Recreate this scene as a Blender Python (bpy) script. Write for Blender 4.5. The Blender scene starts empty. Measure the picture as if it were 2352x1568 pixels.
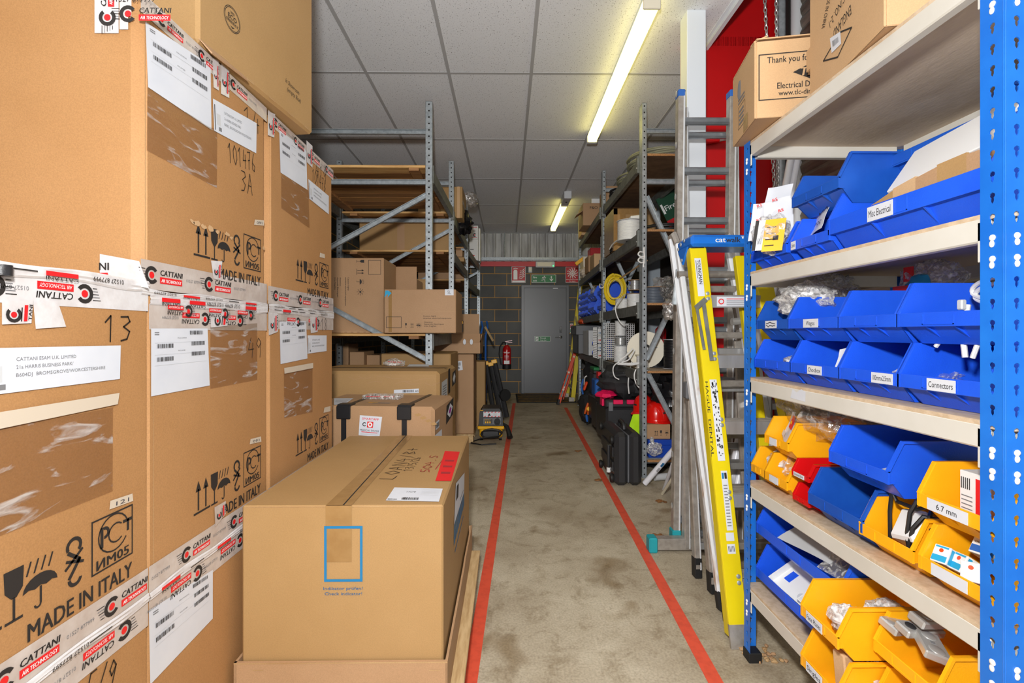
import bpy, math, random
from mathutils import Vector as V, Matrix, noise as mnoise
sc = bpy.context.scene
COL = sc.collection
PI = math.pi
# ---------------------------------------------------------------- camera model (room axes: Y runs down the aisle)
CAMZ = 1.14; FPX = 1100.0; PSI = math.radians(0.625); HOR = 764.0
FWD = V((math.sin(PSI), math.cos(PSI), 0)); RGT = V((math.cos(PSI), -math.sin(PSI), 0)); UPV = V((0, 0, 1))
CAM = V((0, 0, CAMZ))
def ray(px, py): return FWD + RGT*((px-1176)/FPX) + UPV*((HOR-py)/FPX)
def P(px, py, d): return CAM + ray(px, py)*d
def PX(px, py, x): r = ray(px, py); return CAM + r*(x/r.x)
def PY(px, py, y): r = ray(px, py); return CAM + r*(y/r.y)
def PZ(px, py, z): r = ray(px, py); return CAM + r*((z-CAMZ)/r.z)
def YX(px, x): return PX(px, 764, x).y
# ---------------------------------------------------------------- colours and materials
def C(r, g, b):
    f = lambda c: (c/255/12.92) if c/255 <= .04045 else ((c/255+.055)/1.055)**2.4
    return (f(r), f(g), f(b), 1)
def nd(nt, t, **k):
    n = nt.nodes.new(t)
    for a, b in k.items():
        if a[0] == '_': n.inputs[a[1:].replace('_', ' ')].default_value = b
        else: setattr(n, a, b)
    return n
def mat(name, col, rough=.5, metal=0.0, col2=None, ns=8.0, lo=.35, hi=.65, stretch=None, bump=0.0, bs=60.0, coat=0.0, em=None, es=0.0, spec=.5, trans=0.0, detail=4.0):
    m = bpy.data.materials.new(name); m.use_nodes = True; nt = m.node_tree; b = nt.nodes['Principled BSDF']
    b.inputs['Base Color'].default_value = col; b.inputs['Roughness'].default_value = rough; b.inputs['Metallic'].default_value = metal
    b.inputs['Specular IOR Level'].default_value = spec
    if coat: b.inputs['Coat Weight'].default_value = coat
    if em: b.inputs['Emission Color'].default_value = em; b.inputs['Emission Strength'].default_value = es
    if trans: b.inputs['Transmission Weight'].default_value = trans
    if col2 or bump:
        tc = nd(nt, 'ShaderNodeTexCoord'); mp = nd(nt, 'ShaderNodeMapping')
        if stretch: mp.inputs['Scale'].default_value = stretch
        nt.links.new(tc.outputs['Object'], mp.inputs['Vector'])
    if col2:
        n = nd(nt, 'ShaderNodeTexNoise', _Scale=ns, _Detail=detail, _Roughness=.6); nt.links.new(mp.outputs[0], n.inputs['Vector'])
        cr = nd(nt, 'ShaderNodeValToRGB'); e = cr.color_ramp.elements
        e[0].position = lo; e[0].color = col; e[1].position = hi; e[1].color = col2
        nt.links.new(n.outputs['Fac'], cr.inputs['Fac']); nt.links.new(cr.outputs['Color'], b.inputs['Base Color'])
    if bump:
        n2 = nd(nt, 'ShaderNodeTexNoise', _Scale=bs, _Detail=3.0); nt.links.new(mp.outputs[0], n2.inputs['Vector'])
        bp = nd(nt, 'ShaderNodeBump', _Strength=bump, _Distance=.004); nt.links.new(n2.outputs['Fac'], bp.inputs['Height']); nt.links.new(bp.outputs['Normal'], b.inputs['Normal'])
    return m
def clearmat(name, tint, glossy=.12, rough=.12, scale=14.0, lo=.54, hi=.72, haze=.04, mx_=.5, stretch=(1, 1, 1), bst=.5):
    m = bpy.data.materials.new(name); m.use_nodes = True; nt = m.node_tree; nt.nodes.remove(nt.nodes['Principled BSDF'])
    out = nt.nodes['Material Output']
    tr = nd(nt, 'ShaderNodeBsdfTransparent', _Color=tint); gl = nd(nt, 'ShaderNodeBsdfGlossy', _Roughness=rough, _Color=(.9, .9, .9, 1))
    df = nd(nt, 'ShaderNodeBsdfDiffuse', _Color=(.75, .74, .72, 1))  # white diffuse streaks paint in the highlights of the film
    tc = nd(nt, 'ShaderNodeTexCoord'); n = nd(nt, 'ShaderNodeTexNoise', _Scale=scale, _Detail=5.0, _Distortion=1.6); mpp = nd(nt, 'ShaderNodeMapping'); mpp.inputs['Scale'].default_value = stretch
    nt.links.new(tc.outputs['Object'], mpp.inputs['Vector']); nt.links.new(mpp.outputs[0], n.inputs['Vector'])
    cr = nd(nt, 'ShaderNodeValToRGB'); cr.color_ramp.elements[0].position = lo; cr.color_ramp.elements[0].color = (haze, haze, haze, 1)
    cr.color_ramp.elements[1].position = hi; cr.color_ramp.elements[1].color = (mx_, mx_, mx_, 1); nt.links.new(n.outputs['Fac'], cr.inputs['Fac'])
    m1 = nd(nt, 'ShaderNodeMixShader'); m2 = nd(nt, 'ShaderNodeMixShader', _Fac=glossy)
    nt.links.new(cr.outputs[0], m1.inputs[0]); nt.links.new(tr.outputs[0], m1.inputs[1]); nt.links.new(df.outputs[0], m1.inputs[2])
    nt.links.new(m1.outputs[0], m2.inputs[1]); nt.links.new(gl.outputs[0], m2.inputs[2])
    bp = nd(nt, 'ShaderNodeBump', _Strength=bst, _Distance=.01); nt.links.new(n.outputs['Fac'], bp.inputs['Height']); nt.links.new(bp.outputs[0], gl.inputs['Normal'])
    nt.links.new(m2.outputs[0], out.inputs['Surface'])
    return m
# ---------------------------------------------------------------- flat text geometry
_tc = {}
def text_geo(s, bold=0.0, shear=0.0):
    k = (s, bold, shear)
    if k in _tc: return _tc[k]
    cu = bpy.data.curves.new('t', 'FONT'); cu.body = s; cu.size = 1; cu.offset = bold; cu.shear = shear; cu.resolution_u = 2
    o = bpy.data.objects.new('t', cu); COL.objects.link(o); dg = bpy.context.evaluated_depsgraph_get(); dg.update()
    me = bpy.data.meshes.new_from_object(o.evaluated_get(dg))
    vs = [(v.co.x, v.co.y) for v in me.vertices]; fs = [tuple(p.vertices) for p in me.polygons]
    bpy.data.objects.remove(o); bpy.data.curves.remove(cu); bpy.data.meshes.remove(me)
    if not vs: vs = [(0, 0)]
    x0 = min(v[0] for v in vs); x1 = max(v[0] for v in vs)
    vs = [(a-x0, b) for a, b in vs]
    _tc[k] = (vs, fs, x1-x0)
    return _tc[k]
class F:
    """a plane in the scene: origin, right, up; normal = right x up"""
    def __init__(s, o, u, v): s.o = V(o); s.u = V(u).normalized(); s.v = V(v).normalized(); s.n = s.u.cross(s.v)
    def pt(s, a, b, w=0.0): return s.o + s.u*a + s.v*b + s.n*w
    def uv(s, px, py):
        r = ray(px, py); t = (s.o-CAM).dot(s.n)/r.dot(s.n); p = CAM + r*t - s.o
        return p.dot(s.u), p.dot(s.v)
class MB:
    def __init__(s): s.v = []; s.f = []; s.m = []; s.mats = []
    def mi(s, m):
        if m not in s.mats: s.mats.append(m)
        return s.mats.index(m)
    def add(s, vs, fs, m):
        b = len(s.v); k = s.mi(m)
        s.v += [V(q) for q in vs]; s.f += [tuple(i+b for i in f) for f in fs]; s.m += [k]*len(fs)
        return s
    def obox(s, c, ex, ey, ez, m, b=0.0):
        """box from centre and half vectors, with b a chamfer"""
        c = V(c); ex = V(ex); ey = V(ey); ez = V(ez)
        if ex.cross(ey).dot(ez) < 0: ex = -ex
        L = (ex.length, ey.length, ez.length)
        if b <= 0 or min(L) <= b*1.2:
            vs = [c+ex*i+ey*j+ez*k for k in (-1, 1) for j in (-1, 1) for i in (-1, 1)]
            return s.add(vs, [(0, 2, 3, 1), (4, 5, 7, 6), (0, 1, 5, 4), (2, 6, 7, 3), (0, 4, 6, 2), (1, 3, 7, 5)], m)
        vs = []; ix = {}
        for k in (-1, 1):
            for j in (-1, 1):
                for i in (-1, 1):
                    for a in range(3):
                        q = [1-(0 if a == t else b/L[t]) for t in range(3)]
                        ix[i, j, k, a] = len(vs); vs.append(c+ex*i*q[0]+ey*j*q[1]+ez*k*q[2])
        fs = []
        for a in range(3):
            o = [t for t in range(3) if t != a]
            for sg in (-1, 1):
                loop = []
                for p, q in ((-1, -1), (1, -1), (1, 1), (-1, 1)):
                    w = [0, 0, 0]; w[a] = sg; w[o[0]] = p; w[o[1]] = q; loop.append(ix[w[0], w[1], w[2], a])
                fs.append(tuple(loop))
            for p in (-1, 1):
                for q in (-1, 1):
                    l = []
                    for sg in (-1, 1):
                        w = [0, 0, 0]; w[a] = sg; w[o[0]] = p; w[o[1]] = q; l.append((ix[w[0], w[1], w[2], o[0]], ix[w[0], w[1], w[2], o[1]]))
                    fs.append((l[0][0], l[1][0], l[1][1], l[0][1]))
        for k in (-1, 1):
            for j in (-1, 1):
                for i in (-1, 1): fs.append((ix[i, j, k, 0], ix[i, j, k, 1], ix[i, j, k, 2]))
        out = []
        for f in fs:
            n = (vs[f[1]]-vs[f[0]]).cross(vs[f[2]]-vs[f[0]]); ce = sum((vs[i] for i in f), V())/len(f)
            out.append(f if n.dot(ce-c) > 0 else f[::-1])
        return s.add(vs, out, m)
    def box(s, x0, x1, y0, y1, z0, z1, m, b=0.0):
        return s.obox(((x0+x1)/2, (y0+y1)/2, (z0+z1)/2), (abs(x1-x0)/2, 0, 0), (0, abs(y1-y0)/2, 0), (0, 0, abs(z1-z0)/2), m, b)
    def bar(s, p, q, w, h, m, up=(0, 0, 1), b=0.0):
        p = V(p); q = V(q); d = (q-p); up = V(up); sd = d.cross(up).normalized(); u2 = sd.cross(d).normalized()
        return s.obox((p+q)/2, sd*w/2, d/2, u2*h/2, m, b)
    def tube(s, pts, r, m, n=8, closed=False, caps=True):
        pts = [V(p) for p in pts]; N = len(pts); rs = r if isinstance(r, (list, tuple)) else [r]*N
        vs = []; prev = None
        for i in range(N):
            a = pts[(i-1) % N] if (i or closed) else pts[0]; c = pts[(i+1) % N] if (i < N-1 or closed) else pts[-1]
            t = (c-a)
            if t.length < 1e-9: t = V((0, 0, 1))
            t.normalize()
            if prev is None: x = t.orthogonal().normalized()
            else:
                x = prev-t*prev.dot(t); x = x.normalized() if x.length > 1e-6 else t.orthogonal().normalized()
            prev = x; y = t.cross(x)
            vs += [pts[i]+(x*math.cos(2*PI*k/n)+y*math.sin(2*PI*k/n))*rs[i] for k in range(n)]
        fs = []
        for i in range(N if closed else N-1):
            j = (i+1) % N
            for k in range(n): l = (k+1) % n; fs.append((i*n+k, i*n+l, j*n+l, j*n+k))
        if caps and not closed: fs.append(tuple(range(n))[::-1]); fs.append(tuple((N-1)*n+k for k in range(n)))
        return s.add(vs, fs, m)
    def cyl(s, p, q, r, m, n=16, r2=None): return s.tube([p, q], [r, r if r2 is None else r2], m, n)
    def lathe(s, prof, o, ax, m, n=20):
        """prof: (radius, along) pairs"""
        o = V(o); ax = V(ax).normalized(); x = ax.orthogonal().normalized(); y = ax.cross(x); vs = []; fs = []
        for r, h in prof: vs += [o+ax*h+(x*math.cos(2*PI*k/n)+y*math.sin(2*PI*k/n))*max(r, 1e-5) for k in range(n)]
        for i in range(len(prof)-1):
            for k in range(n): l = (k+1) % n; fs.append((i*n+k, i*n+l, (i+1)*n+l, (i+1)*n+k))
        fs.append(tuple(range(n))[::-1]); fs.append(tuple((len(prof)-1)*n+k for k in range(n)))
        return s.add(vs, fs, m)
    def ball(s, c, rad, m, nu=14, nv=9, amp=0.0, fq=4.0, seed=0, flat=None, zmin=None):
        """ellipsoid, optionally crumpled"""
        c = V(c); rx, ry, rz = rad if isinstance(rad, (tuple, list)) else (rad,)*3; vs = []; fs = []
        for j in range(nv+1):
            th = PI*j/nv
            for i in range(nu):
                ph = 2*PI*i/nu; d = V((math.sin(th)*math.cos(ph), math.sin(th)*math.sin(ph), math.cos(th)))
                k = 1.0
                if amp: k += amp*(mnoise.noise(d*fq+V((seed*3.1, seed*7.7, 1.3)))*1.1+.5-1.3*abs(mnoise.noise(d*fq*1.9+V((seed, 5, seed*1.7)))))
                p = V((d.x*rx*k, d.y*ry*k, d.z*rz*k))
                if zmin is not None and p.z < zmin: p.z = zmin
                vs.append(c+p)
        for j in range(nv):
            for i in range(nu): l = (i+1) % nu; fs.append((j*nu+i, (j+1)*nu+i, (j+1)*nu+l, j*nu+l))
        return s.add(vs, fs, m)
    def prism(s, poly, fr, d0, d1, m):
        """polygon in frame fr (ccw seen from the normal) between depths d0<d1 along the normal"""
        n = len(poly)
        if sum(poly[i][0]*poly[(i+1) % n][1]-poly[(i+1) % n][0]*poly[i][1] for i in range(n)) < 0: poly = poly[::-1]
        vs = [fr.pt(a, b, d0) for a, b in poly]+[fr.pt(a, b, d1) for a, b in poly]
        fs = [tuple(range(n))[::-1], tuple(range(n, 2*n))]+[(i, (i+1) % n, n+(i+1) % n, n+i) for i in range(n)]
        return s.add(vs, fs, m)
    def flat(s, poly, fr, m, w=.001):
        n = len(poly)
        if sum(poly[i][0]*poly[(i+1) % n][1]-poly[(i+1) % n][0]*poly[i][1] for i in range(n)) < 0: poly = poly[::-1]
        return s.add([fr.pt(a, b, w) for a, b in poly], [tuple(range(n))], m)
    def rect(s, fr, a0, b0, a1, b1, m, w=.001): return s.flat([(a0, b0), (a1, b0), (a1, b1), (a0, b1)], fr, m, w)
    def frame(s, fr, a0, b0, a1, b1, t, m, w=.001):
        s.rect(fr, a0, b0, a1, b0+t, m, w); s.rect(fr, a0, b1-t, a1, b1, m, w); s.rect(fr, a0, b0+t, a0+t, b1-t, m, w); s.rect(fr, a1-t, b0+t, a1, b1-t, m, w)
    def disc(s, fr, a, b, r, m, w=.001, n=18, ry=None):
        ry = ry or r; return s.flat([(a+r*math.cos(2*PI*k/n), b+ry*math.sin(2*PI*k/n)) for k in range(n)], fr, m, w)
    def arc(s, fr, a, b, r0, r1, t0, t1, m, w=.001, n=14):
        po = [(a+r1*math.cos(t0+(t1-t0)*k/n), b+r1*math.sin(t0+(t1-t0)*k/n)) for k in range(n+1)]
        pi_ = [(a+r0*math.cos(t0+(t1-t0)*k/n), b+r0*math.sin(t0+(t1-t0)*k/n)) for k in range(n+1)]
        for k in range(n): s.flat([po[k], po[k+1], pi_[k+1], pi_[k]], fr, m, w)
    def stroke(s, fr, pts, t, m, w=.0012):
        for (a, b), (c, d) in zip(pts, pts[1:]):
            L = math.hypot(c-a, d-b) or 1e-6; nx, ny = -(d-b)/L*t/2, (c-a)/L*t/2; ex, ey = (c-a)/L*t*.3, (d-b)/L*t*.3
            s.flat([(a-ex+nx, b-ey+ny), (a-ex-nx, b-ey-ny), (c+ex-nx, d+ey-ny), (c+ex+nx, d+ey+ny)], fr, m, w)
    def text(s, fr, t, a, b, h, m, W=None, rot=0.0, bold=0.0, shear=0.0, w=.0014, al='l'):
        if bold > .004:
            k = h/.72*bold*.9; c0, s0 = math.cos(rot), math.sin(rot)
            for q in (-k, 0, k): s.text(fr, t, a+q*c0, b+q*s0, h, m, W, rot, 0, shear, w+.0001*(q > 0)-.0001*(q < 0), al)
            return s
        vs, fs, tw = text_geo(t, bold, shear); sy = h/.72; sx = sy if W is None else W/max(tw, 1e-6)
        ox = {'l': 0, 'c': -tw*sx/2, 'r': -tw*sx}[al]; c, sn = math.cos(rot), math.sin(rot)
        return s.add([fr.pt(a+(x*sx+ox)*c-y*sy*sn, b+(x*sx+ox)*sn+y*sy*c, w) for x, y in vs], fs, m)
    def perf(s, fr, w, L, pitch, hole, m, th=.002, b0=0.0):
        """a punched steel strip: one hole per pitch; hole(theta)->radius about the cell centre; real openings with thickness"""
        n = int((L-b0)/pitch); pitch = (L-b0)/n
        ca = math.atan2(pitch/2, w/2)
        ang = sorted(set([round(x % (2*PI), 6) for x in (ca, PI-ca, PI+ca, -ca)]+[round(2*PI*k/12, 6) for k in range(12)]))
        K = len(ang)
        for i in range(n):
            cy = b0+(i+.5)*pitch; vs = []
            for t in ang:
                c, sn = math.cos(t), math.sin(t); ro = min((w/2)/max(abs(c), 1e-9), (pitch/2)/max(abs(sn), 1e-9)); ri = hole(t)
                vs += [fr.pt(c*ro, cy+sn*ro), fr.pt(c*ri, cy+sn*ri), fr.pt(c*ri, cy+sn*ri, -th)]
            fs = []
            for k in range(K):
                l = (k+1) % K; fs += [(k*3, l*3, l*3+1, k*3+1), (k*3+1, l*3+1, l*3+2, k*3+2)]
            s.add(vs, fs, m)
    def build(s, name, parent=None, org=None, local=False):
        o0 = V((0, 0, 0))
        if not local:
            if parent is not None:
                q = parent
                while q is not None: o0 += q.location; q = q.parent
            elif org is not None: o0 = V(org)
        if org is not None and parent is not None: o0 += V(org)
        me = bpy.data.meshes.new(name); me.from_pydata([tuple(q-o0) for q in s.v], [], s.f)
        for m in s.mats: me.materials.append(m)
        me.polygons.foreach_set('material_index', s.m); me.polygons.foreach_set('use_smooth', [True]*len(s.f))
        me.validate(); me.update(); me.set_sharp_from_angle(angle=math.radians(32))
        o = bpy.data.objects.new(name, me); COL.objects.link(o)
        if parent is not None: o.parent = parent
        if org is not None: o.location = org
        return o
def tag(o, label, cat, group=None):
    o['label'] = label; o['category'] = cat
    if group: o['group'] = group
    return o
def thing(name, label, cat, loc, rot=None, group=None):
    o = bpy.data.objects.new(name, None); COL.objects.link(o); o.location = loc; o.empty_display_size = .05
    if rot is not None: o.rotation_euler = rot
    return tag(o, label, cat, group)
def struct(o): o['kind'] = 'structure'; return o
def lab(o, t): o['label'] = t; return o
def copy_tree(o, parent=None):
    c = o.copy(); COL.objects.link(c)
    if parent is not None: c.parent = parent
    for ch in list(o.children): copy_tree(ch, c)
    return c
RX, RY_, RZ_ = V((1, 0, 0)), V((0, 1, 0)), V((0, 0, 1))
def FR(o): return F(o, (0, 1, 0), (0, 0, 1))      # faces +X (left-hand stacks, seen from the aisle)
def FL(o): return F(o, (0, -1, 0), (0, 0, 1))     # faces -X (right-hand shelves, seen from the aisle)
def FN(o): return F(o, (1, 0, 0), (0, 0, 1))      # faces the camera end (-Y)
def FT(o): return F(o, (1, 0, 0), (0, 1, 0))      # faces up
def FB(o): return F(o, (1, 0, 0), (0, -1, 0))     # faces down
# ================================================================ MATERIALS
def cardmat(name, a, b, fl=1.0):
    m = mat(name, a, .62, col2=b, ns=2.2, lo=.3, hi=.7, spec=.3)
    nt = m.node_tree; bs = nt.nodes['Principled BSDF']; mp = nt.nodes['Mapping']; cr = nt.nodes['Color Ramp']
    n = nd(nt, 'ShaderNodeTexNoise', _Scale=330.0, _Detail=3.0, _Roughness=.75); nt.links.new(mp.outputs[0], n.inputs['Vector'])
    r2 = nd(nt, 'ShaderNodeValToRGB'); r2.color_ramp.elements[0].position = .38; r2.color_ramp.elements[0].color = (.89, .88, .86, 1); r2.color_ramp.elements[1].position = .62; r2.color_ramp.elements[1].color = (1.05, 1.04, 1.02, 1)
    nt.links.new(n.outputs['Fac'], r2.inputs['Fac'])
    mx = nd(nt, 'ShaderNodeMix', data_type='RGBA', blend_type='MULTIPLY'); mx.inputs[0].default_value = fl
    nt.links.new(cr.outputs[0], mx.inputs[6]); nt.links.new(r2.outputs[0], mx.inputs[7]); nt.links.new(mx.outputs[2], bs.inputs['Base Color'])
    bp = nd(nt, 'ShaderNodeBump', _Strength=.12, _Distance=.003); nt.links.new(n.outputs['Fac'], bp.inputs['Height']); nt.links.new(bp.outputs[0], bs.inputs['Normal'])
    return m
CARD = cardmat('cardboard_orange', C(170, 125, 79), C(182, 137, 91))
CARD2 = cardmat('cardboard_tan', C(166, 131, 85), C(175, 140, 94), .7)
CARD3 = cardmat('cardboard_pink_tan', C(170, 134, 99), C(181, 145, 110), .8)
CARD4 = cardmat('cardboard_pale', C(194, 158, 117), C(204, 169, 129), .6)
CARDIN = cardmat('cardboard_cut_edge', C(160, 122, 80), C(196, 165, 122))
CARDT = mat('brown_parcel_tape', C(150, 115, 70), .22, col2=C(159, 124, 78), ns=30)
INK = mat('black_ink', C(38, 34, 32), .7)
INKG = mat('grey_ink', C(120, 120, 122), .7)
INKB = mat('blue_ink', C(20, 116, 166), .6)
INKDB = mat('dark_blue_ink', C(22, 92, 140), .6)
INKR = mat('red_ink', C(222, 32, 36), .5)
INKMR = mat('red_marker', C(160, 40, 45), .6)
INKP = mat('purple_ink', C(150, 40, 140), .6)
MARK = mat('black_marker', C(45, 36, 30), .5)
PAPER = mat('white_paper', C(214, 217, 223), .55, col2=C(205, 209, 217), ns=6)
TAPEW = mat('printed_white_tape', C(216, 214, 214), .2, col2=C(200, 194, 192), ns=20, bump=.35, bs=28)
TAPEC = mat('translucent_tape', C(184, 170, 160), .2, col2=C(200, 190, 182), ns=16, bump=.3, bs=30)
MASK = mat('masking_tape', C(204, 190, 170), .6)
POUCH = clearmat('clear_pouch', (.80, .755, .70, 1), .035, .22, 17, .565, .7, .015, .5, (1, .4, 1.7), .3)
BAG = clearmat('clear_plastic_bag', (.97, .97, .97, 1), .12, .15, 42, .47, .64, .1, .8)
BAGW = clearmat('hazy_white_bag', (.98, .98, .98, 1), .1, .2, 50, .42, .6, .3, .95)
BAGB = clearmat('clear_brownish_bag', (.93, .89, .85, 1), .12, .15, 30, .5, .68, .08, .5)
PVCB = mat('blue_plastic_bin', C(28, 84, 222), .34, col2=C(34, 94, 230), ns=5, bump=.12, bs=300)
PVCD = mat('dark_blue_plastic_bin', C(22, 74, 168), .38, col2=C(28, 88, 186), ns=6)
PVCY = mat('yellow_plastic_bin', C(250, 178, 22), .36, col2=C(244, 168, 18), ns=5, bump=.12, bs=300)
PVCR = mat('red_plastic_bin', C(206, 14, 18), .34)
BLUEP = mat('blue_painted_steel', C(26, 104, 200), .3, col2=C(32, 116, 212), ns=9)
BEIGE = mat('beige_painted_steel', C(210, 207, 198), .45, col2=C(202, 198, 187), ns=5)
WHITEP = mat('white_painted_steel', C(222, 228, 234), .4)
GREYP = mat('pale_grey_painted_steel', C(176, 186, 194), .45)
GALV = mat('galvanised_steel', C(172, 179, 183), .4, .35, col2=C(146, 153, 157), ns=35, bump=.08)
GALVD = mat('dull_galvanised_beam', C(124, 126, 122), .5, .3, col2=C(100, 102, 98), ns=20)
ALU = mat('brushed_aluminium', C(200, 201, 203), .3, .6, col2=C(172, 171, 168), ns=14, stretch=(1, 1, .1), bump=.1)
ALUD = mat('dull_aluminium', C(182, 176, 168), .34, .45, col2=C(156, 148, 139), ns=22)
ALUW = mat('pale_rust_stained_aluminium', C(234, 238, 242), .35, .15, col2=C(178, 132, 84), ns=9, lo=.6, hi=.72, stretch=(1, 1, .35))
STEEL = mat('bare_steel', C(196, 196, 194), .3, .55)
CHROME = mat('chrome', C(220, 220, 220), .12, 1.0)
YELG = mat('yellow_fibreglass', C(226, 205, 14), .36, col2=C(214, 190, 10), ns=4)
ORAG = mat('orange_fibreglass', C(232, 78, 24), .4, col2=C(220, 66, 20), ns=6)
BLACK = mat('black_plastic', C(44, 44, 46), .42, bump=.25, bs=140)
BLACKS = mat('black_rubber', C(22, 22, 22), .6)
BLKF = mat('black_fabric', C(32, 32, 34), .75, col2=C(50, 50, 52), ns=7, bump=.7, bs=14)
BLKBAG = mat('black_bin_bag', C(24, 24, 26), .22, bump=.9, bs=16)
GREYC = mat('grey_crate_plastic', C(104, 106, 110), .5)
LGREY = mat('light_grey_plastic', C(198, 200, 202), .45)
TEAL = mat('teal_rubber', C(28, 150, 160), .5)
REDP = mat('red_painted_steel', C(196, 8, 14), .42, col2=C(186, 6, 12), ns=2)
REDB = mat('dark_red_paint', C(176, 16, 24), .4)
REDH = mat('red_helmet_shell', C(232, 26, 18), .2, coat=.5)
HIVIS = mat('fluorescent_yellow_fabric', C(190, 240, 10), .7, bump=.5, bs=20)
PINK = mat('pink_red_plastic', C(236, 24, 90), .4)
GREEND = mat('shaded_green_sign', C(16, 66, 42), .5)  # sign green with the shade deep in the racking put into the colour
GREENS = mat('green_sign', C(8, 116, 56), .45)
REDS = mat('red_sign', C(186, 14, 24), .45)
WHITE = mat('white_plastic', C(232, 232, 230), .35)
CREAM = mat('cream_plastic', C(226, 218, 196), .45)
CABW = mat('white_cable', C(226, 226, 224), .4)
CABY = mat('yellow_cable', C(226, 196, 20), .45)
CABG = mat('grey_cable', C(128, 128, 108), .5)
CABK = mat('black_cable', C(26, 26, 28), .45)
TERRA = mat('red_floor_tape', C(222, 84, 58), .5, col2=C(200, 72, 50), ns=22, lo=.45, hi=.75)
CHIP = mat('chipboard', C(186, 138, 88), .7, col2=C(140, 96, 56), ns=160, lo=.4, hi=.62)
CHIPT = mat('chipboard_face', C(206, 184, 156), .6, col2=C(190, 166, 136), ns=60, lo=.4, hi=.62)
BOARDU = mat('hardboard_underside', C(206, 188, 165), .65, col2=C(176, 154, 128), ns=7, lo=.45, hi=.75, stretch=(1, .35, 1), bump=.15, bs=120)
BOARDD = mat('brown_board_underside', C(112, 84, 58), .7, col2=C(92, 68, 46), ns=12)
PINE = mat('pine_plank', C(232, 188, 122), .55, col2=C(182, 128, 70), ns=6, stretch=(.5, 6, 6), lo=.35, hi=.7)
PINED = mat('weathered_pine', C(176, 126, 76), .6, col2=C(120, 78, 42), ns=4, stretch=(.6, 9, 9), lo=.35, hi=.72)
PINE2 = mat('dark_pine', C(168, 118, 64), .6, col2=C(112, 72, 36), ns=5, stretch=(.6, 9, 9), lo=.3, hi=.7)
PINE3 = mat('light_pine', C(200, 148, 88), .6, col2=C(160, 110, 60), ns=5, stretch=(.6, 9, 9), lo=.3, hi=.7)
ALUR = mat('worn_rung_aluminium', C(150, 155, 160), .28, .6, col2=C(134, 138, 142), ns=16)
PALW = mat('pallet_wood', C(206, 176, 130), .65, col2=C(176, 142, 96), ns=8, stretch=(8, 1, 8))
TUBEW = mat('white_plastic_pipe', C(226, 226, 232), .3)
STRAP = mat('black_strap', C(32, 32, 34), .4)
BLUEC = mat('blue_crate', C(20, 66, 170), .4)
BLUEX = mat('blue_box', C(36, 96, 178), .5)
ORANH = mat('orange_handle', C(206, 88, 20), .45)
YELV = mat('yellow_tool_plastic', C(240, 178, 20), .38)
REDX = mat('red_cylinder', C(190, 22, 26), .25, coat=.4)
SLAT = mat('dirty_shutter_steel', C(126, 122, 112), .5, .35, col2=C(72, 66, 56), ns=5, lo=.35, hi=.7, stretch=(1, .5, 3))
CLAD = mat('grey_profiled_cladding', C(192, 192, 190), .6, col2=C(150, 148, 144), ns=4, stretch=(3, 1, .4))
DOORG = mat('grey_painted_door', C(92, 94, 98), .36, bump=.12, bs=180)
DARK = mat('dark_paint_and_hole_shade', C(40, 38, 36), .8)
LEAF = mat('dry_leaf_brown', C(150, 100, 52), .7, col2=C(110, 70, 36), ns=40)
STEELB = mat('aluminium_edge_highlight', C(226, 229, 232), .25, .3)  # highlight on the ladder stile edges, put into the colour
CYAN = mat('cyan_card', C(40, 160, 205), .4)
LAMPG = bpy.data.materials.new('lamp_diffuser'); LAMPG.use_nodes = True
_b = LAMPG.node_tree.nodes['Principled BSDF']; _b.inputs['Base Color'].default_value = (1, .95, .7, 1)
_b.inputs['Emission Color'].default_value = (1, .84, .24, 1); _b.inputs['Emission Strength'].default_value = 4.2
LEDG = mat('green_led', C(40, 230, 100), .3, em=C(40, 240, 110), es=4)
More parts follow.
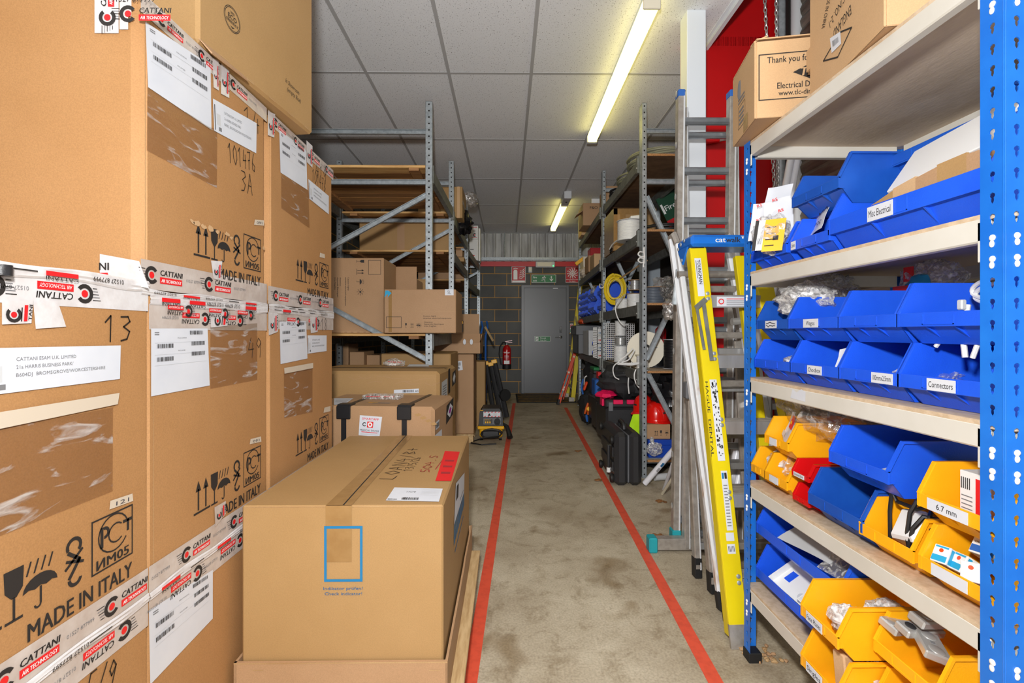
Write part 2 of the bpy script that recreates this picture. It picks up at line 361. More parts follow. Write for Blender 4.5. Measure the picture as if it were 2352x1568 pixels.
# --- block wall
def blockmat():
    m = mat('painted_blockwork', C(60, 60, 58), .6); nt = m.node_tree; b = nt.nodes['Principled BSDF']
    tc = nd(nt, 'ShaderNodeTexCoord'); sp = nd(nt, 'ShaderNodeSeparateXYZ'); cb = nd(nt, 'ShaderNodeCombineXYZ'); ad = nd(nt, 'ShaderNodeMath', operation='ADD')
    nt.links.new(tc.outputs['Object'], sp.inputs[0]); nt.links.new(sp.outputs['X'], ad.inputs[0]); nt.links.new(sp.outputs['Y'], ad.inputs[1])
    nt.links.new(ad.outputs[0], cb.inputs['X']); nt.links.new(sp.outputs['Z'], cb.inputs['Y'])
    br = nd(nt, 'ShaderNodeTexBrick', offset=.5, _Scale=1.0, _Mortar_Size=.007, _Mortar_Smooth=.15, _Bias=-.2, _Brick_Width=.45, _Row_Height=.225)
    br.inputs['Color1'].default_value = C(66, 66, 64); br.inputs['Color2'].default_value = C(82, 82, 79); br.inputs['Mortar'].default_value = C(176, 132, 62)
    nt.links.new(cb.outputs[0], br.inputs['Vector'])
    n = nd(nt, 'ShaderNodeTexNoise', _Scale=2.6, _Detail=6.0); nt.links.new(tc.outputs['Object'], n.inputs['Vector'])
    cr = nd(nt, 'ShaderNodeValToRGB'); cr.color_ramp.elements[0].position = .3; cr.color_ramp.elements[0].color = (.72, .72, .72, 1); cr.color_ramp.elements[1].position = .75; cr.color_ramp.elements[1].color = (1.3, 1.3, 1.3, 1)
    nt.links.new(n.outputs['Fac'], cr.inputs['Fac'])
    mx = nd(nt, 'ShaderNodeMix', data_type='RGBA', blend_type='MULTIPLY'); mx.inputs[0].default_value = 1
    nt.links.new(br.outputs['Color'], mx.inputs[6]); nt.links.new(cr.outputs[0], mx.inputs[7]); nt.links.new(mx.outputs[2], b.inputs['Base Color'])
    bp = nd(nt, 'ShaderNodeBump', _Strength=.5, _Distance=.006, invert=True); nt.links.new(br.outputs['Fac'], bp.inputs['Height']); nt.links.new(bp.outputs[0], b.inputs['Normal'])
    return m
BLOCK = blockmat()
def floormat():
    m = mat('stained_concrete', C(198, 187, 165), .5, col2=C(152, 136, 112), ns=1.9, lo=.36, hi=.74, detail=9.0, spec=.35)
    nt = m.node_tree; b = nt.nodes['Principled BSDF']; mp = nt.nodes['Mapping']; cr = nt.nodes['Color Ramp']
    n = nd(nt, 'ShaderNodeTexNoise', _Scale=9.0, _Detail=10.0, _Roughness=.75, _Distortion=.5); nt.links.new(mp.outputs[0], n.inputs['Vector'])
    r2 = nd(nt, 'ShaderNodeValToRGB'); r2.color_ramp.elements[0].position = .28; r2.color_ramp.elements[0].color = (.55, .49, .41, 1); r2.color_ramp.elements[1].position = .5; r2.color_ramp.elements[1].color = (1, 1, 1, 1)
    nt.links.new(n.outputs['Fac'], r2.inputs['Fac'])
    n3 = nd(nt, 'ShaderNodeTexNoise', _Scale=120.0, _Detail=2.0); nt.links.new(mp.outputs[0], n3.inputs['Vector'])
    r3 = nd(nt, 'ShaderNodeValToRGB'); r3.color_ramp.elements[0].position = .3; r3.color_ramp.elements[0].color = (.8, .79, .77, 1); r3.color_ramp.elements[1].position = .65; r3.color_ramp.elements[1].color = (1.06, 1.06, 1.05, 1)
    nt.links.new(n3.outputs['Fac'], r3.inputs['Fac'])
    # dark spots of oil and dirt
    vo = nd(nt, 'ShaderNodeTexNoise', _Scale=3.3, _Detail=2.0, _Distortion=.8); nt.links.new(mp.outputs[0], vo.inputs['Vector'])
    r4 = nd(nt, 'ShaderNodeValToRGB'); r4.color_ramp.elements[0].position = .24; r4.color_ramp.elements[0].color = (.58, .5, .4, 1); r4.color_ramp.elements[1].position = .36; r4.color_ramp.elements[1].color = (1, 1, 1, 1)
    nt.links.new(vo.outputs['Fac'], r4.inputs['Fac'])
    last = cr.outputs[0]
    for r in (r2, r3, r4):
        mx = nd(nt, 'ShaderNodeMix', data_type='RGBA', blend_type='MULTIPLY'); mx.inputs[0].default_value = 1
        nt.links.new(last, mx.inputs[6]); nt.links.new(r.outputs[0], mx.inputs[7]); last = mx.outputs[2]
    nt.links.new(last, b.inputs['Base Color'])
    bp = nd(nt, 'ShaderNodeBump', _Strength=.15, _Distance=.004); nt.links.new(n.outputs['Fac'], bp.inputs['Height']); nt.links.new(bp.outputs[0], b.inputs['Normal'])
    return m
FLOORM = floormat()
def ceilmat():
    m = mat('fissured_ceiling_tile', C(214, 213, 212), .85); nt = m.node_tree; b = nt.nodes['Principled BSDF']
    tc = nd(nt, 'ShaderNodeTexCoord'); mp = nd(nt, 'ShaderNodeMapping'); mp.inputs['Scale'].default_value = (1, .55, 1); nt.links.new(tc.outputs['Object'], mp.inputs['Vector'])
    n = nd(nt, 'ShaderNodeTexNoise', _Scale=170.0, _Detail=2.0, _Roughness=.55, _Distortion=.5); nt.links.new(mp.outputs[0], n.inputs['Vector'])
    cr = nd(nt, 'ShaderNodeValToRGB'); e = cr.color_ramp.elements; e[0].position = .31; e[0].color = C(128, 126, 124); e[1].position = .36; e[1].color = C(228, 230, 233)
    e2 = e.new(.7); e2.color = C(236, 238, 240)
    nt.links.new(n.outputs['Fac'], cr.inputs['Fac']); nt.links.new(cr.outputs[0], b.inputs['Base Color'])
    bp = nd(nt, 'ShaderNodeBump', _Strength=.16, _Distance=.004); nt.links.new(n.outputs['Fac'], bp.inputs['Height']); nt.links.new(bp.outputs[0], b.inputs['Normal'])
    return m
CEILM = ceilmat()
TBAR = mat('shaded_ceiling_grid_bar', C(176, 176, 176), .6)  # white bars greyed in colour to imitate flash grazing them
SCRIB = mat('biro', C(70, 70, 78), .6)
# ================================================================ ROOM
CH = 3.03; YW = 9.0; XR = 2.15; XS = 1.85; XL = -2.35; YJ = 3.14; Y0 = -1.2
o = MB().box(XL-.1, XR+.1, Y0, YW+.2, -.1, 0, FLOORM).build('floor'); struct(o)
cb = MB().box(XL-.1, 1.3, Y0, YJ, CH, CH+.06, CEILM).box(XL-.1, XR+.1, YJ, YW+.2, CH, CH+.06, CEILM)
for k in range(-5, 4):
    x = .178+.6*k
    if x > 1.28: continue
    cb.box(x-.012, x+.012, Y0, YW, CH-.003, CH+.001, TBAR)
cb.box(1.378-.012, 1.378+.012, YJ, YW, CH-.003, CH+.001, TBAR); cb.box(1.978-.012, 1.978+.012, YJ, YW, CH-.003, CH+.001, TBAR)
for k in range(-3, 5):
    y = 3.49+1.2*k
    cb.box(XL, 1.3 if y < YJ else XR, y-.012, y+.012, CH-.0025, CH+.001, TBAR)
struct(cb.build('ceiling'))
struct(MB().box(XL-.1, XL, Y0, YW, 0, CH, BLOCK).build('wall_left'))
struct(MB().box(XL-.1, XR+.1, YW, YW+.12, 0, 2.385, BLOCK).build('wall_far'))
struct(MB().box(XR, XR+.1, YJ+.1, YW, 0, CH, DARK).build('wall_right'))
# profiled cladding above the blockwork
cl = MB(); pitch = .166; x = -1.2; pr = []
while x < XR: pr += [(x, 0), (x+.1, 0), (x+.115, .03), (x+.15, .03)]; x += pitch
n = len(pr); vs = [V((a, YW+.14-b, 2.5)) for a, b in pr]+[V((a, YW+.14-b, CH)) for a, b in pr]
cl.add(vs, [(i, i+1, n+i+1, n+i) for i in range(n-1)], CLAD)
cl.box(XL, XR, YW+.15, YW+.2, 2.3, CH, DARK)
struct(cl.build('wall_far_upper'))
# red rail, galvanised purlin and the conduit on the far wall
struct(MB().box(XL, XR, YW-.03, YW+.1, 2.385, 2.475, REDP).build('trim_1'))
t2 = MB().box(XL, XR, YW+.0, YW+.1, 2.52, 2.56, GALV).box(XL, XR, YW+.02, YW+.06, 2.5, 2.52, GALV)
xa = PY(1159, 560, YW).x; t2.cyl((xa, YW+.06, 2.5), (xa, YW+.06, CH), .012, GALV, 8)
struct(t2.build('trim_2'))
# edge trim of the suspended ceiling, beside the shutter bay
struct(MB().box(1.3, 1.325, Y0, YJ, CH-.03, CH+.03, WHITEP).box(1.28, 1.3, Y0, YJ, CH-.006, CH, WHITEP).build('trim_3'))
# white column
xa = PY(1578, 200, 2.79).x; xb = PY(1622, 200, 2.79).x
struct(MB().box(xa, xb, 2.79, 2.9, 0, CH, WHITEP, .003).build('trim_column_white'))
pc = P(1488, 600, 6.3); pd = P(1517, 600, 6.3)
struct(MB().box(pc.x, pd.x, pc.y, pc.y+.2, 0, CH, GREYP, .003).build('trim_column_grey'))
# red steel return wall beside the roller shutter, and the shutter itself
xe = PY(1796, 100, YJ).x
struct(MB().box(1.16, xe, YJ, YJ+.05, 0, 4.2, REDP).build('wall_right_red_return'))
sh = MB(); z = 0.0
while z < 4.2:
    sh.add([V((XS+w, y, z+h)) for y in (Y0, YJ) for w, h in ((0, 0), (-.012, .02), (-.016, .05), (-.004, .074), (0, .076))], [(i, i+1, 6+i, 5+i) for i in range(4)], SLAT); z += .076
sh.box(XS+.02, XS+.06, Y0, YJ, 0, 4.2, DARK)
struct(sh.build('wall_right_shutter'))
g = MB().box(xe-.002, xe+.05, YJ-.09, YJ-.002, 0, 4.2, DARK)
g.cyl((xe-.05, YJ-.07, 0), (xe-.05, YJ-.07, 4.2), .03, GALV, 12).cyl((xe+.02, YJ-.13, 0), (xe+.02, YJ-.13, 4.2), .035, LGREY, 12)
struct(g.build('trim_shutter_guide'))
struct(MB().box(1.3, XS+.1, Y0, YJ, 4.2, 4.26, WHITEP).build('ceiling_shutter_bay'))
struct(MB().box(1.3, 1.35, Y0, YJ, CH+.06, 4.2, WHITEP).build('wall_bay_bulkhead'))
# red lines on the floor
def ftape(p, q, w, label):
    p = V(p); q = V(q); d = (q-p).normalized(); s = V((d.y, -d.x, 0))*w/2
    m = MB().add([p-s+V((0, 0, .0015)), p+s+V((0, 0, .0015)), q+s+V((0, 0, .0015)), q-s+V((0, 0, .0015)), p-s+V((0, 0, 0)), p+s, q+s, q-s], [(0, 1, 2, 3), (0, 4, 5, 1), (2, 6, 7, 3), (1, 5, 6, 2), (3, 7, 4, 0)], TERRA)
    o = m.build('floor_line', org=(p.x, p.y, 0)); tag(o, label, 'floor marking', 'red lines along the aisle floor')
a = PZ(1080, 1558, 0); b = PZ(1181, 926, 0); a2 = a+(a-b)*.12
ftape(a2, b, .05, 'red floor line running past the pallet carton and the yellow vacuum')
a = PZ(1640, 1560, 0); b = PZ(1299, 936, 0); a2 = a+(a-b)*.12
ftape(a2, b, .05, 'red floor line running past the black wheeled case and stepladders')
# ---------------------------------------------------------------- fire exit door
def dpt(px, py): return PY(px, py, YW)
dl = dpt(1197, 655); dr = dpt(1306, 655); zt = dl.z; X0, X1 = dl.x, dr.x
dm = MB().box(X0+.05, X1-.05, YW-.05, YW-.005, .012, zt-.05, DOORG, .004)
door = dm.build('door_1', org=((X0+X1)/2, YW, 0)); struct(door)
f = MB().box(X0, X0+.055, YW-.08, YW-.001, 0, zt, DOORG, .004).box(X1-.055, X1, YW-.08, YW-.001, 0, zt, DOORG, .004).box(X0+.05, X1-.05, YW-.08, YW-.001, zt-.055, zt, DOORG, .004)
f.build('door_frame', door)
hx, hz = dpt(1287, 774).x, dpt(1287, 774).z
MB().lathe([(.028, 0), (.028, .008), (.012, .012), (.012, .05)], (hx, YW-.05, hz), (0, -1, 0), CHROME).bar((hx+.005, YW-.095, hz), (hx-.11, YW-.095, hz-.004), .014, .02, CHROME, b=.003).build('lever_handle', door)
MB().box(hx-.022, hx+.022, YW-.062, YW-.05, hz+.09, hz+.2, CHROME, .004).lathe([(.022, 0), (.022, .012)], (hx, YW-.06, hz+.165), (0, -1, 0), CHROME).lathe([(.014, 0), (.014, .012)], (hx, YW-.06, hz+.11), (0, -1, 0), BLACK).build('lock_plate', door)
MB().box(X1-.052, X1-.044, YW-.056, YW-.05, .8, 1.5, CHROME).build('edge_strip', door)
cx = dpt(1275, 661); MB().box(cx.x-.045, cx.x+.045, YW-.062, YW-.05, cx.z-.02, cx.z+.02, WHITE).box(cx.x-.045, cx.x+.045, YW-.064, YW-.06, cx.z-.002, cx.z+.002, INKG).build('door_contact', door)
# ---------------------------------------------------------------- signs
def sign(px0, py0, px1, py1, y, bg, label, border=None):
    a = PY(px0, py1, y); b = PY(px1, py0, y); w = b.x-a.x; h = b.z-a.z
    m = MB().box(a.x, b.x, y-.004, y-.0005, a.z, b.z, bg); fr = FN((a.x, y-.004, a.z))
    if border: m.frame(fr, 0, 0, w, h, border, WHITE, .0008)
    return m, fr, w, h, a
def man(m, fr, cx, cy, s, ink):
    m.disc(fr, cx+.1*s, cy+.38*s, .09*s, ink, .001)
    for pts in ([(.06, .26), (-.04, -.02)], [(.06, .24), (.28, .12), (.3, .2)], [(.02, .24), (-.2, .2), (-.26, .06)], [(-.04, -.02), (.16, -.14), (.12, -.4), (.2, -.42)], [(-.04, -.02), (-.14, -.2), (-.36, -.22)]):
        m.stroke(fr, [(cx+a*s, cy+b*s) for a, b in pts], .11*s, ink, .001)
def arrow_d(m, fr, cx, cy, s, ink):
    m.rect(fr, cx-.1*s, cy, cx+.1*s, cy+.45*s, ink, .001); m.flat([(cx, cy-.45*s), (cx+.38*s, cy+.02*s), (cx+.12*s, cy-.1*s), (cx-.12*s, cy-.1*s), (cx-.38*s, cy+.02*s)], fr, ink, .001)
m, fr, w, h, a = sign(1221, 631, 1277, 649, YW, GREENS, '', .006)
m.text(fr, 'Fire', w*.06, h*.56, h*.24, WHITE, bold=.02); m.text(fr, 'exit', w*.06, h*.16, h*.24, WHITE, bold=.02)
man(m, fr, w*.5, h*.5, h*.8, WHITE); arrow_d(m, fr, w*.81, h*.5, h*.75, WHITE)
o = m.build('exit_sign', org=(a.x, YW, a.z)); tag(o, 'green and white fire exit sign with running man above the grey door', 'sign')
m, fr, w, h, a = sign(1175, 612, 1207, 649, YW, REDS, '', .006)
m.prism([(w*.14, h*.2), (w*.42, h*.2), (w*.42, h*.72), (w*.36, h*.8), (w*.2, h*.8), (w*.14, h*.72)], fr, .0004, .0012, WHITE); m.stroke(fr, [(w*.12, h*.84), (w*.26, h*.9), (w*.44, h*.86)], .012, WHITE)
for k in range(5): m.stroke(fr, [(w*(.55+.02*k), h*(.3+.11*k)), (w*.7, h*(.26+.11*k)), (w*.8, h*(.33+.11*k)), (w*.92, h*(.42+.11*k))], .012, WHITE)
m.rect(fr, w*.05, h*.03, w*.95, h*.13, WHITE, .0008)
o = m.build('extinguisher_sign', org=(a.x, YW, a.z)); tag(o, 'red and white sign showing an extinguisher and flames', 'sign')
m, fr, w, h, a = sign(1299, 613, 1330, 649, YW, REDS, '', .005)
m.disc(fr, w*.5, h*.6, .018, WHITE)
for k in range(12):
    t = PI*k/6; m.stroke(fr, [(w*.5+.03*math.cos(t), h*.6+.03*math.sin(t)), (w*.5+.085*math.cos(t), h*.6+.085*math.sin(t))], .014, WHITE)
    m.stroke(fr, [(w*.5+.085*math.cos(t), h*.6+.085*math.sin(t)), (w*.5+.1*math.cos(t+.15), h*.6+.1*math.sin(t+.15))], .012, WHITE)
m.rect(fr, w*.02, h*.2, w*.98, h*.215, WHITE); m.text(fr, 'Fire alarm', w*.5, h*.07, h*.07, WHITE, al='c', bold=.02)
o = m.build('alarm_sign', org=(a.x, YW, a.z)); tag(o, 'red and white fire alarm sign with rayed bell symbol', 'sign')
m, fr, w, h, a = sign(1228, 772, 1264, 784, YW-.05, GREENS, '', .004)
m.rect(fr, w*.06, h*.14, w*.24, h*.86, WHITE, .0008); man(m, fr, w*.15, h*.5, h*.6, GREENS)
m.text(fr, 'Fire exit', w*.36, h*.55, h*.24, WHITE, bold=.02); m.text(fr, 'Keep clear', w*.36, h*.18, h*.2, WHITE, bold=.02)
o = m.build('door_sign', org=(a.x, YW-.05, a.z)); tag(o, 'small green fire exit keep clear sign on the grey door', 'sign')
m, fr, w, h, a = sign(1309, 743, 1316, 765, YW, WHITE, '')
m.rect(fr, w*.1, h*.1, w*.9, h*.42, GREENS, .0008); m.rect(fr, w*.1, h*.55, w*.9, h*.9, REDS, .0008); m.text(fr, 'F', w*.5, h*.62, h*.2, WHITE, al='c', bold=.02)
o = m.build('action_notice', org=(a.x, YW, a.z)); tag(o, 'narrow fire action notice beside the door, partly hidden by yellow ladder', 'sign')
# emergency light, sensor
a = PY(1230, 615, YW-.03); b = PY(1274, 601, YW-.03)
el = thing('emergency_light', 'white bulkhead emergency light on the red rail above the door', 'emergency light', ((a.x+b.x)/2, YW-.03, a.z))
MB().box(a.x, b.x, YW-.09, YW-.031, a.z, b.z, LGREY, .012).build('housing', el)
MB().box(a.x+.03, b.x-.06, YW-.1, YW-.088, a.z+.02, b.z-.02, CREAM, .004).build('diffuser', el)
MB().lathe([(.008, 0), (.008, .012)], (b.x-.03, YW-.089, a.z+.03), (0, -1, 0), LEDG, 8).build('indicator', el)
a = PY(1213, 627, YW); b = PY(1222, 613, YW)
o = MB().box(a.x, b.x, YW-.05, YW-.001, a.z, b.z, LGREY, .01).box(a.x+.015, b.x-.015, YW-.054, YW-.049, a.z+.03, b.z-.02, CREAM, .003).build('detector', org=((a.x+b.x)/2, YW, a.z)); tag(o, 'small pale sensor box on blockwork beside the fire exit sign', 'detector')
# threshold mat with hazard stripes
a = PZ(1187, 925, 0); b = PZ(1325, 925, 0)
hm = MB().box(a.x, b.x, a.y, YW-.1, 0, .012, BLACKS, .004); fr = FN((a.x, a.y, .006)); ft = FT((a.x, a.y, .012)); dw = b.x-a.x; dd = YW-.1-a.y
YELM = mat('worn_yellow_stripe', C(186, 140, 30), .6, col2=C(90, 70, 30), ns=20)
for k in range(4): hm.flat([(.03, .06+dd*.23*k), (dw-.03, .03+dd*.23*k), (dw-.03, .03+dd*.23*k+.12), (.03, .06+dd*.23*k+.12)], ft, YELM, .0012)
o = hm.build('hazard_mat', org=((a.x+b.x)/2, (a.y+YW)/2, 0)); tag(o, 'worn black and yellow hazard strip on floor before the door', 'floor mat')
# extinguisher on its bracket
e = PY(1164, 815, YW-.1); ez0 = PY(1164, 847, YW-.1).z; ez1 = PY(1164, 792, YW-.1).z; R_ = .082
ex = thing('fire_extinguisher', 'red fire extinguisher hanging on the dark block wall', 'fire extinguisher', (e.x, YW-.1, ez0))
MB().lathe([(R_*.98, .0), (R_, .01), (R_, .09)], (e.x, YW-.1, ez0), (0, 0, 1), BLACKS, 20).build('base_ring', ex)
H = ez1-ez0
bd = MB().lathe([(R_*.97, .088), (R_*.97, H*.78), (R_*.9, H*.87), (R_*.6, H*.95), (R_*.28, H)], (e.x, YW-.1, ez0), (0, 0, 1), REDX, 24)
bd.build('cylinder', ex)
lb = MB(); ff = FN((e.x, YW-.1-R_-.001, ez0)); lb.rect(ff, -.05, H*.22, .05, H*.36, WHITE, 0); lb.text(ff, 'Water', 0, H*.66, .03, WHITE, al='c', bold=.02)
for k in range(4): lb.rect(ff, -.04, H*(.42+.05*k), .04, H*(.42+.05*k)+.006, PAPER, 0)
lb.build('instruction_label', ex)
MB().cyl((e.x, YW-.1, ez0+H), (e.x, YW-.1, ez0+H+.05), .02, CHROME).bar((e.x-.03, YW-.1, ez0+H+.06), (e.x+.1, YW-.1, ez0+H+.085), .022, .012, REDX).bar((e.x-.01, YW-.1, ez0+H+.045), (e.x+.1, YW-.1, ez0+H+.05), .022, .012, REDX).build('valve_handle', ex)
MB().tube([(e.x-.01, YW-.1, ez0+H+.04), (e.x-.07, YW-.1, ez0+H+.05), (e.x-.13, YW-.1, ez0+H*.92), (e.x-.14, YW-.1, ez0+H*.6), (e.x-.11, YW-.1, ez0+H*.25), (e.x-.1, YW-.1, ez0+.08)], .013, BLACKS, 8).build('hose', ex)
MB().box(e.x-.03, e.x+.03, YW-.06, YW-.001, ez0+H*.5, ez0+H*.9, STEEL).build('wall_bracket', ex)
# ---------------------------------------------------------------- fluorescent fittings
def batten(y0, y1, x, cap, label):
    t = thing('batten_light', label, 'ceiling light', (x, (y0+y1)/2, CH), group='fluorescent ceiling lights')
    MB().box(x-.035, x+.035, y0, y1, CH-.05, CH-.0005, WHITEP, .002).build('gear_tray', t)
    fr = FN((x, 0, 0)); po = [(-.045, CH-.05), (-.04, CH-.098), (-.03, CH-.105), (.03, CH-.105), (.04, CH-.098), (.045, CH-.05)]
    m = MB(); m.prism(po, F((x, 0, 0), (1, 0, 0), (0, 0, 1)), -(y1-.045), -(y0+.02), LAMPG); m.build('diffuser', t)
    MB().box(x-.048, x+.048, y1-.045, y1-.002, CH-.108, CH-.05, LGREY, .004).build('end_cap', t)
    MB().box(x-.048, x+.048, y0+.002, y0+.02, CH-.108, CH-.05, CREAM, .004).build('end_cap', t)
    if cap: MB().box(x-.05, x+.05, y0-.38, y0, CH-.1, CH-.0005, LGREY, .006).lathe([(.014, 0), (.014, .006)], (x, y0-.2, CH-.1), (0, 0, -1), DARK, 10).build('battery_pack', t)
batten(2.62, 4.52, .80, False, 'long glowing fluorescent batten nearest the white column')
batten(6.75, 8.45, .815, True, 'shorter glowing fluorescent batten with grey battery pack near the far wall')
# ================================================================ LEFT-HAND STACK OF PRINTED CARTONS
class TM:
    """the lengths and loose ends of printed tape on one carton, each a part of its own"""
    def __init__(s): s.p = []
    def new(s, nm): m = MB(); s.p.append((nm, m)); return m
    def __getattr__(s, k): return getattr(s.p[-1][1], k)
    def done(s, t):
        for nm, m in s.p: m.build(nm, t)
class Q:
    """four-cornered patch on a face: corners given bottom-left, bottom-right, top-right, top-left as photo points"""
    def __init__(s, fr, pts): s.fr = fr; s.c = [fr.uv(*p) for p in pts]
    def at(s, a, b):
        (x0, y0), (x1, y1), (x2, y2), (x3, y3) = s.c
        return ((1-a)*(1-b)*x0+a*(1-b)*x1+a*b*x2+(1-a)*b*x3, (1-a)*(1-b)*y0+a*(1-b)*y1+a*b*y2+(1-a)*b*y3)
    def rect(s, m, a0, b0, a1, b1, mt, w=.0014): m.flat([s.at(a0, b0), s.at(a1, b0), s.at(a1, b1), s.at(a0, b1)], s.fr, mt, w)
    def sheet(s, m, mt, w=.001): s.rect(m, 0, 0, 1, 1, mt, w)
    def text(s, m, t, a, b, a1, h, mt, w=.0014, bold=0, al='l'):
        p = s.at(a, b); q = s.at(a1, b); r = s.at(a, b+h)
        m.text(s.fr, t, p[0], p[1], math.hypot(r[0]-p[0], r[1]-p[1]), mt, W=math.hypot(q[0]-p[0], q[1]-p[1]), rot=math.atan2(q[1]-p[1], q[0]-p[0]), bold=bold, w=w)
    def bars(s, m, a0, b0, a1, b1, mt=None, n=22, seed=1):
        r = random.Random(seed); x = a0; st = (a1-a0)/n/1.5
        while x < a1:
            wd = st*r.choice((.5, .5, 1, 1.5)); s.rect(m, x, b0, min(x+wd, a1), b1, mt or INK, .0032); x += wd+st*r.choice((.5, .5, 1))
DIG = {'0': [[(.5, 1), (.1, .7), (.1, .3), (.5, 0), (.9, .3), (.9, .7), (.5, 1)]], '1': [[(.1, .75), (.55, 1), (.45, 0)]], '2': [[(.1, .8), (.5, 1), (.9, .75), (.1, 0), (.9, .05)]],
       '3': [[(.15, .95), (.75, .95), (.9, .75), (.35, .55), (.85, .35), (.6, .05), (.1, 0)]], '4': [[(.45, 1), (.1, .4), (.9, .45)], [(.75, .75), (.65, 0)]], '5': [[(.85, 1), (.25, .95), (.2, .55), (.75, .5), (.8, .15), (.1, 0)]],
       '6': [[(.7, 1), (.2, .5), (.15, .1), (.6, 0), (.85, .3), (.3, .45)]], '7': [[(.1, .95), (.9, 1), (.5, .5), (.35, 0)], [(.25, .5), (.75, .55)]], '8': [[(.5, .5), (.15, .75), (.5, 1), (.85, .75), (.15, .2), (.5, 0), (.85, .25), (.5, .5)]],
       '9': [[(.85, .8), (.4, 1), (.15, .7), (.5, .5), (.85, .8), (.7, 0)]], '/': [[(.8, 1.05), (.2, -.05)]], '-': [[(.2, .5), (.8, .5)]], 'L': [[(.2, 1), (.1, .1), (.9, 0)]], 'O': [[(.5, 1), (.1, .5), (.5, 0), (.95, .5), (.5, 1)]],
       'A': [[(.05, 0), (.5, 1), (.9, 0)], [(.2, .4), (.75, .4)]], 'N': [[(.1, 0), (.15, 1), (.8, 0), (.9, 1)]], 'B': [[(.15, 0), (.2, 1), (.8, .8), (.25, .5), (.85, .2), (.15, 0)]], '+': [[(.1, .5), (.9, .5)], [(.5, .9), (.5, .1)]], 'S': [[(.9, .9), (.4, 1), (.15, .7), (.8, .35), (.5, 0), (.1, .1)]], '.': [[(.4, 0), (.5, .06)]]}
def scrawl(m, fr, t, p, q, h, mt, th=.0035, slant=0.0):
    """hand-written characters between two photo points along the baseline"""
    a = fr.uv(*p); b = fr.uv(*q); L = math.hypot(b[0]-a[0], b[1]-a[1]); c, sn = (b[0]-a[0])/L, (b[1]-a[1])/L; st = L/len(t)
    for i, ch in enumerate(t):
        for pl in DIG.get(ch, []):
            pts = []
            for x, y in pl: X = (i+x*.82)*st+slant*y*h; Y = y*h; pts.append((a[0]+X*c-Y*sn, a[1]+X*sn+Y*c))
            m.stroke(fr, pts, th, mt, .0016)
def arrows_up(m, fr, u, v, h, ink, w=.001, n=2):
    for k in range(n):
        x = u+h*.16+k*h*.36; m.rect(fr, x-h*.035, v+h*.1, x+h*.035, v+h*.75, ink, w); m.flat([(x-h*.13, v+h*.68), (x+h*.13, v+h*.68), (x, v+h)], fr, ink, w)
    m.rect(fr, u-h*.06, v, u+h*(.36*n+.02), v+h*.06, ink, w)
def glass(m, fr, u, v, h, ink, w=.001):
    m.flat([(u+h*.06, v+h), (u+h*.44, v+h), (u+h*.42, v+h*.6), (u+h*.3, v+h*.45), (u+h*.2, v+h*.45), (u+h*.08, v+h*.6)], fr, ink, w)
    m.rect(fr, u+h*.225, v+h*.04, u+h*.275, v+h*.46, ink, w); m.rect(fr, u+h*.08, v, u+h*.42, v+h*.05, ink, w)
def brolly(m, fr, u, v, h, ink, w=.001):
    c = u+h*.36; pts = [(c+h*.36*math.cos(PI*k/10), v+h*.4+h*.28*math.sin(PI*k/10)) for k in range(11)]
    m.flat(pts+[(c-h*.24, v+h*.44), (c-h*.12, v+h*.4), (c, v+h*.44), (c+h*.12, v+h*.4), (c+h*.24, v+h*.44)], fr, ink, w)
    m.rect(fr, c-h*.02, v+h*.08, c+h*.025, v+h*.42, ink, w); m.arc(fr, c-h*.06, v+h*.08, h*.04, h*.08, PI, 2*PI, ink, w, 6)
    for k in range(4): m.stroke(fr, [(c-h*.28+k*h*.15, v+h*.74), (c-h*.2+k*h*.15, v+h*.98)], h*.035, ink, w)
def hook(m, fr, u, v, h, ink, w=.001):
    c = u+h*.25; m.arc(fr, c, v+h*.8, h*.11, h*.18, -PI*.25, PI*1.15, ink, w, 12); m.stroke(fr, [(c-h*.12, v+h*.7), (c+h*.12, v+h*.5), (c-h*.1, v+h*.2)], h*.07, ink, w)
    m.arc(fr, c+h*.02, v+h*.16, h*.09, h*.16, PI, PI*1.95, ink, w, 10); m.stroke(fr, [(c-h*.16, v+h*.55), (c+h*.2, v+h*.42)], h*.055, ink, w); m.stroke(fr, [(c-h*.18, v+h*.4), (c+h*.18, v+h*.68)], h*.055, ink, w)
def italy(m, fr, ue, v, k=1.0):
    """the printed handling marks; ue = right end of the line of text, v = its baseline"""
    u = ue-.213*k; m.text(fr, 'MADE IN ITALY', u, v, .03*k, INK, W=.213*k, bold=.018)
    h = .082*k; b = v+.046*k
    arrows_up(m, fr, u-.1*k, b, h, INK); glass(m, fr, u-.042*k, b, h, INK); brolly(m, fr, u-.008*k, b, h, INK); hook(m, fr, u+.06*k, b, h*1.1, INK)
    x = u+.118*k; y = b-.002*k; s = .098*k
    m.frame(fr, x, y, x+s, y+s*1.04, .003*k, INK); m.text(fr, 'ИM05', x+s*.5, y+s*.06, .018*k, INK, W=s*.78, bold=.03, al='c')
    m.arc(fr, x+s*.52, y+s*.64, s*.345, s*.375, PI*.12, PI*1.82, INK, n=18); m.arc(fr, x+s*.58, y+s*.62, s*.17, s*.2, PI*.25, PI*1.75, INK, n=12)
    m.rect(fr, x+s*.2, y+s*.44, x+s*.27, y+s*.84, INK); m.arc(fr, x+s*.3, y+s*.72, s*.06, s*.12, -PI*.55, PI*.6, INK, n=8); m.stroke(fr, [(x+s*.76, y+s*.76), (x+s*.98, y+s*.76)], s*.06, INK); m.stroke(fr, [(x+s*.87, y+s*.76), (x+s*.87, y+s*.56)], s*.06, INK)
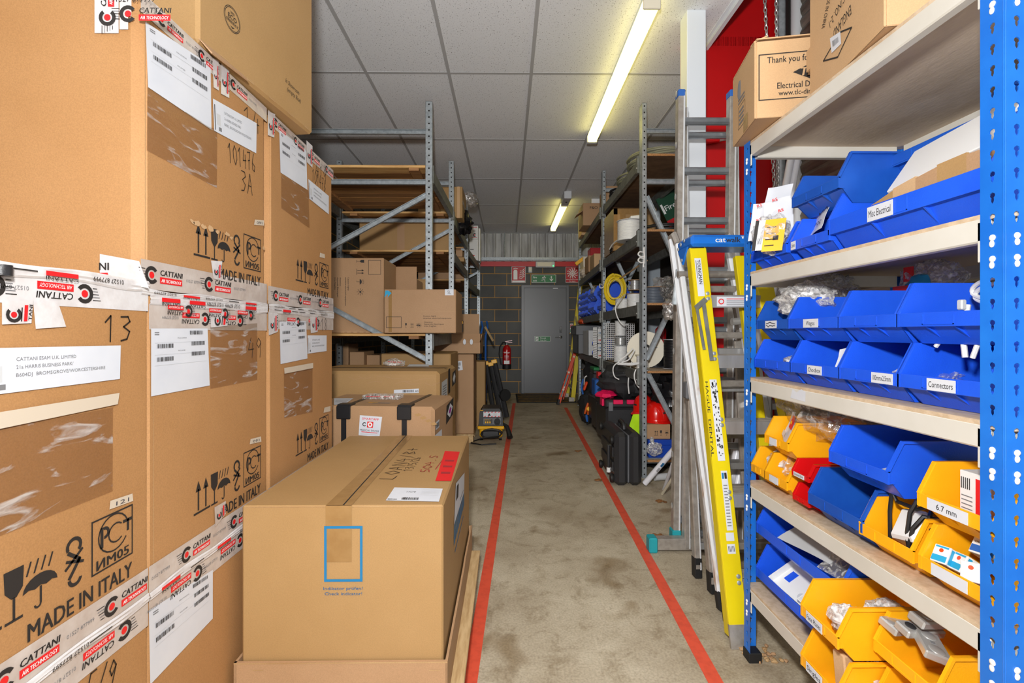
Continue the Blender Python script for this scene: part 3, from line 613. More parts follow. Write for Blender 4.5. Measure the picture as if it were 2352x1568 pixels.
def logo(m, fr, u, v, s, flip, w=.0022, part=1.0):
    """one repeat of the printed tape: ring with red dot, wordmark, red strip"""
    g = fr if not flip else F(fr.pt(u, v), -fr.u, -fr.v)
    a, b = (u, v) if not flip else (0, 0)
    m.arc(g, a, b, s*.3, s*.52, PI*.2, PI*1.8, INK, w, 14); m.disc(g, a, b, s*.2, INKR, w, 12)
    for k in range(5): m.rect(g, a-s*(1.0-.06*k), b+s*(.3-.16*k), a-s*.5, b+s*(.34-.16*k), INKG if k % 2 else INK, w)
    m.text(g, 'CATTANI', a+s*.7, b+s*.06, s*.34, INK, W=s*1.95, bold=.03, shear=.15, w=w); m.rect(g, a+s*.66, b-s*.42, a+s*2.6, b-s*.04, INKR, w)
    m.text(g, 'AIR TECHNOLOGY', a+s*.76, b-s*.34, s*.2, WHITE, W=s*1.74, bold=.01, shear=.15, w=w+.0005)
    if part > .5: m.text(g, '01527 877999', a+s*3.0, b-s*.1, s*.2, INKG, W=s*1.6, w=w)
def tape(m, fr, u0, u1, v0, h, flip=False, ph=0.0, mt=None, per=.2, s=None):
    m = m.new('parcel_tape') if isinstance(m, TM) else m
    m.rect(fr, u0, v0, u1, v0+h, mt or TAPEC, .0012); s = s or h*.6; u = u0+ph
    while u < u1-s*(2.7 if not flip else .6):
        if not flip or u-s*2.7 > u0: logo(m, fr, u, v0+h*.5, s, flip)
        u += per
def crumple(m, fr, u0, u1, v, h, seed, mt=None, amp=.003, txt=True):
    """a folded, creased length of the same tape along a joint"""
    m = m.new('folded_tape') if isinstance(m, TM) else m
    r = random.Random(seed); N = int((u1-u0)/.008)+2; R_ = 6; vs = []
    for i in range(N+1):
        u = u0+(u1-u0)*i/N; dv = .0022*math.sin(i*.21+seed)
        for j in range(R_+1):
            t = j/R_; vs.append(fr.pt(u, v+dv+(t-.5)*h*(1+.12*math.sin(i*.17+seed)), .0022+amp*math.sin(PI*t)*(.6+.4*mnoise.noise(V((i*.12, j*.9, seed))))+(.0012 if j % 2 else 0)))
    m.add(vs, [(i*(R_+1)+j, (i+1)*(R_+1)+j, (i+1)*(R_+1)+j+1, i*(R_+1)+j+1) for i in range(N) for j in range(R_)], mt or TAPEW)
    if txt:
        u = u0+.03
        while u < u1-.12:
            g = F(fr.pt(u, v), -fr.u, -fr.v); k = r.random()
            if k < .45: m.text(g, '01527 877999', -.07, -h*.2, h*.4, INK, W=.07, w=.0075)
            elif k < .75: m.rect(g, -.06, -h*.15, 0, h*.2, INKR, .0075); m.text(g, 'CATTANI', -.06, h*.24, h*.25, INK, W=.06, bold=.03, w=.0075)
            else: m.rect(g, -.05, -.001, 0, .001, INK, .0075)
            u += .06+.05*r.random()
XA = -.77; Z1 = .575; Z2 = 1.222; Z3 = 1.861; XB = -1.42
yN0, yN1 = .44, YX(339, XA); yS0, yS1 = YX(341, XA), YX(612, XA); yT0, yT1 = YX(615, XA), YX(765, XA); yU0 = YX(322, XA)
def big_carton(label, y0, y1, z0, z1, b=.004):
    t = thing('carton', label, 'box', ((XA+XB)/2, (y0+y1)/2, z0), group='printed tan cartons stacked on the aisle side')
    m = MB().box(XB, XA, y0, y1, z0+.001, z1, CARD, b)
    fr = FR((XA, y0, z0)); m.rect(fr, .012, (z1-z0)*.0+.004, .0135, z1-z0-.01, CARDIN, .0006)
    return t, m, fr
def docsheet(t, fr, pts, seed=1, lower=False):
    q = Q(fr, pts); m = MB(); q.sheet(m, PAPER, .002)
    w = .0026
    q.text(m, 'MACCHINA', .42, .84 if not lower else .8, .58, .02, INKG, w); q.text(m, 'RICAMBI', .43, .64, .55, .02, INKG, w)
    for k, (a, b) in enumerate(((.08, .7), (.66, .72), (.08, .5), (.66, .55), (.64, .9))): q.bars(m, a, b, a+.26, b+.065, seed=seed+k)
    for b in (.78, .6, .44): q.rect(m, .05, b, .95, b+.004, LGREY, w)
    for b in (.93, .9): q.rect(m, .05, b, .12, b+.015, INKG, w)
    return lab(m.build('document_label', t), 'white shipping sheet with barcodes')
def address(t, fr, pts, txt=True):
    q = Q(fr, pts); m = MB(); q.sheet(m, PAPER, .0022)
    for a, b, c in (('CATTANI ESAM U.K. LIMITED', .7, .62), ('21a HARRIS BUSINESS PARK/', .52, .6), ('B604DJ  BROMSGROVE/WORCESTERSHIRE', .34, .86)): q.text(m, a, .22, b, c, .085, INKG, .0028)
    q.rect(m, .02, .05, .035, .85, INK, .0026); q.rect(m, .06, .25, .14, .6, LGREY, .0026); q.rect(m, .1, .08, .16, .2, INKG, .0026)
    return lab(m.build('address_label', t), 'white address label with grey printing')
def pouch(t, fr, pts, strip=None):
    q = Q(fr, pts); m = MB(); N = 8; vs = [];
    for i in range(N+1):
        for j in range(N+1):
            a, b = q.at(i/N, j/N); e = min(i, N-i, j, N-j) > 0
            vs.append(fr.pt(a, b, .0015+(.003+.0035*mnoise.noise(V((i*.7, j*.9, a*9)))) * e))
    m.add(vs, [(i*(N+1)+j, (i+1)*(N+1)+j, (i+1)*(N+1)+j+1, i*(N+1)+j+1) for i in range(N) for j in range(N)], POUCH)
    if strip: Q(fr, strip).sheet(m, MASK, .004)
    return lab(m.build('document_pouch', t), 'clear crinkled document pouch')
def tag_note(m, fr, pts, txt):
    q = Q(fr, pts); q.sheet(m, MASK, .002); q.text(m, txt, .25, .2, .8, .5, SCRIB, .0028)
def flap_end(m, fr, pts, mt=None, lg=None):
    """a loose end of tape stuck down over the carton, with the part of the print that falls on it"""
    m = m.new('tape_end') if isinstance(m, TM) else m
    q = Q(fr, pts); q.sheet(m, mt or TAPEW, .003)
    if lg:
        c = q.at(.36, .4); d = q.at(.7, .4); sz = min(lg[1], abs(q.c[1][0]-q.c[0][0])*.52)
        m.arc(fr, c[0], c[1], sz*.3, sz*.52, PI*.75, PI*2.3, INK, .0042, 12); m.disc(fr, c[0], c[1], sz*.2, INKR, .0042, 12)
        q.rect(m, .70, .1, .82, .8, INKR, .0042); q.rect(m, .6, .1, .64, .7, INK, .0042)
        e = q.at(.97, .12); f = q.at(.97, .8); L = math.hypot(f[0]-e[0], f[1]-e[1]); m.text(fr, 'TANI', e[0], e[1], abs(q.c[1][0]-q.c[0][0])*.12, INK, W=L, rot=math.atan2(f[1]-e[1], f[0]-e[0]), bold=.02, w=.0042)
# ---- bottom row
t, m, fr = big_carton('lowest near carton under the one marked 13, hand-marked 5/9', yN0, yN1, 0, Z1)
scrawl(m, fr, '5/9', (188, 1625), (262, 1580), .055, MARK, .003); m.build('carton_body', t)
tm = TM(); tape(tm, fr, 0, yN1-yN0, Z1-.062, .06, True, .34, per=.19); crumple(tm, fr, 0, yN1-yN0, Z1-.002, .02, 3); tm.done(t)
t, m, fr = big_carton('lowest middle carton with white shipping sheet, behind the pallet carton', yS0, yS1, 0, Z1)
m.build('carton_body', t); docsheet(t, fr, [(343, 1572), (487, 1420), (487, 1308), (340, 1402)], 7)
tm = TM(); tape(tm, fr, 0, yS1-yS0, Z1-.062, .06, True, .16, per=.19); crumple(tm, fr, 0, yS1-yS0, Z1-.002, .02, 5); tm.done(t)
t, m, fr = big_carton('lowest far carton in the stack, hidden behind the pallet carton', yT0, yT1, 0, Z1); m.build('carton_body', t)
# ---- middle row
t, m, fr = big_carton('nearest middle-row carton hand-marked 13 with grey address label', yN0, yN1, Z1, Z2)
italy(m, fr, yN1-yN0-.045, .068); scrawl(m, fr, '13', (238, 785), (306, 780), .05, MARK, .0032, .012); tag_note(m, fr, [(249, 1170), (304, 1150), (302, 1133), (251, 1150)], '121')
m.build('carton_body', t); address(t, fr, [(-60, 912), (273, 870), (275, 793), (-60, 800)])
pouch(t, fr, [(-80, 1262), (257, 1128), (258, 935), (-80, 1000)], [(-80, 1000), (266, 928), (270, 902), (-80, 958)])
tm = TM(); tape(tm, fr, 0, yN1-yN0, .004, .058, False, .3, per=.2); tape(tm, fr, 0, yN1-yN0, Z2-Z1-.036, .05, True, .285, TAPEW, .155, .034); crumple(tm, fr, 0, yN1-yN0, Z2-Z1+.018, .022, 9)
flap_end(tm, fr, [(0, 745), (68, 742), (72, 690), (0, 690)], TAPEW, ((48, 718), .036, 1)); flap_end(tm, fr, [(78, 755), (148, 750), (128, 690), (72, 695)])
tm.done(t)
t, m, fr = big_carton('middle-row second carton with white sheet, hand-marked 49', yS0, yS1, Z1, Z2)
italy(m, fr, yS1-yS0-.04, .068); scrawl(m, fr, '49', (568, 822), (603, 820), .06, MARK, .0022); tag_note(m, fr, [(572, 1020), (599, 1014), (598, 1002), (574, 1008)], '091'); m.build('carton_body', t)
docsheet(t, fr, [(345, 910), (480, 885), (475, 754), (345, 754)], 3); pouch(t, fr, [(482, 893), (590, 872), (590, 742), (482, 750)])
tm = TM(); tape(tm, fr, 0, yS1-yS0, Z2-Z1-.075, .055, True, .19, per=.16); tape(tm, fr, 0, yS1-yS0, .004, .058, False, .12, per=.2); crumple(tm, fr, 0, yS1-yS0, Z2-Z1-.008, .026, 12)
[logo(tm, fr, k, Z2-Z1-.03, .027, True, .0065, 0) for k in (.12, .27, .40)]
flap_end(tm, fr, [(482, 752), (520, 748), (524, 715), (480, 715)], TAPEW, ((500, 735), .026, 1)); flap_end(tm, fr, [(492, 1210), (516, 1180), (516, 1150), (490, 1165)], TAPEC, ((504, 1185), .02, 1))
tm.done(t)
t, m, fr = big_carton('middle-row farthest carton hand-marked 18, beside the wrapped strapped cartons', yT0, yT1, Z1, Z2, .016)
italy(m, fr, yT1-yT0-.06, .068); scrawl(m, fr, '18', (737, 760), (752, 757), .05, MARK, .0022); tag_note(m, fr, [(742, 948), (758, 944), (758, 932), (744, 936)], ''); m.build('carton_body', t)
docsheet(t, fr, [(643, 836), (705, 823), (702, 737), (641, 738)], 5); address(t, fr, [(705, 812), (749, 806), (749, 770), (705, 770)])
pouch(t, fr, [(652, 960), (717, 946), (717, 845), (651, 856)], [(651, 858), (717, 845), (717, 833), (650, 845)])
tm = TM(); tape(tm, fr, 0, yT1-yT0, Z2-Z1-.07, .055, True, .22, per=.18); tape(tm, fr, 0, yT1-yT0, .004, .058, False, .12, per=.2); crumple(tm, fr, 0, yT1-yT0, Z2-Z1-.006, .024, 15)
flap_end(tm, fr, [(615, 770), (636, 762), (636, 715), (615, 715)], TAPEW, ((625, 742), .022, 1)); flap_end(tm, fr, [(712, 765), (728, 762), (728, 720), (710, 720)], TAPEW, ((720, 742), .02, 1)); tm.done(t)
# ---- upper row
t, m, fr = big_carton('upper near carton with blank orange-tan front, hand-marked 14 and 101476', yU0, yS1, Z2, Z3, .02)
italy(m, fr, yS1-yU0-.04, .063); scrawl(m, fr, '14', (560, 290), (600, 312), .06, MARK, .0026, .01); scrawl(m, fr, '101476', (524, 372), (588, 396), .052, MARK, .0026); scrawl(m, fr, '3A', (552, 436), (582, 450), .06, MARK, .0026)
tag_note(m, fr, [(582, 516), (605, 518), (605, 506), (584, 504)], '091')
for p, r in (((440, 508), .010), ((452, 514), .013), ((466, 521), .012), ((482, 526), .014), ((498, 532), .009), ((520, 538), .011), ((530, 546), .008), ((604, 570), .009)):   # torn patches
    a = fr.uv(*p); rr = random.Random(p[0]); m.flat([(a[0]+r*(.6+.7*rr.random())*math.cos(k*PI/5), a[1]+r*.6*(.4+.9*rr.random())*math.sin(k*PI/5)) for k in range(10)], fr, CARD4, .002)
m.build('carton_body', t)
docsheet(t, fr, [(338, 200), (484, 298), (482, 150), (332, 50)], 2); address(t, fr, [(490, 300), (587, 352), (588, 283), (487, 226)]); pouch(t, fr, [(335, 345), (497, 432), (498, 300), (337, 200)])
tm = TM(); H = Z3-Z2
tape(tm, fr, 0, yS1-yU0, H-.046, .044, False, .06, per=.14, s=.027); tape(tm, fr, 0, yS1-yU0, .012, .062, False, .03, per=.2); crumple(tm, fr, 0, yS1-yU0, .005, .014, 21)
ff = FN((XB, yU0, Z2)); L = XA-XB
a = ff.uv(220, 78); b = ff.uv(275, 78); tm.new('tape_end'); tm.rect(ff, a[0], a[1], b[0], H+.003, TAPEW, .003)
g = F(ff.pt(b[0]-.022, a[1]+.02), (0, 0, 1), (-1, 0, 0)); logo(tm, g, .012, 0, .034, False, .005, 1)
tm.new('tape_end'); c_ = ff.uv(282, 70); d_ = ff.uv(318, 40); tm.rect(ff, c_[0]-.004, c_[1], c_[0]+.014, H, TAPEW, .0036); tm.rect(ff, c_[0], d_[1], L-.016, H-.004, TAPEW, .003); aa = ff.uv(298, 35); logo(tm, ff, aa[0], aa[1], .034, False, .005, 0); tm.text(ff, '01527 877999', c_[0]-.02, H-.03, .013, INK, W=.09, w=.0055)
flap_end(tm, fr, [(488, 640), (505, 643), (508, 600), (482, 598)], TAPEW, ((497, 622), .02, -1)); flap_end(tm, fr, [(488, 200), (500, 208), (500, 140), (486, 132)], TAPEW, ((493, 178), .024, 1)); flap_end(tm, fr, [(505, 215), (524, 225), (524, 155), (506, 142)], TAPEW, ((515, 170), .024, 1))
tm.new('tape_end'); q0 = ff.uv(232, 640); q1 = ff.uv(300, 600); tm.flat([(q0[0], q0[1]), (q1[0]+.04, q0[1]-.02), (q1[0]+.02, q1[1]+.0), (q0[0], q1[1]+.015)], ff, TAPEW, .003); tm.text(ff, 'NI', q0[0]+.0, q0[1]+.018, .016, INK, bold=.03, w=.0045); tm.rect(ff, q0[0], q0[1], q0[0]+.018, q0[1]+.012, INKR, .0045)
tm.done(t)
t, m, fr = big_carton('upper far carton hand-marked 419, under the eco box', yT0, yT1, Z2, Z3, .022)
italy(m, fr, yT1-yT0-.06, .063); scrawl(m, fr, '419', (724, 404), (750, 426), .06, MARK, .0026); scrawl(m, fr, '101476', (716, 415), (748, 442), .05, MARK, .0024)
tag_note(m, fr, [(733, 590), (745, 593), (745, 584), (734, 580)], ''); m.build('carton_body', t)
docsheet(t, fr, [(643, 396), (705, 436), (702, 345), (640, 298)], 4); address(t, fr, [(709, 456), (754, 492), (754, 450), (707, 411)]); pouch(t, fr, [(645, 478), (710, 524), (708, 438), (645, 400)])
tm = TM(); tape(tm, fr, 0, yT1-yT0, H-.046, .044, False, .05, per=.15, s=.028); tape(tm, fr, 0, yT1-yT0, .012, .058, False, .05, per=.19); crumple(tm, fr, 0, yT1-yT0, .004, .014, 25)
flap_end(tm, fr, [(703, 372), (716, 385), (716, 335), (702, 322)], TAPEW, ((709, 352), .024, 1)); flap_end(tm, fr, [(613, 310), (628, 316), (630, 262), (613, 255)], TAPEW, ((621, 282), .026, 1)); tm.done(t)
# small dark reel on the near carton
a = P(2, 600, .72); o = MB().lathe([(.013, 0), (.013, .016)], (a.x, a.y, Z2+.004), (0, 0, 1), BLACK, 16).build('tape_reel', org=(a.x, a.y, Z2+.004)); tag(o, 'small black reel standing on the near carton marked 13', 'reel')
# ---- eco box, turned a little, on top of the upper row
e0 = PZ(455, 95, Z3+.003); e1 = PZ(718, 310, Z3+.003); u = (e1-e0); Lb = u.length; u.normalize(); n = V((u.y, -u.x, 0)); top = 1.06
t = thing('carton', 'large box printed eco friendly, overhanging the top of the carton stack', 'box', (e0+u*Lb/2-n*.25))
m = MB(); c = e0+u*Lb/2-n*.26+V((0, 0, .44)); m.obox(c, n*.26, u*Lb/2, V((0, 0, .44)), CARD2, .008)
fr = F(e0, u, (0, 0, 1))
a = fr.uv(533, 45); R0 = .034
for r in (R0, R0*.9): m.arc(fr, a[0], a[1], r-.0016, r, 0, 2*PI, INK, n=30)
m.text(fr, '100%', a[0], a[1]+.014, .006, INK, al='c', bold=.01); m.text(fr, 'ECO', a[0], a[1]-.002, .013, INK, al='c', bold=.02); m.text(fr, 'FRIENDLY', a[0], a[1]-.013, .008, INK, al='c', bold=.012)
m.flat([(a[0]-.008, a[1]-.02), (a[0], a[1]-.025), (a[0]+.01, a[1]-.019), (a[0], a[1]-.021)], fr, INK)
for s_, p in (('In Showroom', (655, 188)), ('(empty Box)', (659, 208))):
    b = fr.uv(*p); m.text(fr, s_, b[0], b[1], .015, MARK, W=.085, shear=.25, rot=-.02)
for k in range(5): x = Lb*(.14+.19*k); m.rect(fr, x, .006, x+.035, .0095, CARDIN, .0006); m.rect(fr, x, .012, x+.035, .0135, CARDIN, .0006)
m.build('carton_body', t)
fb = F(e0+V((0, 0, -.0)), u, n); MB().add([e0+V((0, 0, .006))+n*.002, e0+u*Lb*.3+V((0, 0, .006))+n*.002, e0+u*Lb*.3+n*.016-V((0, 0, .012)), e0+u*.02+n*.02-V((0, 0, .02)), e0+V((0, 0, .009))+n*.002, e0+u*Lb*.3+V((0, 0, .009))+n*.002, e0+u*Lb*.3+n*.019-V((0, 0, .01)), e0+u*.02+n*.023-V((0, 0, .018))], [(0, 1, 2, 3), (7, 6, 5, 4), (0, 4, 5, 1), (2, 6, 7, 3), (1, 5, 6, 2), (0, 3, 7, 4)], CARD3).build('lower_flap', t)
# ================================================================ BIG CARTON IN ITS SLEEVE ON A PALLET
xr = PX(1018, 1160, -.178); yf = xr.y; zt = xr.z; xl = PY(555, 1160, yf).x; yb = PX(1077, 1008, -.178).y
pal = thing('pallet', 'low wooden pallet under the large sleeved carton', 'pallet', ((xl-.178)/2, (yf+yb)/2, 0))
for k, y in enumerate((yf+.03, (yf+yb)/2, yb-.06)):
    MB().box(xl, -.165, y-.05, y+.05, .0, .018, PALW).build('skid_board', pal)
    for x in (xl+.06, (xl-.17)/2, -.22): MB().box(x-.05, x+.052, y-.05, y+.05, .018, .1, PALW, .003).build('block', pal)
for k in range(5): x = xl+.04+k*((-.205-xl)/4); MB().box(x-.045, x+.04, yf-.03, yb+.0, .1, .118, PALW, .002).build('deck_board', pal)
sl = thing('cardboard_sleeve', 'open cardboard tray around the foot of the large pallet carton', 'tray', ((xl-.178)/2, (yf+yb)/2, .119))
zs = PY(800, 1520, yf-.014).z; m = MB()
x0, x1, y0, y1 = xl-.014, -.164, yf-.014, yb+.014
for bx in ((x0, x1, y0, y0+.007), (x0, x1, y1-.007, y1)): m.box(bx[0], bx[1], bx[2], bx[3], .12, zs, CARD3)
fr = FR((x1, y0, .12)); w_ = y1-y0; hh = zs-.12
m.prism([(0, 0), (w_, 0), (w_, hh), (w_*.62, hh+.006), (w_*.58, hh*.99), (0, hh)], fr, -.007, 0, CARD3)
m.box(x0, x0+.007, y0, y1, .12, zs, CARD3); m.box(x0, x1, y0, y1, .119, .125, CARD3)
ffr = FN((x0, y0, .12)); m.rect(ffr, .0, hh-.004, x1-x0, hh, CARDIN, .0008)
for px in (580, 985): a = ffr.uv(px, 1540); m.rect(ffr, a[0], a[1], a[0]+.03, a[1]+.003, CARDIN, .001)
m.build('tray_wall', sl)
ct = thing('carton', 'large tan carton printed with a blue rectangle, standing on the pallet', 'box', ((xl-.178)/2, (yf+yb)/2, .126))
xR = -.178; m = MB().box(xl, xR, yf, yb, .126, zt, CARD2, .005); fr = FN((xl, yf, .126)); ft = FT((xl, yf, zt)); fs = FR((xR, yf, .126)); H = zt-.126
a = fr.uv(745, 1335); b = fr.uv(833, 1207); m.frame(fr, a[0], a[1], b[0], b[1], .007, INKB, .0018)
m.text(fr, 'Indikator prüfen!', *fr.uv(743, 1354), .0085, INKDB, W=fr.uv(833, 1354)[0]-fr.uv(743, 1354)[0], bold=.005); m.text(fr, 'Check indicator!', *fr.uv(746, 1366), .0085, INKDB, W=fr.uv(832, 1366)[0]-fr.uv(746, 1366)[0], bold=.005)
s0 = ft.uv(790, 1159); s1 = ft.uv(925, 1008); m.flat([(s0[0]-.002, 0), (s0[0]+.002, 0), (s1[0]+.002, yb-yf), (s1[0]-.002, yb-yf)], ft, INK, .0016)
m.rect(fr, .006, H-.004, xR-xl-.006, H-.002, CARDIN, .0008)
scrawl(m, ft, 'LOAN4/B+', (905, 1102), (965, 1028), .05, MARK, .003); scrawl(m, ft, '13/5/26', (945, 1082), (968, 1050), .03, MARK, .0022); scrawl(m, ft, '504.S', (985, 1085), (1008, 1045), .032, INKMR, .003); p0 = ft.uv(1000, 1078); p1 = ft.uv(1030, 1038); m.stroke(ft, [p0, p1], .003, INKMR)
p0 = fs.uv(1042, 1300); p1 = fs.uv(1066, 1195)

for k in range(9): u_ = p0[0]+(p1[0]-p0[0])*k/9; m.flat([(u_, .30-.0*k), (u_+.03, .30), (u_+.026, .30+.075+.012*(k % 3)), (u_+.004, .30+.06+.015*((k+1) % 3))], fs, INKB, .001)
m.rect(fs, p0[0]+.03, .262, p1[0]-.04, .268, INKB, .001)
m.build('carton_body', ct)
tm = MB(); a = fr.uv(748, 1290); b = fr.uv(808, 1160); tm.rect(fr, a[0], a[1], b[0], H, CARDT, .0012); tm.flat([(a[0], 0), (b[0]-.0, 0), (s1[0]+.03, yb-yf), (s1[0]-.03, yb-yf)], ft, CARDT, .0011); lab(tm.build('parcel_tape', ct), 'brown packing tape over the top seam')
tm = MB(); q = Q(ft, [(1000, 1105), (1036, 1105), (1056, 1038), (1022, 1036)]); q.sheet(tm, INKR, .0016); [q.rect(tm, .2, .2+.2*k, .8, .26+.2*k, INKMR, .002) for k in range(3)]; lab(tm.build('warning_label', ct), 'bright red sticker')
tm = MB(); q = Q(ft, [(886, 1150), (1008, 1153), (1017, 1123), (906, 1120)]); q.sheet(tm, PAPER, .0016); q.bars(tm, .28, .06, .6, .22); q.text(tm, 'I-A278', .3, .62, .48, .12, INKG, .002); q.bars(tm, .02, .04, .2, .1); [q.rect(tm, .6, .45+.1*k, .95, .47+.1*k, LGREY, .002) for k in range(5)]; lab(tm.build('address_label', ct), 'white shipping label on the lid')
tm = MB(); q = Q(fs, [(1042, 1205), (1065, 1130), (1066, 1085), (1046, 1110)]); q.sheet(tm, PAPER, .0016); q.rect(tm, .1, .5, .3, .9, INK, .002); q.rect(tm, .5, .2, .9, .25, INKG, .002); lab(tm.build('address_label', ct), 'white label on the side')
# ================================================================ STRAPPED CARTONS BEHIND
def slant_box(label, pr, pfar, zt, zb, xleft, mt, name='carton', b=.012, cat='box', grp=None):
    """box whose aisle side runs pr -> pfar (ground points), reaching left to xleft"""
    u = V((pfar.x-pr.x, pfar.y-pr.y, 0)); L = u.length; u.normalize(); n = V((u.y, -u.x, 0)); W = (pr.x-xleft)/n.x
    o = V((pr.x, pr.y, zb)); t = thing(name, label, cat, o+u*L/2-n*W/2, group=grp)
    m = MB().obox(o+u*L/2-n*W/2+V((0, 0, (zt-zb)/2)), n*W/2, u*L/2, V((0, 0, (zt-zb)/2)), mt, b)
    return t, m, F(o, u, (0, 0, 1)), F(o-n*W, n, (0, 0, 1)), F(V((pr.x, pr.y, zt))-n*W, n, u), L, W
d1 = 2.32; pr = P(997, 935, d1); zt = pr.z; pf = PZ(1041, 907, zt)
t, m, fs, fr, ft, L, W = slant_box('strapped tan carton with red and white sticker on its front', pr, pf, zt, .05, -1.0, CARD3, b=.016); H = zt-.05
tearm = [(fr.uv(960+12*k, 952+(7*k) % 30), .018) for k in range(4)]
for a, r in tearm: m.flat([(a[0]-r, a[1]), (a[0]-.2*r, a[1]-.5*r), (a[0]+r, a[1]-.1*r), (a[0]+.3*r, a[1]+.5*r)], fr, CARD2, .001)
a = ft.uv(855, 926); m.rect(ft, a[0], a[1], a[0]+.09, a[1]+.02, INKG, .001); m.rect(ft, a[0]-.03, a[1]+.02, a[0]+.02, a[1]+.035, YELV, .0014)
m.build('carton_body', t)
for px, far in ((790, 868), (929, 992)):
    s = MB(); a = fr.uv(px-6, 1000); b = fr.uv(px+6, 940); s.rect(fr, a[0], 0, b[0], H, STRAP, .003); c0 = ft.uv(px-4, 933); c1 = ft.uv(far, 905); s.flat([(c0[0], 0), (c0[0]+.025, 0), (c1[0]+.012, L), (c1[0]-.012, L)], ft, STRAP, .003); s.build('strap', t)
    s = MB(); e = (a[0]+b[0])/2; s.obox(fr.pt(e, H-.03, .006), fr.u*.035, fr.v*.032, fr.n*.006, STRAP, .003); s.obox(ft.pt(e, .03, .004), ft.u*.035, ft.v*.032, ft.n*.005, STRAP, .003); s.build('corner_protector', t)
s = MB(); q = Q(fr, [(824, 999), (872, 1003), (878, 957), (827, 953)]); q.sheet(s, PAPER, .002); q.text(s, 'SMARTAPP', .12, .8, .88, .11, INKR, .0026, .02); q.rect(s, .36, .42, .64, .72, INKR, .0026); q.text(s, 'MEDICAL DEVICE', .06, .24, .94, .085, INK, .0026, .012); q.rect(s, .12, .17, .88, .2, INKR, .0026); q.rect(s, .08, .07, .92, .1, LGREY, .0026); c = q.at(.5, .57); s.disc(fr, c[0], c[1], .012, WHITE, .003); s.disc(fr, c[0], c[1], .005, INKR, .0034)
c = q.at(.24, .57); s.arc(fr, c[0], c[1], .006, .01, .6, 5.6, INK, .003); lab(s.build('device_sticker', t), 'white sticker with red print')
s = MB(); q = Q(ft, [(767, 930), (790, 930), (812, 915), (767, 915)]); q.sheet(s, PAPER, .0018); [q.rect(s, .1, .2+.2*k, .9, .24+.2*k, INKG, .0022) for k in range(4)]; s.build('packing_note', t)
s = MB(); q = Q(fs, [(1024, 975), (1040, 950), (1041, 912), (1025, 932)]); q.sheet(s, INK, .002); s.flat([q.at(.5, .1), q.at(.9, .5), q.at(.5, .9), q.at(.1, .5)], fs, PAPER, .0026); s.flat([q.at(.5, .3), q.at(.7, .5), q.at(.5, .7), q.at(.3, .5)], fs, INKP, .003); lab(s.build('hazard_label', t), 'black label with white diamond')
s = MB(); q = Q(fs, [(1000, 988), (1008, 980), (1008, 962), (1000, 970)]); q.sheet(s, PAPER, .002); q.bars(s, .1, .2, .9, .8); q = Q(fs, [(998, 1020), (1014, 1005), (1014, 985), (998, 1000)]); q.sheet(s, PAPER, .002); s.build('barcode_label', t)
s = MB(); a = ft.uv(880, 915); s.obox(ft.pt(a[0], a[1], .012), ft.u*.1, ft.v*.045, ft.n*.01, BAG); s.box(0, 0, 0, 0, 0, 0, BAG); s.bar(ft.pt(a[0]-.09, a[1]-.01, .012), ft.pt(a[0]+.06, a[1]+.0, .012), .012, .004, INKR); lab(s.build('document_pouch', t), 'clear pouch with red edging')
d2 = 2.87; pr = P(1009, 853, d2); zt = pr.z; pf = PZ(1046, 838, zt)
t, m, fs, fr, ft, L, W = slant_box('sagging tan carton with creased front behind the strapped one', pr, pf, zt, .04, -1.25, CARD2, b=.018)
rr = random.Random(4)
for k in range(9): a = fr.uv(800+22*k, 868+rr.uniform(-8, 14)); m.stroke(fr, [(a[0], a[1]), (a[0]+.04, a[1]+rr.uniform(-.02, .02)), (a[0]+.09, a[1]+rr.uniform(-.02, .02))], .002, CARD3, .001)
m.build('carton_body', t)
s = MB(); q = Q(fr, [(905, 903), (962, 902), (962, 892), (905, 895)]); q.sheet(s, PAPER, .0018); q.bars(s, .35, .2, .8, .8); q.text(s, 'AO', .86, .2, .98, .5, INK, .0024, .02); s.build('barcode_label', t)
s = MB(); q = Q(fs, [(1013, 925), (1027, 915), (1027, 868), (1014, 878)]); q.sheet(s, LGREY, .0018); [q.rect(s, .2, .1+.12*k, .8, .15+.12*k, INKG, .0024) for k in range(6)]; s.build('address_label', t)
s = MB(); q = Q(fs, [(1038, 888), (1046, 878), (1046, 848), (1039, 856)]); q.sheet(s, INK, .002); s.flat([q.at(.5, .1), q.at(.9, .5), q.at(.5, .9), q.at(.1, .5)], fs, PAPER, .0026); s.build('hazard_label', t)
s = MB(); q = Q(fs, [(1029, 905), (1033, 900), (1033, 845), (1029, 848)]); q.sheet(s, STRAP, .003); c0 = ft.uv(1026, 845); s.rect(ft, 0, c0[1]-.02, W, c0[1]+.005, STRAP, .003); s.build('strap', t)
s = MB(); a = ft.uv(905, 840); s.ball(ft.pt(a[0], a[1], .02), (.07, .05, .03), BAG, 12, 8, .3, 3, 2); s.bar(ft.pt(a[0]-.04, a[1], .03), ft.pt(a[0]+.05, a[1], .025), .02, .006, INKR); lab(s.build('document_pouch', t), 'crumpled clear pouch with red strip')
s = MB(); q = Q(ft, [(935, 842), (985, 842), (985, 837), (940, 837)]); q.sheet(s, PAPER, .002); s.build('packing_note', t)
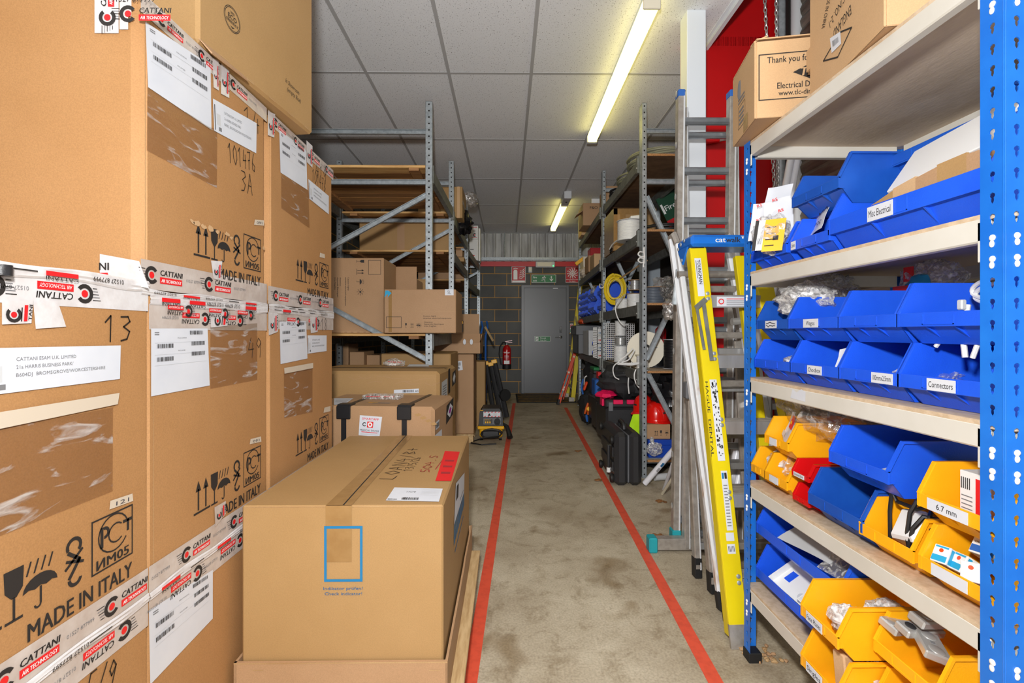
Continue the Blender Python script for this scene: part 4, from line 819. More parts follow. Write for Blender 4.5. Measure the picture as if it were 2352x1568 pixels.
# carton further back on the floor stack, and the tall pair beside the aisle
d3 = 4.02; a = P(875, 812, d3); b = P(1035, 812, d3)
t = thing('carton', 'long low carton behind the two strapped cartons, under the racking', 'box', ((a.x+b.x)/2, a.y+.3, .5))
m = MB().box(a.x, b.x, a.y, a.y+.6, .5, a.z, CARD2, .008); m.build('carton_body', t)
t = thing('carton', 'carton supporting the long low one under the racking', 'box', ((a.x+b.x)/2, a.y+.3, 0)); MB().box(a.x+.02, b.x-.02, a.y+.01, a.y+.6, 0, .499, CARD3, .008).build('carton_body', t)
pr = PZ(1088, 1017, 0); pl = PZ(1040, 1017, 0); zt = P(1088, 813, pr.y).z
pal2 = thing('pallet', 'small pallet beneath the tall plain carton at aisle edge', 'pallet', (pr.x-.2, pr.y+.2, 0))
for x in (pr.x-.05, pr.x-.27): MB().box(x-.05, x+.045, pr.y, pr.y+.1, 0, .075, PALW, .003).box(x-.05, x+.045, pr.y+.3, pr.y+.4, 0, .075, PALW, .003).build('block', pal2)
MB().box(pr.x-.33, pr.x, pr.y-.01, pr.y+.42, .075, .092, PALW).build('deck_board', pal2)
t = thing('carton', 'tall plain carton standing upright beside the yellow vacuum', 'box', (pr.x-.2, pr.y+.2, .093)); m = MB().box(pr.x-.34, pr.x, pr.y, pr.y+.42, .093, zt, CARD3, .006); fs = FR((pr.x, pr.y, .093)); m.rect(fs, .06, .1, .066, .7, CARDIN, .0006)
m.rect(fs, .1, .45, .16, .5, CARDIN, .0006); m.build('carton_body', t)
s = MB(); fr = FN((pr.x-.34, pr.y, .093)); q = Q(fr, [(1046, 852), (1063, 849), (1061, 828), (1044, 830)]); q.sheet(s, PAPER, .0018); q.bars(s, .15, .5, .8, .85); q.text(s, '18', .3, .15, .6, .25, INK, .003, .03); s.build('address_label', t)
zb = zt+.002; a = P(1050, 813, pr.y); zt2 = P(1088, 775, pr.y).z
t = thing('carton', 'open carton with raised torn flap on the tall plain carton', 'box', (pr.x-.15, pr.y+.2, zb))
m = MB(); X0, X1, Y1, Y2 = pr.x-.42, pr.x+.075, pr.y-.02, pr.y+.4
for bx in ((X0, X1, Y1, Y1+.006), (X0, X1, Y2-.006, Y2), (X0, X0+.006, Y1, Y2), (X1-.006, X1, Y1, Y2)): m.box(*bx, zb, zt2+.04, CARD3)
m.box(X0, X1, Y1, Y2, zb, zb+.006, CARD3); m.build('carton_body', t)
s = MB(); fr = FN((X0, Y1-.001, zb)); hh = zt2+.04-zb; s.obox((X1-.26, Y2-.0, zb+hh+.1), (.22, 0, 0), (0, .003, 0), (0, .02, .12), CARD3); s.build('flap', t); s = MB(); s.obox((X1+.002, (Y1+Y2)/2, zb+hh*.78), (.003, 0, 0), (0, (Y2-Y1)/2, 0), (.01, 0, hh*.2), CARD3)
s.build('flap', t); s = MB(); s.obox((X1-.25, Y1-.02, zb+hh*.78), (.24, 0, 0), (0, .003, 0), (0, .015, -hh*.22), CARD3)
for x in (.33, .4): s.disc(F((X0, Y1-.032, zb), (1, 0, 0), (0, 0, 1)), x, hh*.6, .016, PAPER, .004, 8, .03)
s.build('flap', t)
a = P(1055, 756, pr.y-.06)
t = thing('tool_case', 'small dark plastic case leaning on the open carton', 'case', (a.x, pr.y-.07, zt2)); MB().box(a.x-.07, a.x+.04, pr.y-.15, pr.y-.045, P(1, 763, pr.y).z, P(1, 740, pr.y).z, GREYC, .01).build('case_body', t); MB().box(a.x-.075, a.x+.045, pr.y-.155, pr.y-.04, P(1, 741, pr.y).z, P(1, 737, pr.y).z, BLACK, .006).build('case_lid', t)
MB().box(a.x+.02, a.x+.046, pr.y-.158, pr.y-.15, P(1, 744, pr.y).z, P(1, 738, pr.y).z, YELV).build('latch', t)
# narrow carton, blue-framed truck, stand, vacuum
a = P(1092, 940, 5.75); b = P(1114, 940, 5.75); zt3 = P(1100, 830, 5.75).z
t = thing('carton', 'narrow upright carton between tall carton and black stand legs', 'box', ((a.x+b.x)/2, a.y+.15, 0)); MB().box(a.x-.05, b.x, a.y, a.y+.3, 0, zt3, CARD2, .006).build('carton_body', t)
c = P(1112, 800, 6.6); t = thing('sack_truck', 'blue tubular sack truck standing behind the open carton', 'sack truck', (c.x, c.y, 0))
for k, dx in enumerate((-.05, .02)): MB().tube([(c.x+dx, c.y, .02), (c.x+dx, c.y, 1.1), (c.x+dx+.03, c.y-.03, 1.22), (c.x+dx+.02, c.y-.1, 1.29)], .014, BLUEX, 8).build('handle_tube', t)
MB().box(c.x-.3, c.x+.03, c.y-.2, c.y, .004, .012, BLUEX).build('toe_plate', t); MB().bar((c.x+.02, c.y-.12, 1.22), (c.x+.13, c.y-.2, 1.03), .02, .02, PALW).build('wooden_grip', t)
for x in (c.x-.28, c.x+.02): MB().cyl((x-.02, c.y+.03, .1), (x+.02, c.y+.03, .1), .1, BLACKS, 20).build('wheel', t)
d = 6.3; t = thing('saw_stand', 'folded black stand with yellow feet leaning behind the vacuum', 'stand', PZ(1140, 960, 0))
for (p, q, r) in (((1117, 838), (1133, 945), .03), ((1128, 840), (1150, 950), .032), ((1136, 834), (1164, 957), .035)):
    a = P(p[0], p[1], d); b = P(q[0], q[1], d); b.z = max(b.z, .02); lg = MB().tube([a, b], r, BLACK, 8).build('leg', t); MB().bar(a-V((0, .0, .0)), a+(a-b).normalized()*.05, r*2.1, r*2.1, YELV, b=.005).build('yellow_foot', lg)
a = P(1140, 905, d+.02); MB().bar(P(1136, 860, d+.05), P(1160, 956, d+.05), .05, .12, BLACK, up=(0, 1, 0)).build('side_rail', t)
w_ = P(1160, 907, d-.05); MB().lathe([(.05, -.02), (.075, -.02), (.08, 0), (.075, .02), (.05, .02)], w_, (.5, -1, 0), BLACKS, 20).lathe([(.05, -.018), (.05, .018)], w_, (.5, -1, 0), LGREY, 16).build('wheel', t)
d = 5.05; a = PZ(1097, 1013, 0); a = P(1097, 1010, d); b = P(1158, 1010, d)
t = thing('vacuum_cleaner', 'small yellow and black site vacuum with coiled lead at the aisle edge', 'vacuum cleaner', ((a.x+b.x)/2, a.y+.15, 0)); x0, x1 = a.x, b.x; zc = P(1, 978, d).z; ztv = P(1, 938, d).z; w = x1-x0
m = MB().box(x0+.02, x1-.02, a.y, a.y+.3, .03, zc-.02, YELV, .02).box(x0, x1, a.y-.012, a.y+.31, zc-.035, zc, YELV, .008).box(x0+.06, x1-.06, a.y-.006, a.y+.01, .06, zc-.04, ORANH, .006); m.build('tank', t)
for x in (x0+.04, x1-.04):
    for y in (a.y+.04, a.y+.26): MB().cyl((x-.015, y, .025), (x+.015, y, .025), .025, BLACKS, 12).build('castor', t)
m = MB(); fr = FN((x0, a.y, zc)); hh = ztv-zc; m.prism([(.01, 0), (w-.01, 0), (w-.02, hh*.75), (w-.05, hh), (.05, hh), (.02, hh*.75)], fr, -.28, .01, BLACK); m.build('motor_head', t)
s = MB(); s.rect(fr, w*.22, hh*.53, w*.86, hh*.83, PAPER, .012); [s.flat([(w*(.24+.13*k), hh*.77), (w*(.29+.13*k), hh*.77), (w*(.33+.13*k), hh*.83), (w*(.28+.13*k), hh*.83)], fr, INKR, .013) for k in range(5)]; [s.flat([(w*(.24+.13*k), hh*.53), (w*(.29+.13*k), hh*.53), (w*(.33+.13*k), hh*.59), (w*(.28+.13*k), hh*.59)], fr, INKR, .013) for k in range(5)]
s.flat([(w*.38, hh*.6), (w*.5, hh*.6), (w*.44, hh*.75)], fr, INK, .013); s.rect(fr, w*.6, hh*.61, w*.72, hh*.74, LGREY, .013); lab(s.build('warning_label', t), 'white label with red stripes')
s = MB(); s.rect(fr, w*.22, hh*.1, w*.88, hh*.45, GREYC, .011); s.rect(fr, w*.26, hh*.14, w*.56, hh*.4, BLACK, .012); s.text(fr, 'DEWALT', w*.27, hh*.33, hh*.06, YELV, w=.0135, bold=.02); [s.rect(fr, w*(.28+.08*k), hh*.17, w*(.33+.08*k), hh*.28, YELV, .013) for k in range(3)]; s.build('control_panel', t)
MB().lathe([(.034, 0), (.034, .02), (.022, .02), (.022, .005)], fr.pt(w*.74, hh*.26, .01), fr.n, BLACKS, 18).build('hose_port', t)
MB().box(x0+.03, x0+.06, a.y-.02, a.y-.008, ztv-.02, ztv-.012, YELV).build('latch', t)
pts = []; rr = random.Random(3)
for k in range(64):
    th = k*2*PI/16; R0 = .1+.012*math.sin(k*.37); pts.append((x0+w*.55+R0*1.05*math.cos(th), a.y-.02-.012*(k/16)-.004*math.sin(k), .085+R0*.42*math.sin(th)))
pts += [(x0+.05, a.y-.1, .05), (x0-.03, a.y-.05, .012), (x0-.06, a.y-.12, .007), (x0+.05, a.y-.2, .007), (x0+.2, a.y-.16, .007)]
MB().tube(pts, .007, CABK, 6).build('power_cord', t); MB().box(x0+.05, x1-.05, a.y-.05, a.y-.012, .04, .12, BLACK, .012).build('cord_hook', t)
MB().tube([(x1-.02, a.y+.05, .17), (x1+.03, a.y, .15), (x1+.05, a.y-.03, .09), (x1+.06, a.y-.07, .05)], [.02, .022, .026, .032], BLACKS, 10).build('hose_nozzle', t)
# ================================================================ BLUE SHELVING UNIT
SX = .838; SXB = 1.40; SYN = .797; SYF = 1.682; LV = [1.80, 1.35, .985, .622, .262]
def keyhole(t):
    c, s = math.cos(t), math.sin(t); R_ = .0052; o = .0045
    r = o*s+math.sqrt(max(R_*R_-o*o*c*c, 0))
    if s < -.2: r = max(r, min(.0032/max(abs(c), 1e-6), .0115/abs(s)))
    return max(r, .0008)
un = thing('boltless_shelving', 'blue and beige boltless shelving unit filled with storage bins', 'shelving', ((SX+SXB)/2, (SYN+SYF)/2, 0))
PH = 1.83; FW = .042
def upright(x, y, sx, sy):
    """angle post: corner at x,y; flanges run sx along X and sy along Y"""
    m = MB(); ax = FL((x, y+(FW/2)*sy, 0)) if sx > 0 else FR((x, y+(FW/2)*sy, 0))
    m.perf(ax, FW, PH, .0366, keyhole, BLUEP)
    ay = FN((x+FW/2*sx, y, 0)) if sy > 0 else F((x+FW/2*sx, y, 0), (-1, 0, 0), (0, 0, 1)); m.perf(ay, FW, PH, .0366, keyhole, BLUEP)
    m.cyl((x+.002*sx, y+.002*sy, 0), (x+.002*sx, y+.002*sy, PH), .0024, BLUEP, 8)
    o = m.build('upright', un); MB().box(min(x-.003*sx, x+FW*sx), max(x-.003*sx, x+FW*sx), min(y-.003*sy, y+FW*sy), max(y-.003*sy, y+FW*sy), 0, .035, BLACKS, .002).build('foot_cap', o)
upright(SX, SYN, 1, 1); upright(SX, SYF, 1, -1); upright(SXB, SYN, -1, 1); upright(SXB, SYF, -1, -1)
for i, z in enumerate(LV):
    m = MB().box(SX+.004, SXB-.004, SYN+.004, SYF-.004, z-.012, z-.002, BOARDU); m.box(SX+.004, SXB-.004, SYN+.004, SYF-.004, z-.002, z, CHIPT); m.box(SX+.002, SX+.0045, SYN+FW, SYF-FW, z-.011, z-.0005, CHIPT)
    m.build('shelf_board', un)
    for (x0, x1, y0, y1, front) in ((SX+.001, SX+.026, SYN+.036, SYF-.036, 1), (SXB-.026, SXB-.001, SYN+.036, SYF-.036, 0), (SX+.036, SXB-.036, SYF-.026, SYF-.001, 0), (SX+.036, SXB-.036, SYN+.001, SYN+.026, 0)):
        bm_ = MB().box(x0, x1, y0, y1, z-.05, z-.0065, BEIGE, .003)
        if front:
            for y in (SYN+.02, SYF-.02):
                for q in (1, 2): zc = (round((z-.015)/.0366-.5)-q+.5)*.0366; bm_.ball((SX-.0005, y, zc+.0045), (.003, .0056, .0056), WHITE, 10, 6); bm_.ball((SX-.0005, y+.001, zc-.006), (.0028, .0044, .0062), WHITE, 10, 6)
            for y in (SYN+.036, SYF-.036): bm_.box(x0, x0+.003, y-.012, y+.012, z-.085, z-.014, BEIGE, .001)
        elif y0 < SYN+.01:
            for q in (1, 2): zc = (round((z-.015)/.0366-.5)-q+.5)*.0366; bm_.ball((SX+FW/2, SYN-.0005, zc+.0045), (.0056, .003, .0056), WHITE, 10, 6); bm_.ball((SX+FW/2, SYN-.0005, zc-.006), (.0044, .0028, .0062), WHITE, 10, 6)
        b_ = bm_.build('beam', un)
        if front and i == 2:
            q = MB(); fl = FL((SX+.001, SYF, z-.05)); c = fl.uv(1835, 905); q.flat([(c[0]-.04, c[1]-.016), (c[0]+.03, c[1]-.018), (c[0]+.032, c[1]+.01), (c[0]+.012, c[1]+.016), (c[0]-.01, c[1]+.004), (c[0]-.03, c[1]+.012)], fl, PAPER, .0008); lab(q.build('torn_label', b_), 'torn white paper remnant')
# ---------------------------------------------------------------- storage bins
def bin_mesh(W, D, H, mt, ribs=True):
    m = MB(); t = .003; zl0, zl1 = .27*H, .49*H; cut = .26*H; bi = .006
    prof = [(.0, zl0), (.0, zl1), (cut, H), (D, H), (D, 0), (.045, 0), (.014, zl0)]
    for side in (0, 1):
        xt = 0 if side == 0 else W; xb = bi if side == 0 else W-bi; dx = t if side == 0 else -t; vs = []
        for off in (0, dx):
            for y, z in prof: vs.append((xb+(xt-xb)*min(1, z/zl0)+off, y, z))
        n = len(prof); fs = [tuple(range(n)), tuple(range(n, 2*n))[::-1]]+[(i, n+i, n+(i+1) % n, (i+1) % n) for i in range(n)]
        if side: fs = [f[::-1] for f in fs]
        m.add(vs, fs, mt)
        # rolled rim
        sg = -1 if side == 0 else 1; xo = xt+sg*.002
        m.bar((xo, 0, zl1-.002), (xo, cut, H-.002), .007, .006, mt, up=(0, -1, 1)); m.bar((xo, cut-.002, H-.003), (xo, D, H-.003), .008, .006, mt)
        m.bar((xo, 0.001, zl0), (xo, .001, zl1), .007, .005, mt, up=(0, 1, 0))
    m.box(bi, W-bi, .045, D, 0, t, mt); m.box(0, W, D-t, D, 0, H, mt); m.box(-.003, W+.003, D-.004, D+.004, H-.006, H, mt)
    m.add([(bi, .045, 0), (W-bi, .045, 0), (W, .014, zl0), (0, .014, zl0), (bi, .048, t), (W-bi, .048, t), (W, .017, zl0), (0, .017, zl0)], [(0, 1, 2, 3), (7, 6, 5, 4)], mt)
    m.box(-.003, W+.003, -.001, .0025, zl0, zl1, mt, .0008); m.box(-.002, W+.002, .0, .018, zl0, zl0+.003, mt)
    if ribs:
        for k in (1, 2):
            x = W*k/3; m.add([(x-.002, .003, zl0), (x+.002, .003, zl0), (x+.002, .018, zl0), (x-.002, .018, zl0), (x-.001, .046, .004), (x+.001, .046, .004)], [(0, 1, 5, 4), (1, 2, 5), (0, 4, 3), (2, 3, 4, 5), (0, 3, 2, 1)], mt)
    if D < .3:
        for xs, sg in ((bi*.2, -1), (W-bi*.2, 1)):
            m.box(xs-.0025, xs+.0025, D*.62, D*.62+.004, .012, H-.01, mt)
            for zz in (.36, .68): m.box(xs-.002, xs+.002, D*.62, D-.01, H*zz, H*zz+.003, mt)
    # card slot outline on the lip
    w2 = min(.07, W*.4); h0, h1 = zl0+.004, zl1-.004; cx = W*.5
    for a in ((cx-w2/2, cx-w2/2+.002, h0, h1), (cx+w2/2-.002, cx+w2/2, h0, h1), (cx-w2/2, cx+w2/2, h0, h0+.002)): m.box(a[0], a[1], -.0022, 0, a[2], a[3], mt)
    return m
_bc = {}
def sbin(px, X, z, W, D, H, mt, label, card=None, cpos=.5, cw=.055, rot=0.0, tilt=0.0, y=None, gr='storage bins on the blue shelving'):
    Y = YX(px, X) if y is None else y
    t = thing('storage_bin', label, 'storage bin', (X, Y, z), (tilt, 0, -PI/2+rot), group=gr)
    k = (W, D, H, mt.name)
    if k not in _bc: _bc[k] = bin_mesh(W, D, H, mt).build('bin_body', t, local=True); _bc[k].matrix_parent_inverse = Matrix()
    else: o = _bc[k].copy(); COL.objects.link(o); o.parent = t
    if card is not None:
        fr = F((0, -.0025, .27*H), (1, 0, 0), (0, 0, 1)); h = .2*H; m = MB(); a = W*cpos-cw/2; m.box(a, a+cw, -.0036, -.0024, .27*H+.002, .27*H+h, PAPER)
        fr = F((a, -.0036, .27*H+.002), (1, 0, 0), (0, 0, 1))
        if card == '#':
            r = random.Random(2)
            for q in range(2): m.stroke(fr, [(cw*(.1+.08*i), h*(.28+.35*q+r.uniform(-.1, .1))) for i in range(11)], .0024, INK, .0006)
        elif card == '~': m.flat([(cw*.1, h*.2), (cw*.9, 0), (cw*.8, h*.5), (cw*.2, h*.8)], fr, PAPER, .003)
        elif card: m.text(fr, card, cw/2, h*.26, h*.46, INK, W=min(cw*.86, h*.46*.62*len(card)), al='c', w=.0006)
        m.build('label_card', t, local=True)
    return t
def put(t, x, y, z):
    """a point inside a bin (bin axes: x along the front, y inward, z up) in world axes"""
    c, s = math.cos(t.rotation_euler.z), math.sin(t.rotation_euler.z); return V((t.location.x+x*c-y*s, t.location.y+x*s+y*c, t.location.z+z))
T4 = (.2, .35, .132); T6 = (.41, .36, .182)
XF = .86; z2, z3, z4, z5 = LV[1]+.001, LV[2]+.001, LV[3]+.001, LV[4]+.001
# shelf 2
b21 = sbin(1728, XF, z2, *T4, PVCB, 'small blue bin heaped with papers beside the far upright, second shelf', None)
b22 = sbin(1819, XF, z2, .162, .35, .132, PVCB, 'small blue bin with tiny white tag under the dark stacked bin', '1.5mm', .07, .022)
b23 = sbin(1906, XF, z2, .425, .375, .182, PVCB, 'largest blue bin, labelled Misc Electrical, holding torn cardboard', 'Misc Electrical', .41, .075)
b24 = sbin(1822, .872, z2+.134, .195, .35, .132, PVCD, 'dark blue bin stacked tilted above small bin with white tag')
b25 = sbin(1935, 1.02, z2+.19, .43, .34, .135, PVCD, 'wide dark blue bin at back, on the rear of the Misc Electrical bin')
# shelf 3
N3 = [(1735, 'lower blue bin beside far upright, third shelf, scrap inside', None, PVCB), (1818, 'lower blue bin labelled Chocbox', 'Chocbox', PVCB), (1930, 'lower blue bin labelled with cable tie size, under an empty unlabelled bin', '100mmx2.5mm', PVCB), (2067, 'lower blue bin labelled Connectors', 'Connectors', PVCB)]
U3 = [(1740, 'upper dark blue bin with scribbled-out label and clear bags', '#', PVCD), (1813, 'upper blue bin labelled Wagos', 'Wagos', PVCB), (1929, 'upper blue bin empty, between the Wagos bin and the white cable bin', None, PVCB), (2065, 'upper blue bin holding white cables beside the near upright', None, PVCB)]
L3 = []; T3 = []
for i, (px, l, c, mt) in enumerate(N3): L3.append(sbin(px, XF, z3, (.202, .203, .18, .185)[i], .35, .132, mt, l, c, .55 if i != 2 else .78, .062))
for i, (px, l, c, mt) in enumerate(U3): T3.append(sbin(px, XF, z3+.131, (.175, .212, .178, .19)[i], .35, .132, mt, l, c, .5, .065))
# shelf 4
y1 = sbin(1728, XF, z4, .08, .24, .12, PVCY, 'small yellow bin holding clear bag, lowest by the far upright', None)
y2 = sbin(1759, XF, z4, .115, .24, .12, PVCY, 'small yellow bin with curling paper label, below another yellow bin', '~', .45, .05)
y3 = sbin(1759, XF, z4+.121, .12, .24, .12, PVCY, 'upper small yellow bin with red and white packet', '', .4, .04)
r1 = sbin(1824, XF, z4, .066, .17, .07, PVCR, 'lower small red bin, empty', None)
r2 = sbin(1822, XF, z4+.071, .07, .17, .07, PVCR, 'upper small red bin labelled Grommets 20mm', 'Grommets 20mm', .45, .05)
d4 = sbin(1860, .85, z4, .195, .35, .14, PVCD, 'dark blue empty bin between red bins and yellow bin with black cable')
d5 = sbin(1908, .85, z4+.143, .185, .37, .132, PVCB, 'blue bin stacked above the dark blue empty one, white card inside')
y4 = sbin(1978, .85, z4, .142, .24, .125, PVCY, 'yellow bin with white plug and tangled black cable', None)
y5 = sbin(2116, .85, z4, .142, .24, .125, PVCY, 'yellow bin full of small lamp boxes beside the near upright', '', .45, .075)
y6 = sbin(2113, .85, z4+.127, .15, .24, .125, PVCY, 'upper yellow bin labelled 6.7 mm', '6.7 mm', .42, .085)
# shelf 5
b51 = sbin(1739, XF, z5, .41, .36, .15, PVCB, 'bottom-shelf lower wide blue bin with white socket boxes')
b52 = sbin(1740, XF, z5+.152, .41, .36, .15, PVCB, 'bottom-shelf upper wide blue bin with white and grey sheets')
g1 = sbin(1843, .75, z5, .125, .24, .125, PVCY, 'bottom-shelf lower yellow bin with pale block inside', 'Singles', .4, .06)
g2 = sbin(1843, .75, z5+.126, .125, .24, .125, PVCY, 'bottom-shelf upper yellow bin labelled Face Plates', 'Face Plates', .4, .06)
g3 = sbin(2012, .83, z5, .15, .24, .125, PVCY, 'bottom-shelf yellow bin under the one full of metal switch plates')
g4 = sbin(2012, .83, z5+.126, .15, .24, .125, PVCY, 'bottom-shelf yellow bin full of metal switch plates', None)
g5 = sbin(2150, .83, z5, .15, .24, .125, PVCY, 'bottom-shelf yellow bin nearest the near upright, lowest')
# ---------------------------------------------------------------- what lies in the bins
def paper(name, label, cat, c, u, v, w, h, mt, marks=None, curl=.01, group=None, th=.0008):
    """a sheet or bag panel with real thickness and a slight curl; c centre, u right, v up"""
    c = V(c); u = V(u).normalized(); v = V(v).normalized(); n = u.cross(v); vs = []; N = 6
    for k in (0, 1):
        for i in range(N+1):
            for j in range(N+1):
                a, b = i/N-.5, j/N-.5; vs.append(c+u*a*w+v*b*h+n*(curl*(math.sin(a*4)+b*b*2+.3*math.sin(b*9+a*5))-k*th))
    M_ = (N+1)**2; fs = []
    for i in range(N):
        for j in range(N):
            a = i*(N+1)+j; q = (a, a+N+1, a+N+2, a+1); fs += [q, tuple(x+M_ for x in q[::-1])]
    for i in range(N):
        for a, b in ((i*(N+1), (i+1)*(N+1)), ((i+1)*(N+1)+N, i*(N+1)+N), (i+1, i), (N*(N+1)+i, N*(N+1)+i+1)): fs.append((a, b, b+M_, a+M_))
    m = MB(); m.add(vs, fs, mt)
    if marks: marks(m, F(c-u*w/2-v*h/2+n*curl*1.2, u, v), w, h)
    return tag(m.build(name, org=c), label, cat, group)
def bag(label, c, rad, seed, mt=None, extra=None, zmin=None, name='plastic_bag', cat='plastic bag', group=None):
    m = MB(); m.ball(c, rad, mt or BAG, 26, 16, .3, 2.5, seed, zmin=zmin)
    c = V(c); o = tag(m.build(name, org=c-V((0, 0, rad[2]))), label, cat, group)
    if extra: extra(o, c)
    return o
def crate(name, label, cat, c, u, v, n, mt, marks=None, b=.002, group=None):
    """small carton from centre and half vectors"""
    c = V(c); m = MB().obox(c, V(u), V(v), V(n), mt, b)
    if marks: marks(m, F(c-V(u)-V(v)-V(n)*0, u, v), V(u).length*2, V(v).length*2)
    return tag(m.build(name, org=c-V((0, 0, abs(V(v).z)+abs(V(n).z)+abs(V(u).z)))), label, cat, group)
AX = V((-1, 0, 0))
# papers and bags heaped on the far bin of shelf 2
def rsmarks(m, fr, w, h):
    for k, (a, b) in enumerate(((.15, .8), (.55, .9), (.75, .6), (.2, .4), (.6, .3))): m.text(fr, 'RS', w*a, h*b, .011, INKR, rot=.3, bold=.02, w=.002)
CU = V((.85, -.5, 0))
paper('mailing_bag', 'white mailing bag with red letters standing in the heaped blue bin', 'bag', P(1766, 505, 1.60), CU, (.2, .1, 1), .11, .13, PAPER, rsmarks, .018)
paper('paper_sheet', 'blank white sheet standing behind the bag with yellow label', 'paper', P(1788, 500, 1.575), CU, (.05, .1, 1), .085, .115, PAPER, None, .008)
paper('paper_sheet', 'white sheet sticking up tallest above the heaped blue bin', 'paper', P(1785, 460, 1.645), CU, (.25, 0, 1), .075, .1, PAPER, None, .006)
def yl(o, c):
    m = MB(); fr = F(c+V((-.075, -.02, -.055)), (.85, -.5, .0), (.2, .1, 1))
    m.rect(fr, .0, 0, .028, .1, PAPER, .002); m.rect(fr, .0, .0, .01, .1, INK, .003); m.rect(fr, .028, -.005, .085, .1, YELV, .002)
    for k in range(4): m.rect(fr, .034, .012+.02*k, .06, .015+.02*k, INK, .003); m.bar(fr.pt(.014+.003*k, .02, .003), fr.pt(.014+.003*k, .04, .003), .001, .0005, INK)
    m.rect(fr, .055, .03, .07, .045, INK, .003); lab(m.build('product_label', o), 'yellow and white product label')
bag('clear bag with yellow label lying on the heaped blue bin', P(1772, 540, 1.54), (.05, .055, .055), 5, BAG, yl)
paper('printed_card', 'white card with large black letters beside the dark tilted bin', 'card', put(b22, .03, .06, .12), (-.2, -1, .1), (.4, .1, 1), .14, .1, PAPER, lambda m, fr, w, h: (m.text(fr, 'OX', w*.62, h*.55, .03, INK, w=.002), m.text(fr, 'noc', w*.62, h*.2, .02, INK, w=.002)), .006)
bag('tiny crumpled clear bag in the small bin with white tag', put(b22, .15, .1, .065), (.04, .04, .03), 8)
# misc electrical contents
def corr(o): pass
m = MB(); p0 = put(b23, .07, .06, .19); pts = [(.085, .045, .10), (.15, .05, .12), (.21, .052, .13), (.26, .055, .138), (.32, .06, .142), (.38, .065, .142)]
for k in range(5):
    a = put(b23, *pts[k]); b = put(b23, *pts[k+1]); m.obox((a+b)/2-V((0, 0, .055)), (b-a)/2, V((.003, 0, 0)), V((0, 0, .058+.004*(k % 2))), (CARD2, CARD4, CARD3, CARD2, CARD3)[k])
tag(m.build('cardboard_piece', org=p0-V((0, 0, .1))), 'torn brown cardboard piece standing in the Misc Electrical bin', 'cardboard')
crate('flat_box', 'white flat box leaning in the Misc Electrical bin, in front', 'box', put(b23, .24, .11, .185), (0, -.13, .012), (.035, 0, .05), (.012, 0, -.008), WHITE)
crate('flat_box', 'white flat box leaning in the Misc Electrical bin, behind', 'box', put(b23, .29, .18, .2), (0, -.13, .012), (.035, 0, .055), (.012, 0, -.008), WHITE)
paper('zip_bag', 'clear zip bag sticking up behind the white flat boxes', 'plastic bag', put(b23, .2, .31, .29), (.1, -1, -.18), (0, -.1, 1), .13, .12, BAG, lambda m, fr, w, h: m.rect(fr, 0, h*.86, w, h*.88, INKR, .001), .006)
# shelf 3 contents
bag('clear bags with white packets heaped in the scribble-labelled bin', put(T3[0], .11, .1, .13), (.075, .085, .05), 11, BAGW)
bag('second clear bag drooping over the scribble-labelled bin, behind', put(T3[0], .06, .22, .15), (.07, .07, .06), 13)
def gum(o, c):
    m = MB(); m.ball(c+V((-.05, -.02, -.01)), (.012, .035, .026), CYAN, 12, 8, .3, 4, 2); m.box(c.x-.064, c.x-.06, c.y-.02, c.y+.05, c.z-.035, c.z-.012, INKR); m.box(c.x-.05, c.x-.046, c.y-.0, c.y+.03, c.z+.0, c.z+.04, INKR); lab(m.build('sweet_packet', o), 'blue and red printed packet')
bag('clear bag with blue and red packet on the bins behind Wagos', put(T3[1], .15, .3, .165), (.05, .08, .05), 17, BAG, gum)
bag('scrap of clear bag in the far lower bin of the third shelf', put(L3[0], .12, .07, .055), (.03, .05, .022), 19, BAGW)
paper('white_offcut', 'white pointed offcut sticking up in the Chocbox bin', 'paper', put(L3[1], .155, .05, .085), (.5, -1, .3), (.3, 0, 1), .04, .06, PAPER, None, .004)
bag('clear bag of cable ties inside the bin labelled with tie size', put(L3[2], .14, .1, .05), (.05, .06, .025), 23)
c0 = put(T3[3], .115, .08, .034)
m = MB()
for k, (r, dz) in enumerate(((.055, .065), (.06, .075))): m.tube([c0+V((.02*math.cos(a), -.02+r*1.2*math.cos(a), dz+r*.35*math.sin(a))) for a in [i*2*PI/24 for i in range(24)]], .0045, CABW, 8, closed=True)
m.tube([c0+V((-.03, .08, -.04)), c0+V((-.03, .03, .02)), c0+V((0, -.03, .035))], .0045, CABW, 8); m.tube([c0+V((-.02, .02, .045)), c0+V((-.03, .02, -.02)), c0+V((-.03, .015, -.06))], .005, CABW, 8); m.tube([c0+V((-.03, -.03, .02)), c0+V((-.03, .0, -.06))], .0045, CABW, 8)
m.box(c0.x-.036, c0.x-.025, c0.y+.016, c0.y+.028, c0.z+.035, c0.z+.055, LGREY, .002)
tag(m.build('network_cable', org=c0-V((0, 0, .05))), 'coiled white network cable spilling from the upper near bin', 'cable')
